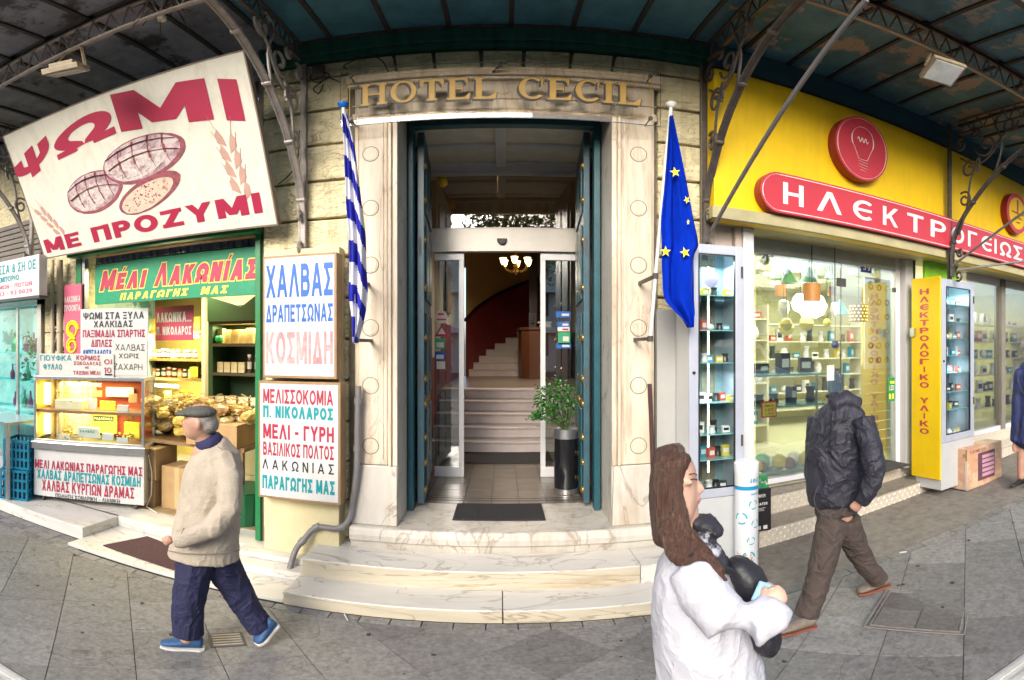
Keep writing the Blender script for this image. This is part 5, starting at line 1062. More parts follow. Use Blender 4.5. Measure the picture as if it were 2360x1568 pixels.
for c_ in ((.5, .6, .6), (.35, .04, .12), (.05, .25, .12)):
    q = MB(); q.lathe((0, 0, 0), [(.04, 0), (.045, .12), (.015, .18), (.015, .26), (.02, .265)], 10); o = q.build('b', M('bottle%g' % c_[0], c_, .15)); botm.append(o.data); bpy.data.objects.remove(o)
for zz in (.92, 1.37, 1.82):
    for k in range(14): put(rs.choice(botm), 'bottle', (-7.0 + k * .135, 5.35 + rs.uniform(0, .1), zz), 'bottle %s on the %s glass shelf of the turquoise shop' % (('at the left end', 'in the middle', 'at the right end')[min(2, k // 5)], {.92: 'lowest', 1.37: 'middle', 1.82: 'top'}[zz]), 'bottle', 'bottles in the turquoise shop', 0, rs.uniform(.8, 1.2))
q = MB()
for k in range(140): c = Vector((-5.95 + rs.gauss(0, .12), 4.9 + rs.gauss(0, .1), 1.75 + rs.uniform(-.35, .35))); q.add([c + Vector((rs.uniform(-.05, .05), rs.uniform(-.05, .05), rs.uniform(-.05, .05))) for _ in range(3)], [(0, 1, 2)])
hp = thing('hanging_plant', 'hanging green plant with dark red flowers inside the turquoise shop', 'plant', (-5.95, 4.9, 1.4)); q.build('foliage', M('leaf', (.035, .115, .022), .35), hp, kind='stuff')
for k in range(3): q = MB(); q.lathe((-5.92 + .03 * k, 4.75, 1.5 + .22 * k), [(.01, -.03), (.04, 0), (.01, .03)], 8); q.build('flower', M('flower_red', (.2, .02, .05), .5), hp)
NS = wall(3.78); q = MB(); x0 = -6.4; x1 = NS.s_(90); z0 = NS.t_(45, 687) ; z1 = 2.93; z0 = 2.47; q.pbox(NS, x0, x1, z0, z1, -.12, 0)
ns = tag(q.build('neighbour_sign', whiteb, bevel=.004), 'white sign board with teal and pink letters at the far left', 'sign'); q = MB(); q.pbox(NS, x0, x1 + .01, z0 - .03, z0 - .001, -.13, .006); q.build('lower_edge', dkgrey, ns)
lettering(NS, 'ΚΡΑΣΣΑ & ΣΗ ΟΕ', -5.45, x1 - .05, 2.77, 2.88, teall, ns, wt=.17); lettering(NS, '- ΕΜΠΟΡΙΟ', -5.3, x1 - .35, 2.675, 2.74, teall, ns, wt=.2); lettering(NS, 'Σ. ΤΡΟΦΙΜΩΝ - ΠΟΤΩΝ', -5.6, x1 - .12, 2.59, 2.64, M('pink_l', (.55, .12, .2), .5), ns, wt=.18); lettering(NS, '10 33 1903 - 93 0039', -5.6, x1 - .12, 2.51, 2.56, M('pink_l', (.55, .12, .2), .5), ns, wt=.18)
def vpipe(px, y0, y1, r, mt, nm, lab, Y):
    P = wall(Y); a = P.st(px, y0); b = P.st(px, y1); q = MB(); q.tube([P.pt(a[0], a[1]), P.pt(a[0], b[1])], r, 10); o = tag(q.build(nm, mt, smooth=True), lab, 'pipe')
    for f in (.3, .55, .8): z = a[1] + (b[1] - a[1]) * f; q = MB(); q.tube([P.pt(a[0], z - .012), P.pt(a[0], z + .012)], r * 1.3, 10); q.build('pipe_clip', mt, o)
pbeige = M('pipe_beige', (.48, .40, .27), .5)
vpipe(121, 600, 1130, .024, pbeige, 'wall_pipe', 'thin beige downpipe over the graffiti pier', 4.16); vpipe(138, 600, 1140, .038, pbeige, 'down_pipe', 'thicker beige downpipe beside the pink poster', 4.14)
P = wall(4.235); q = MB(); rs = random.Random(2)
for k in range(11): x = -4.86 + rs.random() * .28; z = 1.45 + rs.random() * 1.0; q.tube([P.pt(x, z, .004), P.pt(x + rs.uniform(-.1, .15), z + rs.uniform(-.15, .15), .004), P.pt(x + rs.uniform(0, .2), z + rs.uniform(-.2, .2), .004)], .022, 4)
tag(q.build('graffiti', black), 'black spray painted scrawl on the pier behind the pipes', 'graffiti')
P = wall(4.10); x0, x1 = P.s_(148), P.s_(187); z0, z1 = P.t_(148, 818), P.t_(148, 658); q = MB(); q.pbox(P, x0, x1, z0, z1, -.02, 0); po = tag(q.build('poster', M('poster_pink', (.55, .10, .17), .6, 0, .05)), 'narrow pink poster with yellow spray paint beside the green post', 'poster')
lettering(P, 'ΛΑΚΩΝΙΚΑ', x0 + .01, x1 - .01, z1 - .2, z1 - .13, paper, po, wt=.2); lettering(P, 'ΠΡΟΙΟΝΤΑ', x0 + .01, x1 - .01, z1 - .3, z1 - .23, paper, po, wt=.2)
q = MB(); spiral(q, ((x0 + x1) / 2, z0 + .28), .10, 0, 1.8, .05, P.off(.004), .014); spiral(q, ((x0 + x1) / 2, z0 + .1), .09, 1, 1.5, .04, P.off(.006), .014); q.build('spray_scrawl', M('spray_y', (.8, .65, .0), .5), po)
# steel table and crates
tt = thing('steel_table', 'steel topped table cut by the left picture edge', 'table', (-5.0, 3.9, .134))
q = MB(); q.box(-6.2, -4.74, 3.55, 4.1, 1.02, 1.05); q.build('table_top', steel, tt)
for x, y in ((-4.78, 3.59), (-4.78, 4.06), (-6.1, 3.59)): q = MB(); q.box(x - .018, x + .018, y - .018, y + .018, .134, 1.02); q.build('leg', steel, tt)
def crate(cx, cy, z0, w, d, h, lab):
    t = thing('plastic_crate', lab, 'crate', (cx, cy, z0), 'blue crates beside the cabinet'); R = .46; q = MB()
    Rm = Matrix.Rotation(R, 3, 'Z')
    def b(x0, x1, y0, y1, z0_, z1_):
        vs = [Rm @ Vector((x, y, 0)) + Vector((cx, cy, z)) for z in (z0_, z1_) for y in (y0, y1) for x in (x0, x1)]; q.add(vs, [(0, 2, 3, 1), (4, 5, 7, 6), (0, 1, 5, 4), (2, 6, 7, 3), (0, 4, 6, 2), (1, 3, 7, 5)])
    tt_ = .012
    for s_ in (-1, 1):
        for k in range(7): x = -w / 2 + k * (w - .02) / 6; b(x, x + .02, s_ * d / 2 - tt_ / 2, s_ * d / 2 + tt_ / 2, z0, z0 + h)
        for k in range(6): y = -d / 2 + k * (d - .02) / 5; b(s_ * w / 2 - tt_ / 2, s_ * w / 2 + tt_ / 2, y, y + .02, z0, z0 + h)
        for zz in (0, .3, .62, .92): b(-w / 2, w / 2, s_ * d / 2 - tt_ * .7, s_ * d / 2 + tt_ * .7, z0 + zz * h, z0 + zz * h + .03); b(s_ * w / 2 - tt_ * .7, s_ * w / 2 + tt_ * .7, -d / 2, d / 2, z0 + zz * h, z0 + zz * h + .03)
    q.build('slatted_side', bluecr, t); q = MB(); b(-w / 2, w / 2, -d / 2, d / 2, z0, z0 + .012); q.build('bottom', bluecr, t)
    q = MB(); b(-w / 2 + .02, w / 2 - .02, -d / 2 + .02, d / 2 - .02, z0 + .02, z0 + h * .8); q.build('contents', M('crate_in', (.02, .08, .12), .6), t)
crate(-4.84, 3.83, .134, .34, .40, .36, 'lower blue plastic crate beside the cabinet'); crate(-4.83, 3.85, .50, .32, .38, .34, 'upper blue plastic crate stacked beside the cabinet')
q = MB(); q.box(-5.6, -5.0, 3.7, 4.0, .134, .6); tag(q.build('storage_box', M('tray', (.35, .36, .36), .5)), 'pale storage box under the steel table', 'box')

# ---- floodlights and bulb on the girders
def flood(c, tilt, yaw, lab, face):
    t = thing('floodlight', lab, 'floodlight', c, 'floodlights under the canopy'); R = Euler((tilt, 0, yaw)).to_matrix()
    def bx(mb, x0, x1, y0, y1, z0, z1): vs = [R @ Vector((x, y, z)) + Vector(c) for z in (z0, z1) for y in (y0, y1) for x in (x0, x1)]; mb.add(vs, [(0, 2, 3, 1), (4, 5, 7, 6), (0, 1, 5, 4), (2, 6, 7, 3), (0, 4, 6, 2), (1, 3, 7, 5)])
    q = MB(); bx(q, -.15, .15, -.12, .12, 0, .05); bx(q, -.10, .10, -.08, .08, .05, .09); q.build('housing', M('flood_tan', (.32, .26, .17), .5, 0, .2, 10), t, bevel=.006)
    q = MB(); bx(q, -.13, .13, -.10, .10, -.006, -.001); q.build('lens', face, t)
    q = MB()
    for s_ in (-.16, .16): p = R @ Vector((s_, 0, .03)) + Vector(c); q.bar(p, Vector((c[0] + s_ * .5, 2.83, 4.44)), .022, .014)
    q.build('yoke', M('flood_tan', (.32, .26, .17), .5), t)
flood((-2.93, 2.75, 4.17), .35, .35, 'tan floodlight hanging from the lattice girder above the bread banner', M('lens_dull', (.5, .48, .4), .2))
flood((3.02, 2.78, 4.22), -.5, -.2, 'floodlight with bright lens under the right hand canopy', M('lens_bright', (.75, .8, .8), .15, 0, .2, 6))
cb = jp(373, 38, 3.62); q = MB(); q.lathe(cb, [(.001, -.06), (.03, -.04), (.035, -.01), (.015, .03), (.015, .08)], 12)
bo = tag(q.build('bare_bulb', M('bulb_glass', (.6, .55, .4), .1), smooth=True), 'bare bulb in a tangle of rusty wire on the left girder', 'bulb'); q = MB(); rs = random.Random(5)
for k in range(16): a = rs.random() * 6.3; q.tube([cb + Vector((0, 0, .06)), cb + Vector((math.cos(a) * .08, math.sin(a) * .08, .1 + rs.uniform(-.05, .1))), cb + Vector((math.cos(a) * .2, math.sin(a) * .2, rs.uniform(-.12, .12)))], .004, 4)
q.build('wire_tangle', M('rust', (.10, .04, .02), .8), bo)
# ================================================================ RIGHT: ELECTRICAL SHOP
B_ = .1
def rpl(a): return wall(a, B_)
RP = rpl(3.785); K_ = math.sqrt(1 + B_ * B_)
def sX(x): return x * K_              # distance along the face for a world X
yp = thing('yellow_sign', 'long yellow shop panel with red capsule and round emblems', 'sign', RP.pt(sX(1.66), 2.95))
q = MB(); q.pbox(RP, sX(1.655), sX(4.66), 2.95, 4.37, -.12, 0); q.build('panel', yellow, yp, bevel=.004)
q = MB(); q.pbox(RP, sX(4.668), sX(9), 2.95, 4.37, -.12, 0); q.build('panel', yellow, yp, bevel=.004)
q = MB(); q.pbox(RP, sX(1.655), sX(9), 4.373, 4.39, -.12, .01); q.build('top_trim', black, yp)
q = MB(); s_, t_ = RP.st(1970, 350); t_ = 3.90; q.disc(RP, s_, t_, .35, .0, .11, 48); dd_ = q.build('emblem_disc', [redside], yp, bevel=.006)
q = MB(); q.disc(RP, s_, t_, .347, .111, .113, 48); q.build('face', redp, dd_)
def ringline(mb, P, pts, w, d, closed=False):
    pts = list(pts); 
    if closed: pts.append(pts[0])
    for a, b in zip(pts, pts[1:]): mb.bar(P.pt(a[0], a[1], d), P.pt(b[0], b[1], d), w, .002)
q = MB(); ringline(q, RP, [(s_ + .325 * math.cos(2 * PI * i / 60), t_ + .325 * math.sin(2 * PI * i / 60)) for i in range(60)], .007, .1145, True); q.build('ring', whitel, dd_)
q = MB(); bulb = [(s_ + .145 * math.cos(math.radians(a)), t_ + .08 + .15 * math.sin(math.radians(a))) for a in range(-38, 219, 8)]
bulb = [(s_ + .055, t_ - .13)] + bulb + [(s_ - .055, t_ - .13)]; ringline(q, RP, bulb, .013, .1145)
ringline(q, RP, [(s_ - .07 + .14 * i / 24, t_ + .085 + .028 * math.sin(i / 24 * 6 * PI)) for i in range(25)], .009, .1145)
for k, w_ in enumerate((.06, .06, .055, .035)): ringline(q, RP, [(s_ - w_, t_ - .155 - .03 * k + .006), (s_ + w_, t_ - .155 - .03 * k - .006)], .014, .1145)
ringline(q, RP, [(s_ - .055, t_ - .13), (s_ + .055, t_ - .13)], .012, .1145); q.build('bulb_outline', whitel, dd_)
def capsule(mb, P, a0, a1, t0, t1, d0, d1):
    r = (t1 - t0) / 2; c = (t0 + t1) / 2; pts = [(a0 + r + r * math.cos(math.radians(a)), c + r * math.sin(math.radians(a))) for a in range(90, 271, 9)] + [(a1 - r + r * math.cos(math.radians(a)), c + r * math.sin(math.radians(a))) for a in range(-90, 91, 9)]
    mb.poly(P, pts, d0, d1)
ca0, ca1 = RP.s_(1737), sX(7.9)
q = MB(); capsule(q, RP, ca0, ca1, 3.055, 3.43, 0, .10); cp_ = q.build('letter_capsule', redside, yp, bevel=.006); q = MB(); capsule(q, RP, ca0 + .003, ca1, 3.058, 3.427, .1005, .103); q.build('face', redp, cp_)
q = MB()
for zz in (3.078, 3.407): q.pbox(RP, ca0 + .19, ca1 - .2, zz - .003, zz + .003, .103, .105)
ringline(q, RP, [(ca0 + .187 + .165 * math.cos(math.radians(a)), 3.2425 + .165 * math.sin(math.radians(a))) for a in range(90, 271, 10)], .006, .104); q.build('rim_line', whitel, cp_)
LP = RP.off(.105)
for ch, xa, xb in (('Η', 1805, 1852), ('Λ', 1883, 1940), ('Є', 1966, 2010), ('Κ', 2035, 2070), ('Τ', 2091, 2128), ('Ρ', 2145, 2180), ('Ο', 2193, 2222), ('Γ', 2231, 2252), ('Є', 2262, 2286), ('Ι', 2292, 2297), ('Ω', 2305, 2330), ('Σ', 2336, 2356), ('Η', 2366, 2384)):
    a0, a1 = LP.s_(xa), LP.s_(xb)
    lettering(LP, ch, a0, a1, 3.145, 3.345, whitel, cp_, d=0, wt=.17 if ch != 'Є' else .15, gap=0, name='letter')
q = MB(); s2, t2 = RP.s_(2330), 3.83; q.disc(RP, s2, t2, .30, .0, .10, 40); d2 = q.build('emblem_disc', redside, yp); q = MB(); q.disc(RP, s2, t2, .298, .1005, .103, 40); q.build('face', redp, d2)
q = MB(); q.disc(RP, s2, t2, .235, .103, .106, 40); q.build('yellow_field', yellow, d2); q = MB(); e_ = .109
for a, b in (((s2, t2 + .2), (s2, t2 + .0)), ((s2 - .17, t2 + .0), (s2 + .17, t2 + .0)), ((s2 - .10, t2 - .07), (s2 + .10, t2 - .07)), ((s2 - .05, t2 - .14), (s2 + .05, t2 - .14))): ringline(q, RP, [a, b], .035, e_)
q.build('earth_symbol', redp, d2)

shop = thing('electrical_shop', 'bright glass fronted shop below the yellow panel', 'shop', (4, 4.6, .3))
fw_ = M('frame_white', (.70, .70, .70), .35, .1, .04)
WP = rpl(4.28)
wx0, wx1, dx1 = WP.s_(1740), WP.s_(1936), WP.s_(2061)
PP = rpl(3.93)
q = MB(); q.pbox(PP, PP.s_(1714), PP.s_(1738), .03, 2.95, -.35, 0); q.build('post', fw_, shop, bevel=.006)
q = MB(); q.pbox(PP, PP.s_(1698), PP.s_(1712), 2.68, 2.95, -.1, -.02); q.pbox(PP, PP.s_(1655), PP.s_(1695), 2.68, 2.95, -.2, -.06); q.build('corner_panel', M('corner_stone', (.5, .42, .36), .7), shop)
q = MB(); q.pbox(WP, wx0 - .3, dx1 + .02, 2.80, 2.95, -.10, .02); q.build('head_panel', M('head_grey', (.36, .40, .38), .4), shop)
q = MB(); q.pbox(WP, wx0, wx1, .60, 2.80, 0, .010); q.build('window_pane', G_SHOP, shop)
q = MB(); q.pbox(WP, wx1 + .01, dx1, .52, 2.80, 0, .010); q.build('door_pane', G_SHOP, shop)
q = MB(); q.pbox(WP, wx0, wx1, .55, .60, -.06, .03); q.pbox(WP, dx1, dx1 + .075, .45, 2.95, -.06, .03); q.build('window_frame', fw_, shop, bevel=.003)
q = MB()
for zz in (2.55,): q.pbox(WP, wx1 - .06, wx1 + .07, zz, zz + .09, .01, .02); q.pbox(WP, dx1 - .05, dx1, zz, zz + .05, .01, .03)
q.pbox(WP, wx1 + .002, wx1 + .008, .6, 2.8, -.002, .012); q.build('pane_fitting', dkgrey, shop)
SP2 = rpl(4.16); a0, a1 = dx1 + .08, SP2.s_(2112)
q = MB(); q.pbox(SP2, a0, a1 - .06, .44, 2.95, -.2, 0); q.build('side_panel', M('panel_grey', (.50, .48, .46), .45, .1, .05, 3), shop); q = MB(); q.pbox(SP2, a1 - .055, a1 - .03, .44, 2.95, -.05, .01); q.build('dark_joint', black, shop)
q = MB(); q.add([(1.62, 3.90, 2.951), (9, 4.64, 2.951), (9, 5.3, 2.951), (1.62, 4.56, 2.951), (1.62, 3.90, 3.05), (9, 4.64, 3.05), (9, 5.3, 3.05), (1.62, 4.56, 3.05)], [(0, 3, 2, 1), (4, 5, 6, 7), (0, 1, 5, 4), (1, 2, 6, 5), (2, 3, 7, 6), (3, 0, 4, 7)]); q.build('soffit_board', M('soffit_y', (.4, .36, .2), .6), shop)
# interior shell
bright = M('shop_white', (.80, .80, .72), .6, 0, .03)
q = MB(); q.add([(2.05, 4.45, .52), (9, 5.15, .52), (9, 9.2, .52), (1.7, 9.2, .52)], [(0, 1, 2, 3)]); q.build('shop_floor', M('floor_lime', (.50, .48, .30), .4, 0, .05, 3), shop)
q = MB(); q.add([(1.7, 4.4, 2.98), (9, 5.15, 2.98), (9, 9.2, 2.98), (1.7, 9.2, 2.98)], [(0, 1, 2, 3)]); q.build('shop_ceiling', bright, shop)
q = MB(); q.box(1.6, 9, 9.0, 9.1, .5, 3); q.box(8.9, 9, 5.1, 9, .5, 3); q.build('back_wall', M('shop_yellowish', (.68, .66, .36), .6, 0, .12, 2), shop); q = MB(); q.box(1.72, 1.80, 4.4, 9, .5, 3); q.build('inner_side_wall', bright, shop)
for k, (x, y) in enumerate(((2.5, 5.0), (3.3, 5.3), (2.7, 6.6), (3.7, 6.8), (4.6, 6.0), (5.6, 6.5), (4.4, 7.8), (3.2, 8.2), (6.4, 7.2), (6.6, 5.8))):
    q = MB(); q.cyl((x, y), .07, 2.955, 2.975, 16); q.build('ceiling_spot', lamp_w, shop)
for x, y, p_ in ((3.2, 5.6, 44), (4.2, 7.4, 48), (6.2, 6.4, 66)): area_light('shop_ceiling_light', (x, y, 2.94), 1.4, p_, (1, .97, .80))
# plinth below the windows
def plate(P, xa, xb, zA0, zA1, zB0, zB1, th, name, parent, lab=None, dots=True):
    "riser of ribbed sheet metal whose height changes with the sloping pavement, with raised lozenges"
    mb = MB(); vs = []
    for d in (0, -th): vs += [P.pt(xa, zA0, d), P.pt(xb, zB0, d), P.pt(xb, zB1, d), P.pt(xa, zA1, d)]
    mb.add(vs, [(0, 1, 2, 3), (7, 6, 5, 4), (0, 4, 5, 1), (1, 5, 6, 2), (2, 6, 7, 3), (3, 7, 4, 0)]); o = mb.build(name, diam_base, parent)
    if dots:
        q = MB(); n = int((xb - xa) / .042)
        for i in range(n):
            u = (i + .5) / n; z0 = zA0 + (zB0 - zA0) * u; z1 = zA1 + (zB1 - zA1) * u; m = max(2, int((z1 - z0) / .042))
            for j in range(m):
                c = (xa + (xb - xa) * u, z0 + (z1 - z0) * (j + .5) / m); r = .013; f = 1 if (i + j) % 2 else -1
                for g_ in (1, -1):
                    pts = [(c[0] + r * 1.15, c[1] + f * g_ * r * .9), (c[0], c[1] + r * .45 * 1), (c[0] - r * 1.15, c[1] - f * g_ * r * .9), (c[0], c[1] - r * .45)]
                    if g_ == 1: q.add([P.pt(*p_, .0006) for p_ in pts] + [P.pt(*c, .005)], [(k, (k + 1) % 4, 4) for k in range(4)])
        q.build('raised_tread', M('tread_bright', (.70, .66, .58), .3, .6, .05), o, kind='stuff')
    return o
sp = thing('metal_steps', 'two long steps faced with ribbed bright metal before the electrical shop', 'steps', (3.5, 4.3, .1))
LP1 = rpl(3.96); LP2 = rpl(4.27)
x0, x1, x1b = LP1.s_(1750), LP1.s_(2177), LP2.s_(2128); x0b = LP2.s_(1786)
plate(LP1, x0, x1, ground_z(2.2) - .02, .20, ground_z(4.8) - .02, .305, .3, 'lower_riser', sp); plate(LP2, x0 - .1, x1b, .21, .40, .31, .49, .3, 'upper_riser', sp)
q = MB(); a, b = x0, x1; vs = [LP1.pt(a, .203, .006), LP1.pt(b, .308, .006), LP1.pt(b, .308, -.36), LP1.pt(a, .203, -.36)]; vs += [v + Vector((0, 0, .012)) for v in vs]; q.add(vs, [(0, 3, 2, 1), (4, 5, 6, 7), (0, 1, 5, 4), (1, 2, 6, 5), (2, 3, 7, 6), (3, 0, 4, 7)]); q.build('lower_tread', treadm, sp)
q = MB(); a, b = x0 - .1, x1b; vs = [LP2.pt(a, .403, .006), LP2.pt(b, .493, .006), LP2.pt(b, .493, -.9), LP2.pt(a, .403, -.9)]; vs += [v + Vector((0, 0, .012)) for v in vs]; q.add(vs, [(0, 3, 2, 1), (4, 5, 6, 7), (0, 1, 5, 4), (1, 2, 6, 5), (2, 3, 7, 6), (3, 0, 4, 7)]); q.build('upper_tread', treadm, sp)
q = MB(); q.pbox(WP, wx0 - .1, wx1 + .3, .40, .55, -.2, .0); q.build('window_plinth', treadm, shop)
q = MB(); P = rpl(4.35); vs = [WP.pt(wx1 + .15, .50, .28), WP.pt(dx1 - .02, .52, .28), WP.pt(dx1 + .0, .52, -.5), WP.pt(wx1 + .25, .51, -.5)]; vs += [v + Vector((0, 0, .008)) for v in vs]; q.add(vs, [(0, 3, 2, 1), (4, 5, 6, 7), (0, 1, 5, 4), (1, 2, 6, 5), (2, 3, 7, 6), (3, 0, 4, 7)]); tag(q.build('shop_mat', mat_rub), 'dark entrance mat at the electrical shop door', 'mat')

# ---- street number
NP = WP.off(.012); q = MB(); a0, a1 = NP.s_(1984), NP.s_(2008); z0, z1 = NP.t_(1984, 627), NP.t_(1984, 602); q.pbox(NP, a0, a1, z0, z1, 0, .006)
nm = tag(q.build('street_number_plate', M('plate_blue', (.015, .04, .22), .35)), 'small dark blue plate with white number 39 on the shop glass', 'number plate'); lettering(NP, '39', a0 + .025, a1 - .025, z0 + .025, z1 - .025, paper, nm, d=.008, wt=.18, gap=.14)
# ---- display cases on the pavement side
def vitrine(P, a0, a1, z0, z1, dep, lab, left_mat, base_z, shelves, fr=.075):
    t = thing('display_case', lab, 'display case', P.pt((a0 + a1) / 2, base_z, -dep / 2))
    q = MB(); q.pbox(P, a0, a0 + fr, z0, z1, -.03, 0); q.pbox(P, a1 - fr, a1, z0, z1, -.03, 0); q.pbox(P, a0 + fr, a1 - fr, z1 - fr, z1, -.03, 0); q.pbox(P, a0 + fr, a1 - fr, z0, z0 + fr, -.03, 0); q.build('door_frame', alu2, t, bevel=.006)
    q = MB(); q.pbox(P, a0 + fr - .012, a1 - fr + .012, z0 + fr - .012, z1 - fr + .012, -.028, -.024); q.build('seal', black, t) if False else None
    q = MB()
    for x in (a0 + fr, a1 - fr - .008): q.pbox(P, x, x + .008, z0 + fr, z1 - fr, -.02, .002)
    for zz in (z0 + fr, z1 - fr - .008): q.pbox(P, a0 + fr + .008, a1 - fr - .008, zz, zz + .008, -.02, .002)
    q.build('seal', black, t)
    q = MB(); q.pbox(P, a0 + fr + .008, a1 - fr - .008, z0 + fr + .008, z1 - fr - .008, -.016, -.010); q.build('pane', G_CLEAR, t)
    q = MB(); q.pbox(P, a0, a0 + .02, z0, z1, -dep, -.031); q.build('left_side', left_mat, t); q = MB(); q.pbox(P, a1 - .02, a1, z0, z1, -dep, -.031); q.pbox(P, a0 + .02, a1 - .02, z1 - .02, z1, -dep, -.031); q.pbox(P, a0 + .02, a1 - .02, z0, z0 + .02, -dep, -.031); q.build('case', alu2, t)
    q = MB(); q.pbox(P, a0 + .02, a1 - .02, z0 + .02, z1 - .02, -dep, -dep + .01); q.build('back_panel', M('vitrine_back', (.24, .36, .40), .3, .3, .1, 4), t)
    q = MB(); q.pbox(P, a0, a1, base_z, z0 - .004, -dep, -.005); q.build('base_panel', M('base_grey', (.52, .54, .54), .4, .2, .04), t, bevel=.004)
    q = MB(); xm = a0 + (a1 - a0) * .62; q.pbox(P, xm, xm + .018, z0 + .12, z1 - .12, -dep + .012, -dep + .03); q.build('light_strip', lamp_c, t)
    for zz in (z1 - .25, z0 + .4): q = MB(); q.pbox(P, a1 - .028, a1 - .014, zz, zz + .09, 0, .012); q.build('hinge', dkgrey, t)
    q = MB(); q.disc(P, a0 + .035, (z0 + z1) / 2, .012, 0, .01, 12); q.build('lock', black, t)
    area_light('display_case_light', P.pt((a0 + a1) / 2, z1 - .12, -dep * .45), .3, 4, (.78, .95, 1))
    area_light('display_case_low_light', P.pt((a0 + a1) / 2, (z0 + z1) / 2, -dep * .25), .2, 1.5, (.78, .95, 1), (-PI / 2 if False else 0, 0, 0))
    for zz in shelves: q = MB(); q.pbox(P, a0 + .022, a1 - .022, zz - .007, zz, -dep + .02, -.035); q.build('glass_shelf', M('shelf_glass', (.20, .42, .42), .15, 0, .05), t)
    return t
VP = wall(3.75); vs1 = [1.02, 1.22, 1.47, 1.78, 2.03, 2.30]
vitrine(VP, 1.37, 1.825, .72, 2.69, .37, 'tall aluminium display case beside the hotel wall, full of small electrical goods', white, .112, vs1)
VP2 = PL((4.40, 4.08, 0), (1, .1, 0)); vs2 = [1.17, 1.38, 1.60, 1.80, 2.0, 2.2, 2.4]
vitrine(VP2, 0, .66, .80, 2.68, .38, 'second aluminium display case joined to the yellow lettered side panel', yellow, .24, vs2, .085)
YS = PL((4.352, 4.48, 0), (.0995, -.995, 0)); ys = thing('vertical_sign', 'narrow yellow panel with red vertical letters beside the second display case', 'sign', (4.39, 4.3, .45))
q = MB(); q.pbox(YS, -.02, .40, .37, 2.70, 0, .02); q.build('panel', yellow, ys, bevel=.003)
word = 'ΗΛЄΚΤΡΟΛΟΓΙΚΟ ΥΛΙΚΟ'; ytop, ybot = 665, 995; xl0, xl1 = 2122, 2145
S2 = YS.off(.021); n = len(word)
for i, ch in enumerate(word):
    if ch == ' ': continue
    zt = 2.57 - i * (1.70 / n); ww = .135 if ch != 'Ι' else .022; cxs_ = .175; lettering(S2, ch, cxs_ - ww / 2, cxs_ + ww / 2, zt - .066, zt, redp, ys, wt=.2, name='letter', d=.002)
q = MB(); P = S2; q.pbox(P, -.02, .04, 2.02, 2.12, 0, .03); q.build('handle_plate', steel, ys)
# goods on the case shelves
rs = random.Random(44); goods = []
for k, (c_, sh) in enumerate((((.75, .75, .75), 'b'), ((.04, .04, .05), 'b'), ((.55, .42, .05), 'b'), ((.03, .25, .42), 'b'), ((.6, .6, .62), 'c'), ((.03, .03, .03), 'c'), ((.5, .08, .06), 'b'), ((.8, .8, .78), 's'))):
    q = MB()
    if sh == 'b': q.box(-.03, .03, -.02, .02, 0, .07); q.cur = 1; q.box(-.022, .022, -.021, -.0201, .02, .05)
    elif sh == 'c': q.lathe((0, 0, 0), [(.028, 0), (.03, .01), (.022, .05), (.03, .08)], 12)
    else: q.lathe((0, 0, 0), [(.005, 0), (.03, .015), (.038, .035), (.03, .06), (.015, .075)], 12)
    o = q.build('g', [M('goods%d' % k, c_, .3, 0, .1, 20), paper if k != 0 else black]); goods.append(o.data); bpy.data.objects.remove(o)
KIND = ['silver box', 'black box', 'mustard box', 'blue box', 'grey cup', 'black cup', 'red box', 'white bulb']
ORD = ['lowest', 'second', 'third', 'fourth', 'fifth', 'sixth', 'seventh', 'top']
def fill(P, a0, a1, zs, d0, lab, grp, step=.06, sc=1.0, idx=None, mp=1.4):
    for zi, zz in enumerate(zs):
        x = a0
        while x < a1:
            g_ = rs.choice(idx or range(8)); p_ = P.pt(x, zz, d0 + rs.uniform(-.05, .05)); f_ = (x - a0) / (a1 - a0)
            put(goods[g_], KIND[g_].split()[1] + '_article', p_, '%s, %s part of the %s shelf %s' % (KIND[g_], 'left' if f_ < .34 else 'middle' if f_ < .67 else 'right', ORD[zi], lab), 'article', grp, rs.uniform(-.5, .5), (sc, sc, sc * rs.uniform(.6, mp))); x += step * rs.uniform(.8, 1.3) * sc
fill(VP, 1.47, 1.76, [.755] + vs1, -.15, 'in the first display case', 'articles in the first display case')
fill(VP2, .12, .56, [.84] + vs2, -.16, 'in the second display case', 'articles in the second display case', .075)
c = VP.pt(1.58, 2.43, -.12); q = MB(); q.lathe(c, [(.05, 0), (.065, .012), (.065, .04), (.03, .05)], 20, (0, -1, 0)); tag(q.build('round_lamp', M('lilac', (.45, .42, .65), .3), smooth=True), 'round lilac lamp on the top shelf of the first display case', 'lamp')
# ---- shop window goods
gl = thing('window_stand', 'low glass stand of lamps behind the shop window', 'stand', (2.9, 4.9, .55))
for zz in (.62, 1.3, 1.62): q = MB(); q.box(2.3, 3.3, 4.7, 5.15, zz - .02, zz); q.build('shelf_board', M('shelf_glass', (.20, .42, .42), .15, 0, .05), gl)
q = MB()
for x in (2.32, 3.28): q.box(x - .01, x + .01, 4.9, 4.92, .52, 1.62)
q.build('upright', steel, gl)
for k in range(13):
    x = 2.34 + .078 * k + rs.uniform(0, .02); r = rs.uniform(.045, .085); q = MB(); q.lathe((x, 4.72 + rs.uniform(0, .2), .62), [(.3 * r, 0), (r, .5 * r), (1.05 * r, r), (.9 * r, 1.6 * r), (.4 * r, 2 * r)], 14)
    tag(q.build('glass_globe', M(*(('globe_w', (.85, .80, .70), .2), ('globe_y', (.75, .6, .12), .2), ('globe_r', (.25, .12, .10), .2), ('globe_g', (.2, .55, .35), .2))[k % 4]), smooth=True), ('white', 'yellow', 'dark red', 'pale green')[k % 4] + ' lamp globe ' + ('left', 'in the middle', 'right')[min(2, k // 5)] + ' in the bottom row of the shop window', 'lamp', 'lamp globes in the shop window')
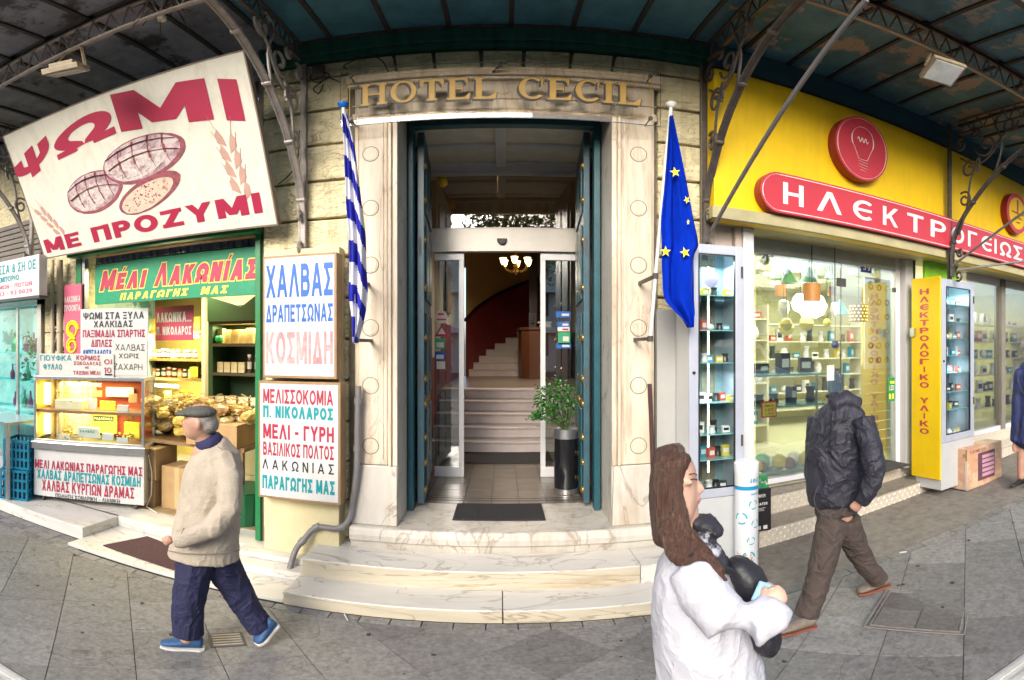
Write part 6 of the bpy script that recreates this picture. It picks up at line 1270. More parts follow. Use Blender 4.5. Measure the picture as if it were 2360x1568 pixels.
P = wall(5.0); fill(P, 2.4, 3.25, [1.3], 0, 'of the low window stand', 'appliances on the window stand', .12, 1.9, [1, 4, 5, 0]); fill(P, 2.4, 3.25, [1.62], 0, 'at the head of the window stand', 'appliances on the window stand top', .12, 2.3, [1, 5])
q = MB(); P = WP.off(-.02); s0, t0 = P.st(1773, 944); q.pbox(P, s0 - .075, s0 + .075, t0 - .065, t0 + .065, -.004, 0); nt_ = tag(q.build('window_note', ypaper), 'yellow note with red edge and dark writing inside the shop window', 'note')
q = MB(); q.pbox(P, s0 - .09, s0 + .09, t0 - .08, t0 + .08, -.009, -.005); q.build('red_edge', redp, nt_)
for i_ in range(3): lettering(P, ('ΝΕΑ', 'LED', '1.90')[i_], s0 - .05, s0 + .05, t0 + .025 - i_ * .04, t0 + .05 - i_ * .04, redc, nt_, d=.004)
# pendants
def pendant(px, py, rho, prof, mt, lab, cordmat=cable, em=None, zc=2.97):
    c = jp(px, py, rho); t = thing('pendant_lamp', lab, 'lamp', c); q = MB(); q.lathe(c, prof, 20); q.build('lamp_shade', mt, t, smooth=True); q = MB(); q.tube([c + Vector((0, 0, prof[-1][1])), (c.x, c.y, zc)], .005, 5); q.build('cord', cordmat, t)
    return c, t
pendant(1938, 722, 6.4, [(.001, -.02), (.11, -.02), (.10, 0), (.03, .12), (.02, .16)], M('shade_blue', (.10, .45, .55), .4), 'light blue cone pendant lamp in the shop')
c, t = pendant(1979, 722, 6.3, [(.10, -.10), (.105, -.1), (.105, .10), (.10, .10)], M('shade_weave', (.12, .06, .02), .6), 'brown woven drum pendant lamp in the shop')
q = MB()
for k in range(14):
    for j in range(5): a = 2 * PI * (k + .5 * (j % 2)) / 14; q.lathe(c + Vector((.106 * math.cos(a), .106 * math.sin(a), -.08 + .04 * j)), [(.009, 0), (.009, .003)], 5, (math.cos(a), math.sin(a), 0))
q.build('lit_hole', lamp_y, t)
for k, (px, py, r, em) in enumerate(((1878, 706, .14, 1), (1845, 700, .11, 1), (1812, 756, .10, 0), (1925, 795, .05, 0))):
    q_ = [(.001, -r), (.7 * r, -.7 * r), (r, 0), (.7 * r, .7 * r), (.05, r)]
    pendant(px, py, 6.0 + .2 * k, q_, [lamp_w, lamp_w, M('globe_y', (.75, .6, .12), .2), M('shade_dkblue', (.03, .04, .2), .4)][k], ['large glowing globe pendant in the middle of the shop window', 'smaller glowing globe pendant left of the large one', 'yellow globe pendant low in the shop window', 'small dark blue drop pendant by the door edge'][k])
for k in range(14):
    px = 1765 + (k * 53) % 165; py = 600 + (k * 37) % 150; r = .05 + .02 * (k % 3); kd = k % 4
    prf = [[(.001, -r), (.7 * r, -.7 * r), (r, 0), (.7 * r, .7 * r), (.02, r)], [(r * 1.4, -r), (r * 1.3, -r * .9), (r * .4, r * .6), (.02, r)], [(r, -r), (r, r), (.02, r * 1.05)], [(.3 * r, -r * 1.6), (r, -.4 * r), (r * .8, r), (.02, r * 1.3)]][kd]
    pendant(px, py, 5.2 + .12 * k, prf, [M('globe_y', (.75, .6, .12), .2), M('shade_green', (.10, .28, .10), .4), M('shade_amber', (.40, .18, .04), .4), M('globe_w', (.85, .80, .70), .2)][kd], ['yellow globe', 'green cone', 'amber drum', 'white drop'][kd] + ' pendant lamp hanging ' + ['high', 'low', 'deep'][(k // 4) % 3] + ' ' + ['beside the white post', 'left of centre', 'at the centre', 'right of centre', 'beside the glass door'][min(4, (px - 1765) // 33)] + ' in the window')
# disc panel and slatted side
DP = rpl(4.75); a0, a1 = DP.s_(1993), DP.s_(2055); q = MB(); q.pbox(DP, a0, a1, 1.62, 2.78, -.02, 0); dp_ = tag(q.build('sample_panel', bright), 'white sample panel with rows of ring shaped spotlights near the door', 'panel')
for i in range(3):
    for j in range(6):
        x = a0 + (a1 - a0) * (.2 + .3 * i); z = 2.66 - .185 * j; q = MB(); mt = [(brass, steel, black, white, M('globe_y', (.75, .6, .12), .2))][0][(i * 2 + j * 3) % 5]
        n = 16; vs = []
        for k in range(n):
            a = 2 * PI * k / n
            for r_, d_ in ((.042, 0), (.042, .015), (.024, .015), (.024, 0)): vs.append(DP.pt(x + r_ * math.cos(a), z + r_ * math.sin(a), d_))
        q.add(vs, [(k * 4 + m, ((k + 1) % n) * 4 + m, ((k + 1) % n) * 4 + m + 1, k * 4 + m + 1) for k in range(n) for m in range(3)]); q.build('spot_ring', mt, dp_)
SL = rpl(4.95); a0, a1 = SL.s_(1985), SL.s_(2072); sw = thing('slat_wall', 'yellowish slatted wall inside the shop beside the door', 'panel', SL.pt((a0 + a1) / 2, .52))
for k in range(9): q = MB(); q.pbox(SL, a0, a1, .53 + k * .128, .53 + k * .128 + .118, -.02, 0); q.build('slat', M('slat_cream', (.62, .58, .38), .5), sw)
q = MB(); P = WP.off(.014); s0, t0 = P.st(2054, 898); q.pbox(P, s0 - .06, s0 + .06, t0 - .14, t0 + .14, 0, .003); gp = tag(q.build('door_sticker', M('sticker_green', (.02, .22, .06), .5)), 'green sticker with yellow and white print on the shop door glass', 'sticker')
lettering(P, 'LED', s0 - .035, s0 + .04, t0 - .01, t0 + .05, paper, gp, d=.005); q = MB(); q.pbox(P, s0 - .02, s0 + .05, t0 + .07, t0 + .10, .003, .005); q.pbox(P, s0 - .04, s0 - .01, t0 - .11, t0 - .05, .003, .005); q.pbox(P, s0 + .01, s0 + .04, t0 - .11, t0 - .05, .003, .005); q.build('print', ypaper, gp)
P = WP.off(.012); q = MB(); s0, t0 = P.st(1914, 860); q.pbox(P, s0 - .05, s0 + .05, t0 - .08, t0 + .08, 0, .002); tag(q.build('door_notice', paper), 'white paper notices taped on the glass left of the shop door', 'notice')
# stock shelves deep in the shop, seen through the glass
for bi, (x0, y0, w_) in enumerate(((2.0, 6.6, 1.6), (4.2, 8.0, 2.2), (6.9, 5.9, 1.9), (5.5, 5.6, 1.3))):
    t = thing('stock_shelf', ['metal stock shelf behind the window globes', 'wide metal stock shelf along the back of the shop', 'metal stock shelf behind the far right window', 'metal stock shelf behind the second display case'][bi], 'shelf', (x0 + w_ / 2, y0, .52)); q = MB()
    for zz in (.8, 1.1, 1.4, 1.7, 2.0, 2.3): q = MB(); q.box(x0 + .031, x0 + w_ - .031, y0, y0 + .35, zz - .02, zz); q.build('shelf_board', creamw, t)
    for xx in (x0, x0 + w_ - .03): q = MB(); q.box(xx, xx + .03, y0, y0 + .35, .52, 2.5); q.build('shelf_side', creamw, t)
    fill(wall(y0 + .1), x0 + .08, x0 + w_ - .08, (.8, 1.1, 1.4, 1.7, 2.0, 2.3) if bi != 1 else (1.1, 1.4, 1.7, 2.0), 0, ['behind the window globes', 'in the wide back stock', 'in the far right stock', 'behind the second display case'][bi], 'articles on stock shelf ' + 'abcd'[bi] if False else ['articles behind the window globes', 'articles at the back of the shop', 'articles on the far right shelf', 'articles behind the second display case'][bi], .082 if bi == 0 else .105, 1.9, None, 1.7)
q = MB()
for k in range(9): q.cyl((3.62 + .04 * (k % 5), 5.1 + .05 * (k // 5)), .018, .55, 1.55 + .03 * (k % 3), 8)
tag(q.build('cable_tubes', [M('tube_mix', (.15, .25, .4), .4, 0, .9, 3)]), 'bundle of upright conduit tubes standing inside the shop door', 'tubes')
# far right windows
P2 = rpl(4.28); a0 = P2.s_(2250)
q = MB(); q.pbox(P2, a0 - .25, a0 + .62, .68, 2.84, 0, .01); q.build('window_pane', G_SHOP, shop); q = MB(); q.pbox(P2, a0 + .74, a0 + 3, .68, 2.84, 0, .01); q.build('window_pane', G_SHOP, shop)
q = MB(); q.pbox(P2, a0 + .62, a0 + .74, .3, 2.95, -.08, .06); q.build('window_post', M('post_brown', (.20, .18, .15), .5), shop); q = MB(); q.pbox(P2, a0 - .3, a0 + 3, 2.84, 2.95, -.08, .03); q.pbox(P2, a0 - .3, a0 + .62, .62, .68, -.08, .04); q.pbox(P2, a0 + .74, a0 + 3, .62, .68, -.08, .04); q.build('window_frame', fw_, shop)
plate(rpl(4.2), sX(5.05), sX(8), .30, .62, .36, .62, .2, 'window_plinth', shop)
plate(rpl(3.98), sX(5.5), sX(8), ground_z(5.5) - .02, .40, ground_z(8) - .02, .52, .2, 'lower_plinth', shop)
q = MB(); q.pbox(rpl(3.98), sX(5.5), sX(8), .40, .41, -.25, .0); q.build('plinth_tread', treadm, shop)
q = MB(); P = rpl(4.05); a0, a1 = P.s_(2131), P.s_(2207); q.pbox(P, a0, a1, 2.72, 2.948, -.03, 0); tag(q.build('lime_board', M('lime', (.22, .52, .0), .45, 0, .1)), 'lime green board above the second display case', 'board')
# grey panel left of the first case
q = MB(); q.box(1.21, 1.365, 4.06, 4.12, .27, 2.2); tag(q.build('wall_cladding', M('panel_g2', (.36, .36, .34), .5, 0, .05)), 'narrow grey panel on the wall behind the EU flag pole', 'panel')
# ---- battery recycling tube
tc_ = Vector((1.80, 3.66, .018)); tb2 = thing('recycling_tube', 'clear battery recycling tube with turquoise arrows on a blue foot', 'recycling bin', tc_)
r = .092; x, y, z = tc_; z = ground_z(1.85)
q = MB(); q.lathe((x, y, z), [(.15, 0), (.15, .012), (.11, .03), (.098, .05)], 28); q.build('foot', M('foot_blue', (.0, .12, .42), .35), tb2, smooth=True)
q = MB(); q.lathe((x, y, z), [(r, .04), (r, .93)], 32); q.build('tube', M('tube_plastic', (.62, .64, .66), .12, 0, .05, 4, coat=.4), tb2, smooth=True)
q = MB(); q.lathe((x, y, z), [(r + .004, .90), (r + .006, .985), (r - .01, 1.0), (r - .03, 1.0)], 32); q.build('lid', M('lid_clear', (.72, .72, .72), .2), tb2, smooth=True)
def on_tube(mb, ang0, ang1, z0, z1, rr_=r + .0012, n=10):
    vs = [(x + rr_ * math.sin(a), y - rr_ * math.cos(a), z + zz) for zz in (z0, z1) for a in [ang0 + (ang1 - ang0) * i / n for i in range(n + 1)]]; mb.add(vs, [(i, i + 1, i + n + 2, i + n + 1) for i in range(n)])
q = MB(); on_tube(q, -1.9, 1.9, .78, .81, n=24); q.build('blue_band', M('band_blue', (.0, .22, .45), .4), tb2); q = MB(); on_tube(q, -1.9, 1.9, .81, .90, n=24); q.build('white_band', white, tb2)
arrow = M('arrow_teal', (.0, .33, .42), .4); q = MB()
for ca, cz, ra in ((-.9, .55, .045), (.15, .66, .034), (.35, .50, .032), (-.25, .22, .045), (.1, .08, .034), (-.05, .36, .03)):
    for ph in (0, PI * 2 / 3, PI * 4 / 3):
        pts = [];
        for i in range(7):
            a = ph + i * .22; pts.append((ca + ra * math.cos(a) / r, cz + ra * math.sin(a)))
        for (u0, v0), (u1, v1) in zip(pts, pts[1:]):
            vs = []
            for u_, v_ in ((u0, v0), (u1, v1)):
                for k in (.86, 1.14): uu = ca + (u_ - ca) * k; vv = cz + (v_ - cz) * k; vs.append((x + (r + .0016) * math.sin(uu), y - (r + .0016) * math.cos(uu), z + vv))
            q.add(vs, [(0, 1, 3, 2)])
q.build('arrows', arrow, tb2)
class Cyl:                       # lettering wrapped round the tube
    def pt(s, a, b, d=0): return Vector((x + (r + .001 + d) * math.sin(a), y - (r + .001 + d) * math.cos(a), z + b))
    n = None
lettering(Cyl(), 'ΑΦΗΣ', -.2, .75, .835, .875, M('band_blue', (.0, .22, .45), .4), tb2, d=.001, shear=.2); lettering(Cyl(), 'ανακυκλωση', -.1, .9, .74, .755, M('band_blue', (.0, .22, .45), .4), tb2, d=.001)
q = MB(); rs = random.Random(6)
for k in range(90): a = rs.uniform(-1.8, 1.8); zz = .05 + rs.random() * .2; on_tube(q, a, a + .14, zz, zz + .012, r + .0008, 2)
q.build('batteries', M('battery_mix', (.5, .35, .3), .3, 0, .9, 60), tb2, kind='stuff')
# ---- black box by the post and heater carton
q = MB(); q.add([(2.03, 4.14, .215), (2.28, 4.14, .215), (2.30, 4.34, .215), (2.05, 4.34, .215), (2.03, 4.14, .62), (2.28, 4.14, .62), (2.30, 4.34, .62), (2.05, 4.34, .62)], [(0, 3, 2, 1), (4, 5, 6, 7), (0, 1, 5, 4), (1, 2, 6, 5), (2, 3, 7, 6), (3, 0, 4, 7)])
bx_ = tag(q.build('black_carton', M('box_black', (.015, .014, .016), .3, 0, .1), bevel=.003), 'black carton with small white print on the lower metal step', 'box')
P = wall(4.138); lettering(P, 'HQ POWER', 2.07, 2.22, .545, .575, paper, bx_, wt=.18); lettering(P, 'AIR HEATER', 2.06, 2.24, .47, .495, paper, bx_, wt=.2)
q = MB(); q.pbox(P, 2.06, 2.22, .44, .443, 0, .002); q.pbox(P, 2.06, 2.2, .428, .431, 0, .002); q.pbox(P, 2.06, 2.21, .416, .419, 0, .002)
for k in range(8): q.pbox(P, 2.1 + k * .010, 2.105 + k * .010, .235, .27, 0, .002)
q.pbox(P, 2.20, 2.24, .235, .27, 0, .002); q.build('print', paper, bx_)
q = MB(); q.box(2.06, 2.26, 4.16, 4.32, .62, .74); tag(q.build('green_packet', M('packet_green', (.03, .22, .08), .4, 0, .5, 12, col2=(.6, .6, .55), thr=.5, soft=.05), bevel=.004), 'patterned packet lying on top of the black carton', 'box')
HP = PL((4.73, 3.98, 0), (1, .1, 0)); hz = ground_z(4.8) + .01
q = MB(); q.pbox(HP, 0, .78, hz, hz + .50, -.24, 0); hb = tag(q.build('heater_carton', M('carton_pink', (.55, .30, .18), .45, 0, .25, 5, col2=(.70, .55, .38), thr=.48, soft=.15), bevel=.003), 'carton printed with a radiator picture and the word GENESIS before the display case', 'box')
q = MB(); q.pbox(HP, .22, .60, hz + .07, hz + .42, .001, .003); q.build('picture', M('print_dark', (.12, .05, .07), .5), hb)
for k in range(5): q = MB(); q.pbox(HP, .31, .58, hz + .11 + k * .058, hz + .15 + k * .058, .004, .006); q.build('printed_fin', M('print_fin', (.55, .30, .38), .4), hb)
lettering(HP, 'GENESIS', .05, .4, hz + .44, hz + .475, dkgrey, hb, wt=.13)
HS = PL((4.73, 3.98 + .24, 0), (0, -1, 0)); q = MB(); q.pbox(HS, .0, .238, hz, hz + .36, .001, .003); q.build('side_print', paper, hb); q = MB(); q.pbox(HS, .0, .238, hz + .36, hz + .499, .001, .003); q.build('side_band', card, hb)
lettering(HS, 'GENESIS', .02, .22, hz + .40, hz + .44, blackl, hb, wt=.14, d=.006)
q = MB()
for k in range(5): q.pbox(HS, .03, .2, hz + .30 - k * .022, hz + .307 - k * .022, .003, .005)
q.build('print_lines', dkgrey, hb)
# ================================================================ PEOPLE
CAP = [.6]
def loft(mb, rings, n=16):
    "rings: (centre, half width a, half depth b, right vector); closed with shrinking ends"
    vs = []; m = len(rings)
    full = []; CK = CAP[0]
    for i, (c, a, b, R) in enumerate(rings):
        c = Vector(c); p = Vector(rings[max(i - 1, 0)][0]); q = Vector(rings[min(i + 1, m - 1)][0]); d = (q - p).normalized(); R = Vector(R); R = (R - d * R.dot(d))
        R = R.normalized() if R.length > 1e-4 else Vector((1, 0, 0)); T = d.cross(R).normalized()
        if i == 0: full += [(c - d * min(a, b) * CK, a * .45, b * .45, R, T), (c - d * min(a, b) * CK * .55, a * .8, b * .8, R, T)]
        full.append((c, a, b, R, T))
        if i == m - 1: full += [(c + d * min(a, b) * CK * .55, a * .8, b * .8, R, T), (c + d * min(a, b) * CK, a * .45, b * .45, R, T)]
    for c, a, b, R, T in full: vs += [c + R * (a * math.cos(2 * PI * k / n)) + T * (b * math.sin(2 * PI * k / n)) for k in range(n)]
    M_ = len(full); fs = [list(range(n - 1, -1, -1)), [(M_ - 1) * n + k for k in range(n)]]
    for i in range(M_ - 1):
        for k in range(n): j = (k + 1) % n; fs.append((i * n + k, i * n + j, (i + 1) * n + j, (i + 1) * n + k))
    return mb.add(vs, fs)
def ball(mb, c, rx, ry, rz, X, Y, n=14):
    X = Vector(X); Y = Vector(Y); Z = Vector((0, 0, 1)); vs = []; c = Vector(c)
    for i in range(1, n):
        ph = PI * i / n
        for k in range(n): t = 2 * PI * k / n; vs.append(c + X * (rx * math.sin(ph) * math.cos(t)) + Y * (ry * math.sin(ph) * math.sin(t)) + Z * (rz * math.cos(ph)))
    fs = [list(range(n)), [(n - 2) * n + k for k in range(n - 1, -1, -1)]]
    for i in range(n - 2):
        for k in range(n): j = (k + 1) % n; fs.append((i * n + k, (i + 1) * n + k, (i + 1) * n + j, i * n + j))
    return mb.add(vs, fs)
def flesh(mb, name, mat, parent, voxel=.011, sm_it=5, fold=0, fs=9, fvec=(1, 1, .35), seed=0, label=None):
    "one continuous surface out of overlapping shapes, softened, with cloth folds"
    me = bpy.data.meshes.new('tmp'); me.from_pydata(mb.v, [], mb.f); bm = bmesh.new(); bm.from_mesh(me)
    bmesh.ops.recalc_face_normals(bm, faces=bm.faces); bm.to_mesh(me); bm.free()
    o = bpy.data.objects.new('tmp', me); C.objects.link(o)
    r = o.modifiers.new('r', 'REMESH'); r.mode = 'VOXEL'; r.voxel_size = voxel; r.use_smooth_shade = True
    s = o.modifiers.new('s', 'SMOOTH'); s.iterations = sm_it; s.factor = .5
    dg = bpy.context.evaluated_depsgraph_get(); dg.update(); m2 = bpy.data.meshes.new_from_object(o.evaluated_get(dg)); bpy.data.objects.remove(o); off = wloc(parent)
    if fold:
        nr = [v.normal.copy() for v in m2.vertices]
        for v, nn in zip(m2.vertices, nr):
            p = v.co; q = Vector((p.x * fvec[0], p.y * fvec[1], p.z * fvec[2])) * fs + Vector((seed * 7.3, 0, 0))
            w1 = 1 - abs(noise.noise(q + Vector((1, 1, 1.5)) * noise.noise(q * .6))) * 1.9; w1 = max(0, w1) ** 3
            w2 = 1 - abs(noise.noise(q * 1.9 + Vector((4, 0, 2)) + Vector((1, 1, 1)) * w1 * .6)) * 2.0; w2 = max(0, w2) ** 3
            v.co = p + nn * (fold * (w1 * .55 + w2 * .25 - .3))
    for v in m2.vertices: v.co -= off
    m2.materials.clear(); m2.materials.append(mat); m2.polygons.foreach_set('use_smooth', [True] * len(m2.polygons))
    ob = bpy.data.objects.new(name, m2); C.objects.link(ob); ob.parent = parent
    if label: ob['label'] = label
    return ob
skin = M('skin', (.48, .27, .19), .5, 0, .08, 20, .1, 90, subs=.15); hairg = M('hair_grey', (.30, .27, .24), .7, 0, .3, 40, .5, 150, stretch=(1, 1, 3)); hairb = M('hair_brown', (.085, .042, .028), .38, 0, .5, 30, .9, 70, stretch=(6, 6, .3), col2=(.20, .115, .075), thr=.55, soft=.12)
def viewaxes(px): t = (px - CX) / F; return Vector((math.sin(t), math.cos(t), 0)), Vector((math.cos(t), -math.sin(t), 0))
def shoe(mb, heel, toe, w=.045, h=.085, up=Vector((0, 0, 1))):
    heel = Vector(heel); toe = Vector(toe); d = (toe - heel); R = Vector((0, 0, 1)).cross(d).normalized()
    T = d.normalized().cross(R); T = T if T.z > 0 else -T
    for f, a, b in (): pass
    loft(mb, [(heel + d * .06 + T * h * .52, w * .8, h * .5, R), (heel + d * .3 + T * h * .5, w * .85, h * .48, R), (heel + d * .6 + T * h * .36, w, h * .34, R), (heel + d * .85 + T * h * .27, w * .95, h * .25, R), (heel + d * .97 + T * h * .22, w * .6, h * .18, R)], 14)
def sole(mb, heel, toe, w=.046, t=.014):
    heel = Vector(heel); toe = Vector(toe); d = toe - heel; R = Vector((0, 0, 1)).cross(d).normalized(); n = 16; pts = []
    for u, k in ((.0, .55), (.08, .85), (.35, .8), (.65, 1.02), (.85, .9), (.98, .45)): pts.append((u, k))
    o = [heel + d * u + R * w * k for u, k in pts] + [heel + d * u - R * w * k for u, k in reversed(pts)]; m = len(o); T = Vector((0, 0, 1)); T = d.normalized().cross(R); T = T if T.z > 0 else -T
    mb.add(o + [p + T * t for p in o], [list(range(m - 1, -1, -1)), list(range(m, 2 * m))] + [(i, (i + 1) % m, (i + 1) % m + m, i + m) for i in range(m)])

# --- old man in a cap
vd, vr = viewaxes(470); J = jp
P1 = thing('person', 'elderly man in beige jacket, navy trousers, flat cap and blue shoes walking past the bakery', 'person', J(430, 1498, 2.98) * 1)
P1.location.z = 0
CAP[0] = .6; body = MB()
ball(body, J(457, 972, 2.98), .083, .072, .10, vr, vd); loft(body, [(J(478, 1030, 3.0), .06, .06, vr), (J(468, 1003, 2.99), .052, .055, vr), (J(462, 985, 2.98), .05, .055, vr)])
ball(body, J(446, 990, 2.98), .055, .05, .06, vr, vd); ball(body, J(427, 982, 2.98), .020, .014, .022, vr, vd); ball(body, J(434, 972, 2.98), .03, .05, .03, vr, vd); ball(body, J(436, 1003, 2.98), .025, .03, .018, vr, vd)
ball(body, J(458, 979, 2.905), .014, .01, .028, vr, vd)
loft(body, [(J(480, 1035, 3.0), .09, .08, vr), (J(488, 1100, 3.0), .12, .09, vr), (J(478, 1260, 3.0), .11, .09, vr)])
loft(body, [(J(455, 1270, 2.98), .06, .06, vr), (J(440, 1370, 2.98), .05, .05, vr), (J(430, 1475, 2.98), .04, .04, vr)]); loft(body, [(J(505, 1270, 3.05), .06, .06, vr), (J(550, 1370, 3.08), .05, .05, vr), (J(607, 1465, 3.06), .035, .035, vr)])
loft(body, [(J(392, 1243, 2.82), .028, .022, vr), (J(380, 1250, 2.82), .03, .018, vr)])
flesh(body, 'body', skin, P1, .009, 3)
q = MB(); ball(q, J(466, 966, 2.985), .082, .079, .075, vr, vd); ball(q, J(478, 978, 2.985), .066, .074, .062, vr, vd); flesh(q, 'hair', hairg, P1, .008, 2, .006, 45)
q = MB(); ball(q, J(460, 950, 2.975), .100, .088, .038, vr, vd); ball(q, J(432, 953, 2.96), .075, .06, .018, vr, vd); flesh(q, 'flat_cap', M('cap', (.10, .10, .085), .85, 0, .3, 60, .5, 150), P1, .007, 3, .003, 30)
CAP[0] = .14; jack = MB()
loft(jack, [(J(470, 1284, 3.0), .205, .16, vr), (J(474, 1230, 3.0), .192, .15, vr), (J(484, 1150, 3.0), .172, .145, vr), (J(494, 1085, 3.0), .17, .145, vr), (J(496, 1045, 3.0), .135, .12, vr), (J(486, 1018, 3.0), .085, .08, vr)], 22)
loft(jack, [(J(510, 1052, 2.90), .072, .07, vr), (J(530, 1100, 2.84), .074, .072, vr), (J(530, 1170, 2.80), .070, .07, vr), (J(490, 1215, 2.79), .066, .064, vr), (J(430, 1240, 2.80), .056, .052, vr), (J(402, 1244, 2.81), .048, .044, vr)], 16)
loft(jack, [(J(462, 1055, 3.1), .065, .06, vr), (J(440, 1130, 3.12), .06, .06, vr), (J(425, 1190, 3.08), .055, .05, vr)], 14)
jb = flesh(jack, 'jacket', M('jacket_beige', (.42, .36, .28), .85, 0, .08, 12, .4, 70, col2=(.37, .31, .235), thr=.55, soft=.2, wr=.55, wrs=4), P1, .009, 7, .013, 5, (1.3, 1.3, .75), 1)
q = MB(); loft(q, [(J(484, 1022, 2.99), .086, .085, vr + Vector((0, 0, .5))), (J(478, 1008, 2.985), .074, .072, vr + Vector((0, 0, .5)))], 20); flesh(q, 'collar', M('collar_navy', (.02, .02, .075), .8), jb, .008, 2, .003, 20)
CAP[0] = .14; tr = MB(); loft(tr, [(J(474, 1255, 3.0), .15, .12, vr), (J(474, 1290, 3.0), .155, .125, vr)], 18)
loft(tr, [(J(450, 1290, 2.98), .112, .105, vr), (J(440, 1350, 2.96), .100, .10, vr), (J(432, 1410, 2.96), .092, .09, vr), (J(434, 1462, 2.97), .095, .085, vr)], 16)
loft(tr, [(J(505, 1290, 3.04), .115, .105, vr), (J(540, 1350, 3.07), .095, .09, vr), (J(575, 1410, 3.07), .082, .08, vr), (J(603, 1450, 3.05), .078, .072, vr)], 16)
flesh(tr, 'trousers', M('trousers_navy', (.014, .016, .055), .8, 0, .15, 12, .3, 90, wr=1.0, wrs=6, stretch=(1, 1, .8)), P1, .009, 5, .014, 6, (1.3, 1.3, .7), 2)
sb = M('shoe_blue', (.02, .075, .19), .6, 0, .2, 30)
for hx, tx in (((J(472, 1489, 2.98)), (J(368, 1479, 3.02))), ((J(640, 1438, 3.08)), (J(592, 1490, 3.0)))):
    hx = Vector(hx); tx = Vector(tx); 
    if hx.z < .08: hx.z = tx.z = .002
    q = MB(); shoe(q, hx + Vector((0, 0, .012)), tx + Vector((0, 0, .012))); s_ = flesh(q, 'shoe', sb, P1, .008, 2); q = MB(); sole(q, hx, tx); q.build('sole', paper, s_)
vd, vr = viewaxes(470)
q = MB(); q.tube(sm([tuple(J(x, y, r_)) for x, y, r_ in ((502, 1030, 2.885), (522, 1048, 2.845), (512, 1075, 2.83), (496, 1120, 2.835))], 5), .0028, 5); q.build('sleeve_seam', M('seam', (.24, .20, .15), .9), jb)
q = MB(); q.tube(sm([tuple(J(x, y, r_)) for x, y, r_ in ((424, 1218, 2.80), (418, 1234, 2.765), (420, 1250, 2.80))], 5), .004, 5); q.build('cuff_seam', MATS['seam'], jb)
q = MB(); q.tube(sm([tuple(J(x, y, r_)) for x, y, r_ in ((388, 1270, 2.93), (420, 1276, 2.86), (470, 1278, 2.83), (520, 1275, 2.86), (553, 1268, 2.93))], 5), .0035, 5); q.build('hem_seam', MATS['seam'], jb)
# --- man in dark jacket (the photograph shows the collar closed up, no head above it)
vd, vr = viewaxes(1935)
P2_ = thing('person', 'walker in dark jacket and brown trousers, hand in pocket, no head above the collar', 'person', (J(1850, 1445, 3.27).x, J(1850, 1445, 3.27).y, ground_z(1.75)))
CAP[0] = .6; body = MB(); loft(body, [(J(1928, 930, 3.45), .07, .07, vr), (J(1930, 1000, 3.45), .13, .09, vr), (J(1925, 1120, 3.45), .12, .09, vr)]); loft(body, [(J(1918, 1190, 3.42), .06, .06, vr), (J(1895, 1300, 3.35), .05, .05, vr), (J(1862, 1415, 3.28), .038, .038, vr)])
loft(body, [(J(1945, 1190, 3.48), .06, .06, vr), (J(1975, 1275, 3.58), .05, .05, vr), (J(2030, 1340, 3.72), .036, .036, vr)])
loft(body, [(J(2000, 1100, 3.28), .03, .03, vr), (J(1988, 1150, 3.27), .028, .026, vr), (J(1968, 1172, 3.28), .038, .024, vr)])

flesh(body, 'body', skin, P2_, .009, 3)
CAP[0] = .14; jack = MB()
loft(jack, [(J(1925, 1158, 3.45), .165, .14, vr), (J(1922, 1135, 3.45), .185, .15, vr), (J(1926, 1060, 3.45), .195, .155, vr), (J(1934, 990, 3.45), .19, .15, vr), (J(1938, 950, 3.45), .16, .125, vr), (J(1935, 925, 3.45), .095, .085, vr)], 22)
loft(jack, [(J(1988, 968, 3.35), .078, .075, vr), (J(2008, 1030, 3.28), .075, .072, vr), (J(2016, 1090, 3.25), .068, .068, vr), (J(2000, 1135, 3.25), .06, .058, vr), (J(1986, 1158, 3.26), .05, .048, vr)], 16)
loft(jack, [(J(1884, 962, 3.5), .062, .06, vr), (J(1872, 1030, 3.5), .05, .055, vr), (J(1872, 1100, 3.48), .05, .05, vr), (J(1882, 1125, 3.46), .045, .045, vr)], 14)
loft(jack, [(J(1915, 935, 3.40), .075, .06, vr + Vector((0, 0, .3))), (J(1945, 922, 3.42), .085, .07, vr), (J(1975, 938, 3.44), .065, .06, vr)], 14)
jk = M('jacket_dark', (.022, .022, .034), .62, 0, .15, 10, .3, 90, wr=1.0, wrs=6)
jd = flesh(jack, 'jacket', jk, P2_, .009, 6, .015, 5.5, (1.2, 1.2, .8), 5)
q = MB(); loft(q, [(J(1930, 922, 3.43), .085, .075, vr + Vector((0, 0, .25))), (J(1934, 909, 3.44), .060, .05, vr + Vector((0, 0, .25)))], 18); flesh(q, 'hood', jk, jd, .008, 2, .008, 16)
q = MB(); q.tube([J(1905, 975, 3.285), J(1935, 968, 3.275), J(1962, 964, 3.28)], .006, 5); q.build('pocket_seam', black, jd); q = MB(); q.tube([J(1918, 950, 3.29), J(1912, 1010, 3.29), J(1918, 1060, 3.29)], .003, 5); q.build('drawstring', black, jd)
q = MB(); q.tube(sm([tuple(J(1886, 1120, 3.25)), tuple(J(1876, 1155, 3.24)), tuple(J(1895, 1185, 3.24)), tuple(J(1935, 1178, 3.25)), tuple(J(1945, 1160, 3.26))], 6), .003, 5); q.build('earphone_wire', dkgrey, P2_)
CAP[0] = .14; tr = MB(); loft(tr, [(J(1925, 1130, 3.45), .125, .10, vr), (J(1928, 1185, 3.44), .140, .12, vr)], 18)
loft(tr, [(J(1920, 1200, 3.42), .108, .105, vr), (J(1898, 1290, 3.35), .092, .09, vr), (J(1880, 1360, 3.3), .078, .078, vr), (J(1858, 1419, 3.27), .078, .076, vr)], 16)
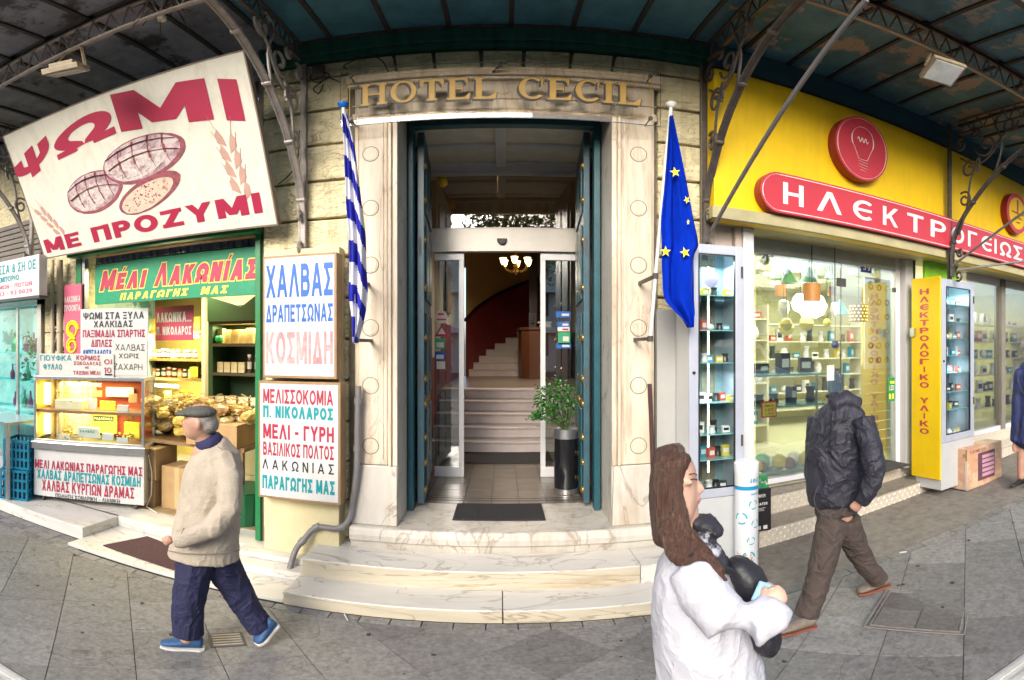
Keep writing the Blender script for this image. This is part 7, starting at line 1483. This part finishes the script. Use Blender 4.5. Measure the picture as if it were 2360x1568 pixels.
loft(tr, [(J(1948, 1200, 3.48), .105, .10, vr), (J(1972, 1262, 3.56), .088, .085, vr), (J(2003, 1312, 3.64), .074, .074, vr), (J(2026, 1338, 3.70), .07, .07, vr)], 16)
flesh(tr, 'trousers', M('trousers_brown', (.065, .048, .040), .85, 0, .15, 12, .3, 90, wr=1.0, wrs=6), P2_, .009, 5, .014, 6.5, (1, 1, .9), 6)
st_ = M('shoe_tan', (.17, .14, .11), .7, 0, .2, 30)
for hx, tx in ((J(1880, 1424, 3.27), J(1822, 1440, 3.18)), (J(2052, 1340, 3.78), J(1976, 1360, 3.68))):
    hx = Vector(hx); tx = Vector(tx); g0 = ground_z((hx.x + tx.x) / 2); hx.z = g0 + .045 if hx.x > 2.2 else g0 + .003; tx.z = g0 + .003; d = (tx - hx).normalized() * .285; tx = hx + d if hx.x < 2.2 else tx
    q = MB(); shoe(q, hx + Vector((0, 0, .012)), tx + Vector((0, 0, .012))); s_ = flesh(q, 'shoe', st_, P2_, .008, 2); q = MB(); sole(q, hx, tx); q.build('sole', M('sole_red', (.22, .07, .045), .6), s_)
# --- young woman with long hair
vd, vr = viewaxes(1600)
P3_ = thing('person', 'young woman with long brown hair and white coat holding a phone, walking to the right', 'person', (J(1600, 1500, 1.5).x, J(1600, 1500, 1.5).y, 0))
rho = 1.5; w_ = .00122
def span(mb, rows, rho, b, n=20, tilt=0): loft(mb, [(J((l + r_) / 2, y, rho), (r_ - l) / 2 * rho / F * math.sqrt(1), bb if isinstance(bb, float) else b, vr) for y, l, r_, bb in [(t + (b,))[:4] for t in rows]], n)
CAP[0] = .6; body = MB()
span(body, [(1195, 1552, 1592), (1183, 1556, 1600), (1176, 1550, 1605), (1163, 1540, 1607), (1150, 1532, 1610), (1135, 1522, 1609), (1118, 1516, 1606), (1102, 1514, 1606), (1085, 1516, 1605), (1066, 1522, 1598), (1050, 1535, 1585)], rho, .068, 20)
ball(body, J(1612, 1129, rho), .014, .011, .012, vr, vd); loft(body, [(J(1606, 1108, rho), .006, .008, vr), (J(1612, 1120, rho), .009, .010, vr), (J(1619, 1130, rho), .010, .011, vr)], 10)
ball(body, J(1610, 1149, rho), .008, .018, .005, vr, vd); ball(body, J(1608, 1157, rho), .009, .017, .006, vr, vd); ball(body, J(1600, 1176, rho), .014, .02, .012, vr, vd)
loft(body, [(J(1575, 1185, rho), .045, .045, vr), (J(1572, 1250, rho), .05, .05, vr), (J(1590, 1310, rho), .06, .05, vr)])
ball(body, J(1588, 1112, rho - .062), .014, .01, .008, vr, vd)
loft(body, [(J(1600, 1560, rho), .09, .08, vr), (Vector(J(1600, 1500, rho)) * 1 - Vector((0, 0, .35)), .08, .08, vr)])
fb = flesh(body, 'body', M('skin_light', (.62, .38, .28), .5, 0, .06, 20, subs=.15), P3_, .0065, 3)
q = MB(); c = J(1597, 1107, rho - .052); q.tube([c + vr * -.010, c + vr * .004 + Vector((0, 0, .003)), c + vr * .012], .0022, 5); q.tube([c + vr * -.012 + Vector((0, 0, .016)), c + vr * .004 + Vector((0, 0, .019)), c + vr * .012 + Vector((0, 0, .014))], .0018, 5); q.build('eye', M('lash', (.06, .03, .02), .6), P3_)
q = MB(); ball(q, J(1611, 1153, rho - .012), .005, .014, .0045, vr, vd, 10); q.build('lips', M('lips', (.45, .14, .13), .5), P3_, smooth=True)
CAP[0] = .6; hr = MB()
loft(hr, [(J(1563, 1038, rho), .028, .045, vr), (J(1552, 1050, rho), .050, .07, vr), (J(1546, 1072, rho), .056, .085, vr), (J(1536, 1100, rho), .047, .088, vr), (J(1534, 1140, rho), .046, .088, vr), (J(1540, 1190, rho), .050, .088, vr), (J(1548, 1240, rho - .02), .053, .085, vr)], 20)
for k, (p, e, en) in enumerate((((1545, 1230), (1580, 1290), (1650, 1335)), ((1560, 1230), (1605, 1285), (1672, 1338)), ((1572, 1220), (1620, 1275), (1668, 1318)), ((1535, 1220), (1555, 1280), (1600, 1320)))):
    loft(hr, [(J(1556 if k else 1548, 1120, rho - .075), .016, .014, vr), (J(1568, 1180, rho - .09), .022, .018, vr), (J(*p, rho - .10), .026, .02, vr), (J(*e, rho - .135), .024, .018, vr), (J(*en, rho - .165), .010, .008, vr)], 10)
loft(hr, [(J(1572, 1056, rho - .045), .028, .03, vr), (J(1560, 1090, rho - .065), .020, .02, vr), (J(1556, 1150, rho - .075), .020, .02, vr), (J(1568, 1200, rho - .085), .020, .02, vr)], 12)
flesh(hr, 'hair', hairb, P3_, .007, 4, .006, 26, (2.2, 2.2, .25), 3)
CAP[0] = .14; coat = MB()
base_c = J(1640, 1560, rho)
loft(coat, [(Vector((base_c.x, base_c.y, .52)), .20, .17, vr), (Vector((base_c.x, base_c.y, .70)), .175, .16, vr), (J(1636, 1540, rho), .150, .15, vr), (J(1618, 1470, rho), .140, .145, vr), (J(1605, 1400, rho), .128, .145, vr), (J(1598, 1340, rho), .115, .145, vr), (J(1590, 1290, rho), .095, .13, vr), (J(1580, 1262, rho), .065, .085, vr)], 22)
loft(coat, [(J(1592, 1310, rho - .12), .065, .065, vr), (J(1625, 1370, rho - .16), .070, .068, vr), (J(1672, 1430, rho - .19), .072, .066, vr), (J(1735, 1440, rho - .19), .068, .06, vr), (J(1780, 1415, rho - .17), .060, .052, vr), (J(1797, 1392, rho - .15), .046, .042, vr)], 16)
loft(coat, [(J(1640, 1300, rho + .10), .06, .06, vr), (J(1700, 1400, rho + .08), .06, .055, vr), (J(1770, 1400, rho + .02), .05, .045, vr)], 14)
flesh(coat, 'coat', M('coat_white', (.55, .55, .60), .85, 0, .04, 8, .4, 70, wr=.5, wrs=4.5), P3_, .008, 6, .010, 6, (1.2, 1.2, .6), 4)
CAP[0] = .6; q = MB(); hc = J(1776, 1366, rho - .12); loft(q, [(J(1796, 1388, rho - .14), .026, .02, vr), (J(1787, 1373, rho - .135), .03, .016, vr), (J(1777, 1362, rho - .13), .028, .013, vr)], 12)
for k in range(4):
    a = J(1780 - k * 3, 1358 + k * 5, rho - .135 - .004); q_ = J(1766 - k * 2, 1357 + k * 6, rho - .15); e = J(1756, 1362 + k * 6, rho - .14); loft(q, [(a, .0085, .0085, vr), (q_, .008, .008, vr), (e, .007, .007, vr)], 8)
loft(q, [(J(1788, 1370, rho - .12), .010, .010, vr), (J(1778, 1352, rho - .11), .009, .009, vr), (J(1768, 1346, rho - .11), .008, .008, vr)], 8)
flesh(q, 'hand', MATS['skin_light'], P3_, .0045, 2)
a = J(1752, 1390, rho - .135); b = J(1772, 1345, rho - .115); q = MB(); q.bar(a, b, .012, .066); tag(q.build('mobile_phone', M('phone', (.35, .60, .75), .2), bevel=.003), 'pale blue phone in the young woman\'s hand', 'phone')
bk = M('bag_black', (.02, .02, .025), .5, 0, .2, 14, .3, 60); bgt = thing('shoulder_bag', 'black puffy bag carried in front of the white coat', 'bag', (J(1735, 1400, rho).x, J(1735, 1400, rho).y, .9))
q = MB(); loft(q, [(J(1695, 1300, rho - .02), .035, .05, vr), (J(1722, 1330, rho - .02), .05, .07, vr), (J(1745, 1370, rho - .02), .045, .07, vr), (J(1755, 1410, rho), .05, .07, vr), (J(1765, 1480, rho), .045, .07, vr), (J(1772, 1500, rho), .025, .05, vr)], 16); flesh(q, 'bag_body', bk, bgt, .009, 3, .006, 18)
q = MB(); q.tube(sm([tuple(J(1590, 1275, rho - .14)), tuple(J(1640, 1300, rho - .12)), tuple(J(1690, 1320, rho - .08))], 5), .012, 6); q.build('strap', bk, bgt)
CAP[0] = .6; sf3 = MB(); loft(sf3, [(J(1598, 1200, rho + .0), .02, .05, vr), (J(1625, 1205, rho + .0), .03, .06, vr), (J(1655, 1225, rho), .018, .04, vr)], 12); loft(sf3, [(J(1610, 1235, rho - .02), .02, .05, vr), (J(1640, 1270, rho - .03), .025, .05, vr), (J(1670, 1305, rho - .03), .02, .04, vr)], 12)
flesh(sf3, 'scarf', M('scarf_bw', (.03, .03, .04), .6, 0, .2, 10, col2=(.6, .6, .65), thr=.52, soft=.05), P3_, .008, 3, .012, 16)
CAP[0] = .14; tr = MB(); 
for dx in (-.08, .09): loft(tr, [(Vector((base_c.x + dx * .4, base_c.y, .60)), .08, .08, vr), (Vector((base_c.x + dx, base_c.y, .32)), .06, .06, vr), (Vector((base_c.x + dx * 2.0, base_c.y, .08)), .05, .05, vr)], 12)
flesh(tr, 'trousers', dkgrey, P3_, .012, 3)
for dx in (-.16, .18): q = MB(); h_ = Vector((base_c.x + dx - .06, base_c.y, .002)); shoe(q, h_ + Vector((0, 0, .01)), h_ + Vector((.24, -.02, .01)), .042, .075); flesh(q, 'shoe', black, P3_, .009, 2)
# --- passer-by cut by the right edge
P4_ = thing('person', 'passer-by in long navy blue coat cut off by the right picture edge', 'person', (5.35, 3.55, ground_z(5.35))); vd, vr = viewaxes(2370); gz = ground_z(5.35)
c0 = Vector((5.42, 3.55, 0)); CAP[0] = .6; body = MB()
cc_ = jp(2372, 900, 6.35); c0 = Vector((cc_.x, cc_.y, 0)); P4_.location = (c0.x, c0.y, gz)
loft(body, [(c0 + Vector((0, 0, gz + 1.5)), .06, .06, vr), (c0 + Vector((0, 0, gz + 1.2)), .13, .1, vr), (c0 + Vector((0, 0, gz + .85)), .12, .1, vr)]); ball(body, c0 + Vector((0, 0, gz + 1.66)), .08, .09, .115, vr, vd); loft(body, [(c0 + Vector((0, 0, gz + 1.6)), .05, .05, vr), (c0 + Vector((0, 0, gz + 1.45)), .05, .05, vr)])
for s_ in (-1, 1): loft(body, [(c0 + vr * .09 * s_ + Vector((0, 0, gz + .85)), .07, .07, vr), (c0 + vr * .1 * s_ + Vector((0, 0, gz + .1)), .045, .045, vr)])
hd_ = jp(2338, 1032, 6.3); loft(body, [(hd_ + Vector((0, 0, .05)), .03, .025, vr), (hd_, .035, .02, vr), (hd_ - Vector((0, 0, .05)), .025, .016, vr)])
flesh(body, 'body', skin, P4_, .012, 3); q = MB(); loft(q, [(c0 + Vector((0, 0, gz + .55)), .2, .15, vr), (c0 + Vector((0, 0, gz + 1.0)), .18, .14, vr), (c0 + Vector((0, 0, gz + 1.35)), .19, .14, vr), (c0 + Vector((0, 0, gz + 1.48)), .1, .09, vr)], 20)
loft(q, [(jp(2348, 858, 6.3), .06, .06, vr), (jp(2342, 940, 6.28), .058, .058, vr), (jp(2338, 1015, 6.28), .055, .05, vr)], 12); flesh(q, 'coat', M('coat_navy', (.012, .02, .09), .7, 0, .3, 14, col2=(.01, .012, .03), thr=.5, soft=.1), P4_, .013, 4, .018, 9, (1.5, 1.5, .4))
q = MB()
for s_ in (-1, 1): h_ = c0 + vr * .1 * s_ + Vector((0, 0, gz + .002)); shoe(q, h_ + Vector((.06, 0, .01)), h_ + Vector((-.2, 0, .01)))
flesh(q, 'shoes', black, P4_, .01, 2); q = MB(); ball(q, c0 + Vector((0, .02, gz + 1.70)), .09, .1, .10, vr, vd); flesh(q, 'hair', hairg, P4_, .01, 2)

# ================================================================ THE STREET BEHIND THE CAMERA (seen only mirrored in the glass)
q = MB(); q.box(-40, 40, -37, -30, -.13, 9); ob = thing('facade_opposite', 'plain apartment block on the far side of the street', 'building', (0, -30, -.13)); q.build('wall', M('opp_wall', (.55, .50, .42), .8, 0, .1, 1), ob)
q = MB()
for i in range(20):
    for j in range(3): q.box(-38 + i * 4, -36.4 + i * 4, -30.02, -29.98, 1.2 + j * 3.1, 3.1 + j * 3.1)
q.build('window', dkgrey, ob, kind='stuff')
q = MB()
for j in range(1, 3): q.box(-38, 38, -30, -28.9, j * 3.1 - .1, j * 3.1 + .05)
q.build('balcony_slab', white, ob)
rs = random.Random(77)
for k, (x, y) in enumerate(((-7.5, -7.2), (.4, -9.5), (9.8, -7.4))):
    t = thing('street_tree', ['street tree opposite the bakery', 'street tree opposite the hotel doorway', 'street tree opposite the electrical shop'][k], 'tree', (x, y, -.14)); q = MB(); q.tube([(x, y, -.14), (x + .1, y, 2), (x, y + .2, 3.6)], .16, 9, .09)
    for m in range(5): a = m * 1.3; q.tube([(x, y + .2, 3.2), (x + 1.2 * math.cos(a), y + 1.2 * math.sin(a), 4.8)], .06, 6, .02)
    q.build('trunk', M('bark', (.09, .07, .05), .9, 0, .3, 12, .5, 30), t); q = MB()
    for m in range(4200):
        a = rs.random() * 6.3; u = rs.random() ** .5; c = Vector((x + math.cos(a) * 2.0 * u, y + .2 + math.sin(a) * 2.0 * u, 5.0 + (k == 1) * 1.3 + rs.gauss(0, .9))); r = rs.uniform(.08, .17)
        q.add([c + Vector((rs.uniform(-r, r), rs.uniform(-r, r), rs.uniform(-r, r))) for _ in range(3)], [(0, 1, 2)])
    q.build('crown', M('tree_leaf', (.09, .17, .03), .6, 0, .4, 3), t)
VX = 7.7; van = thing('parked_van', 'white delivery van parked at the kerb opposite the electrical shop', 'van', (7.7, -4.4, -.14)); q = MB()
pr = [(-2.3, .35), (2.4, .35), (2.55, .8), (2.35, 1.15), (1.75, 1.35), (1.25, 1.95), (1.0, 2.1), (-2.2, 2.1), (-2.4, 1.9)]
q.add([(VX + a, -5.3, b) for a, b in pr] + [(VX + a, -3.5, b) for a, b in pr], [tuple(range(9)), tuple(range(17, 8, -1))] + [(i, i + 9, (i + 1) % 9 + 9, (i + 1) % 9) for i in range(9)]); q.build('body', white, van, bevel=.05)
q = MB(); q.add([(VX + a, -3.49, b) for a, b in ((.3, 1.2), (1.55, 1.3), (1.15, 1.85), (.3, 1.9))], [(0, 1, 2, 3)]); q.build('side_window', black, van)
for a in (-1.5, 1.6): q = MB(); q.lathe((VX + a, -3.62, .2), [(.33, 0), (.34, .03), (.34, .2)], 20, (0, -1, 0)); q.build('wheel', black, van)
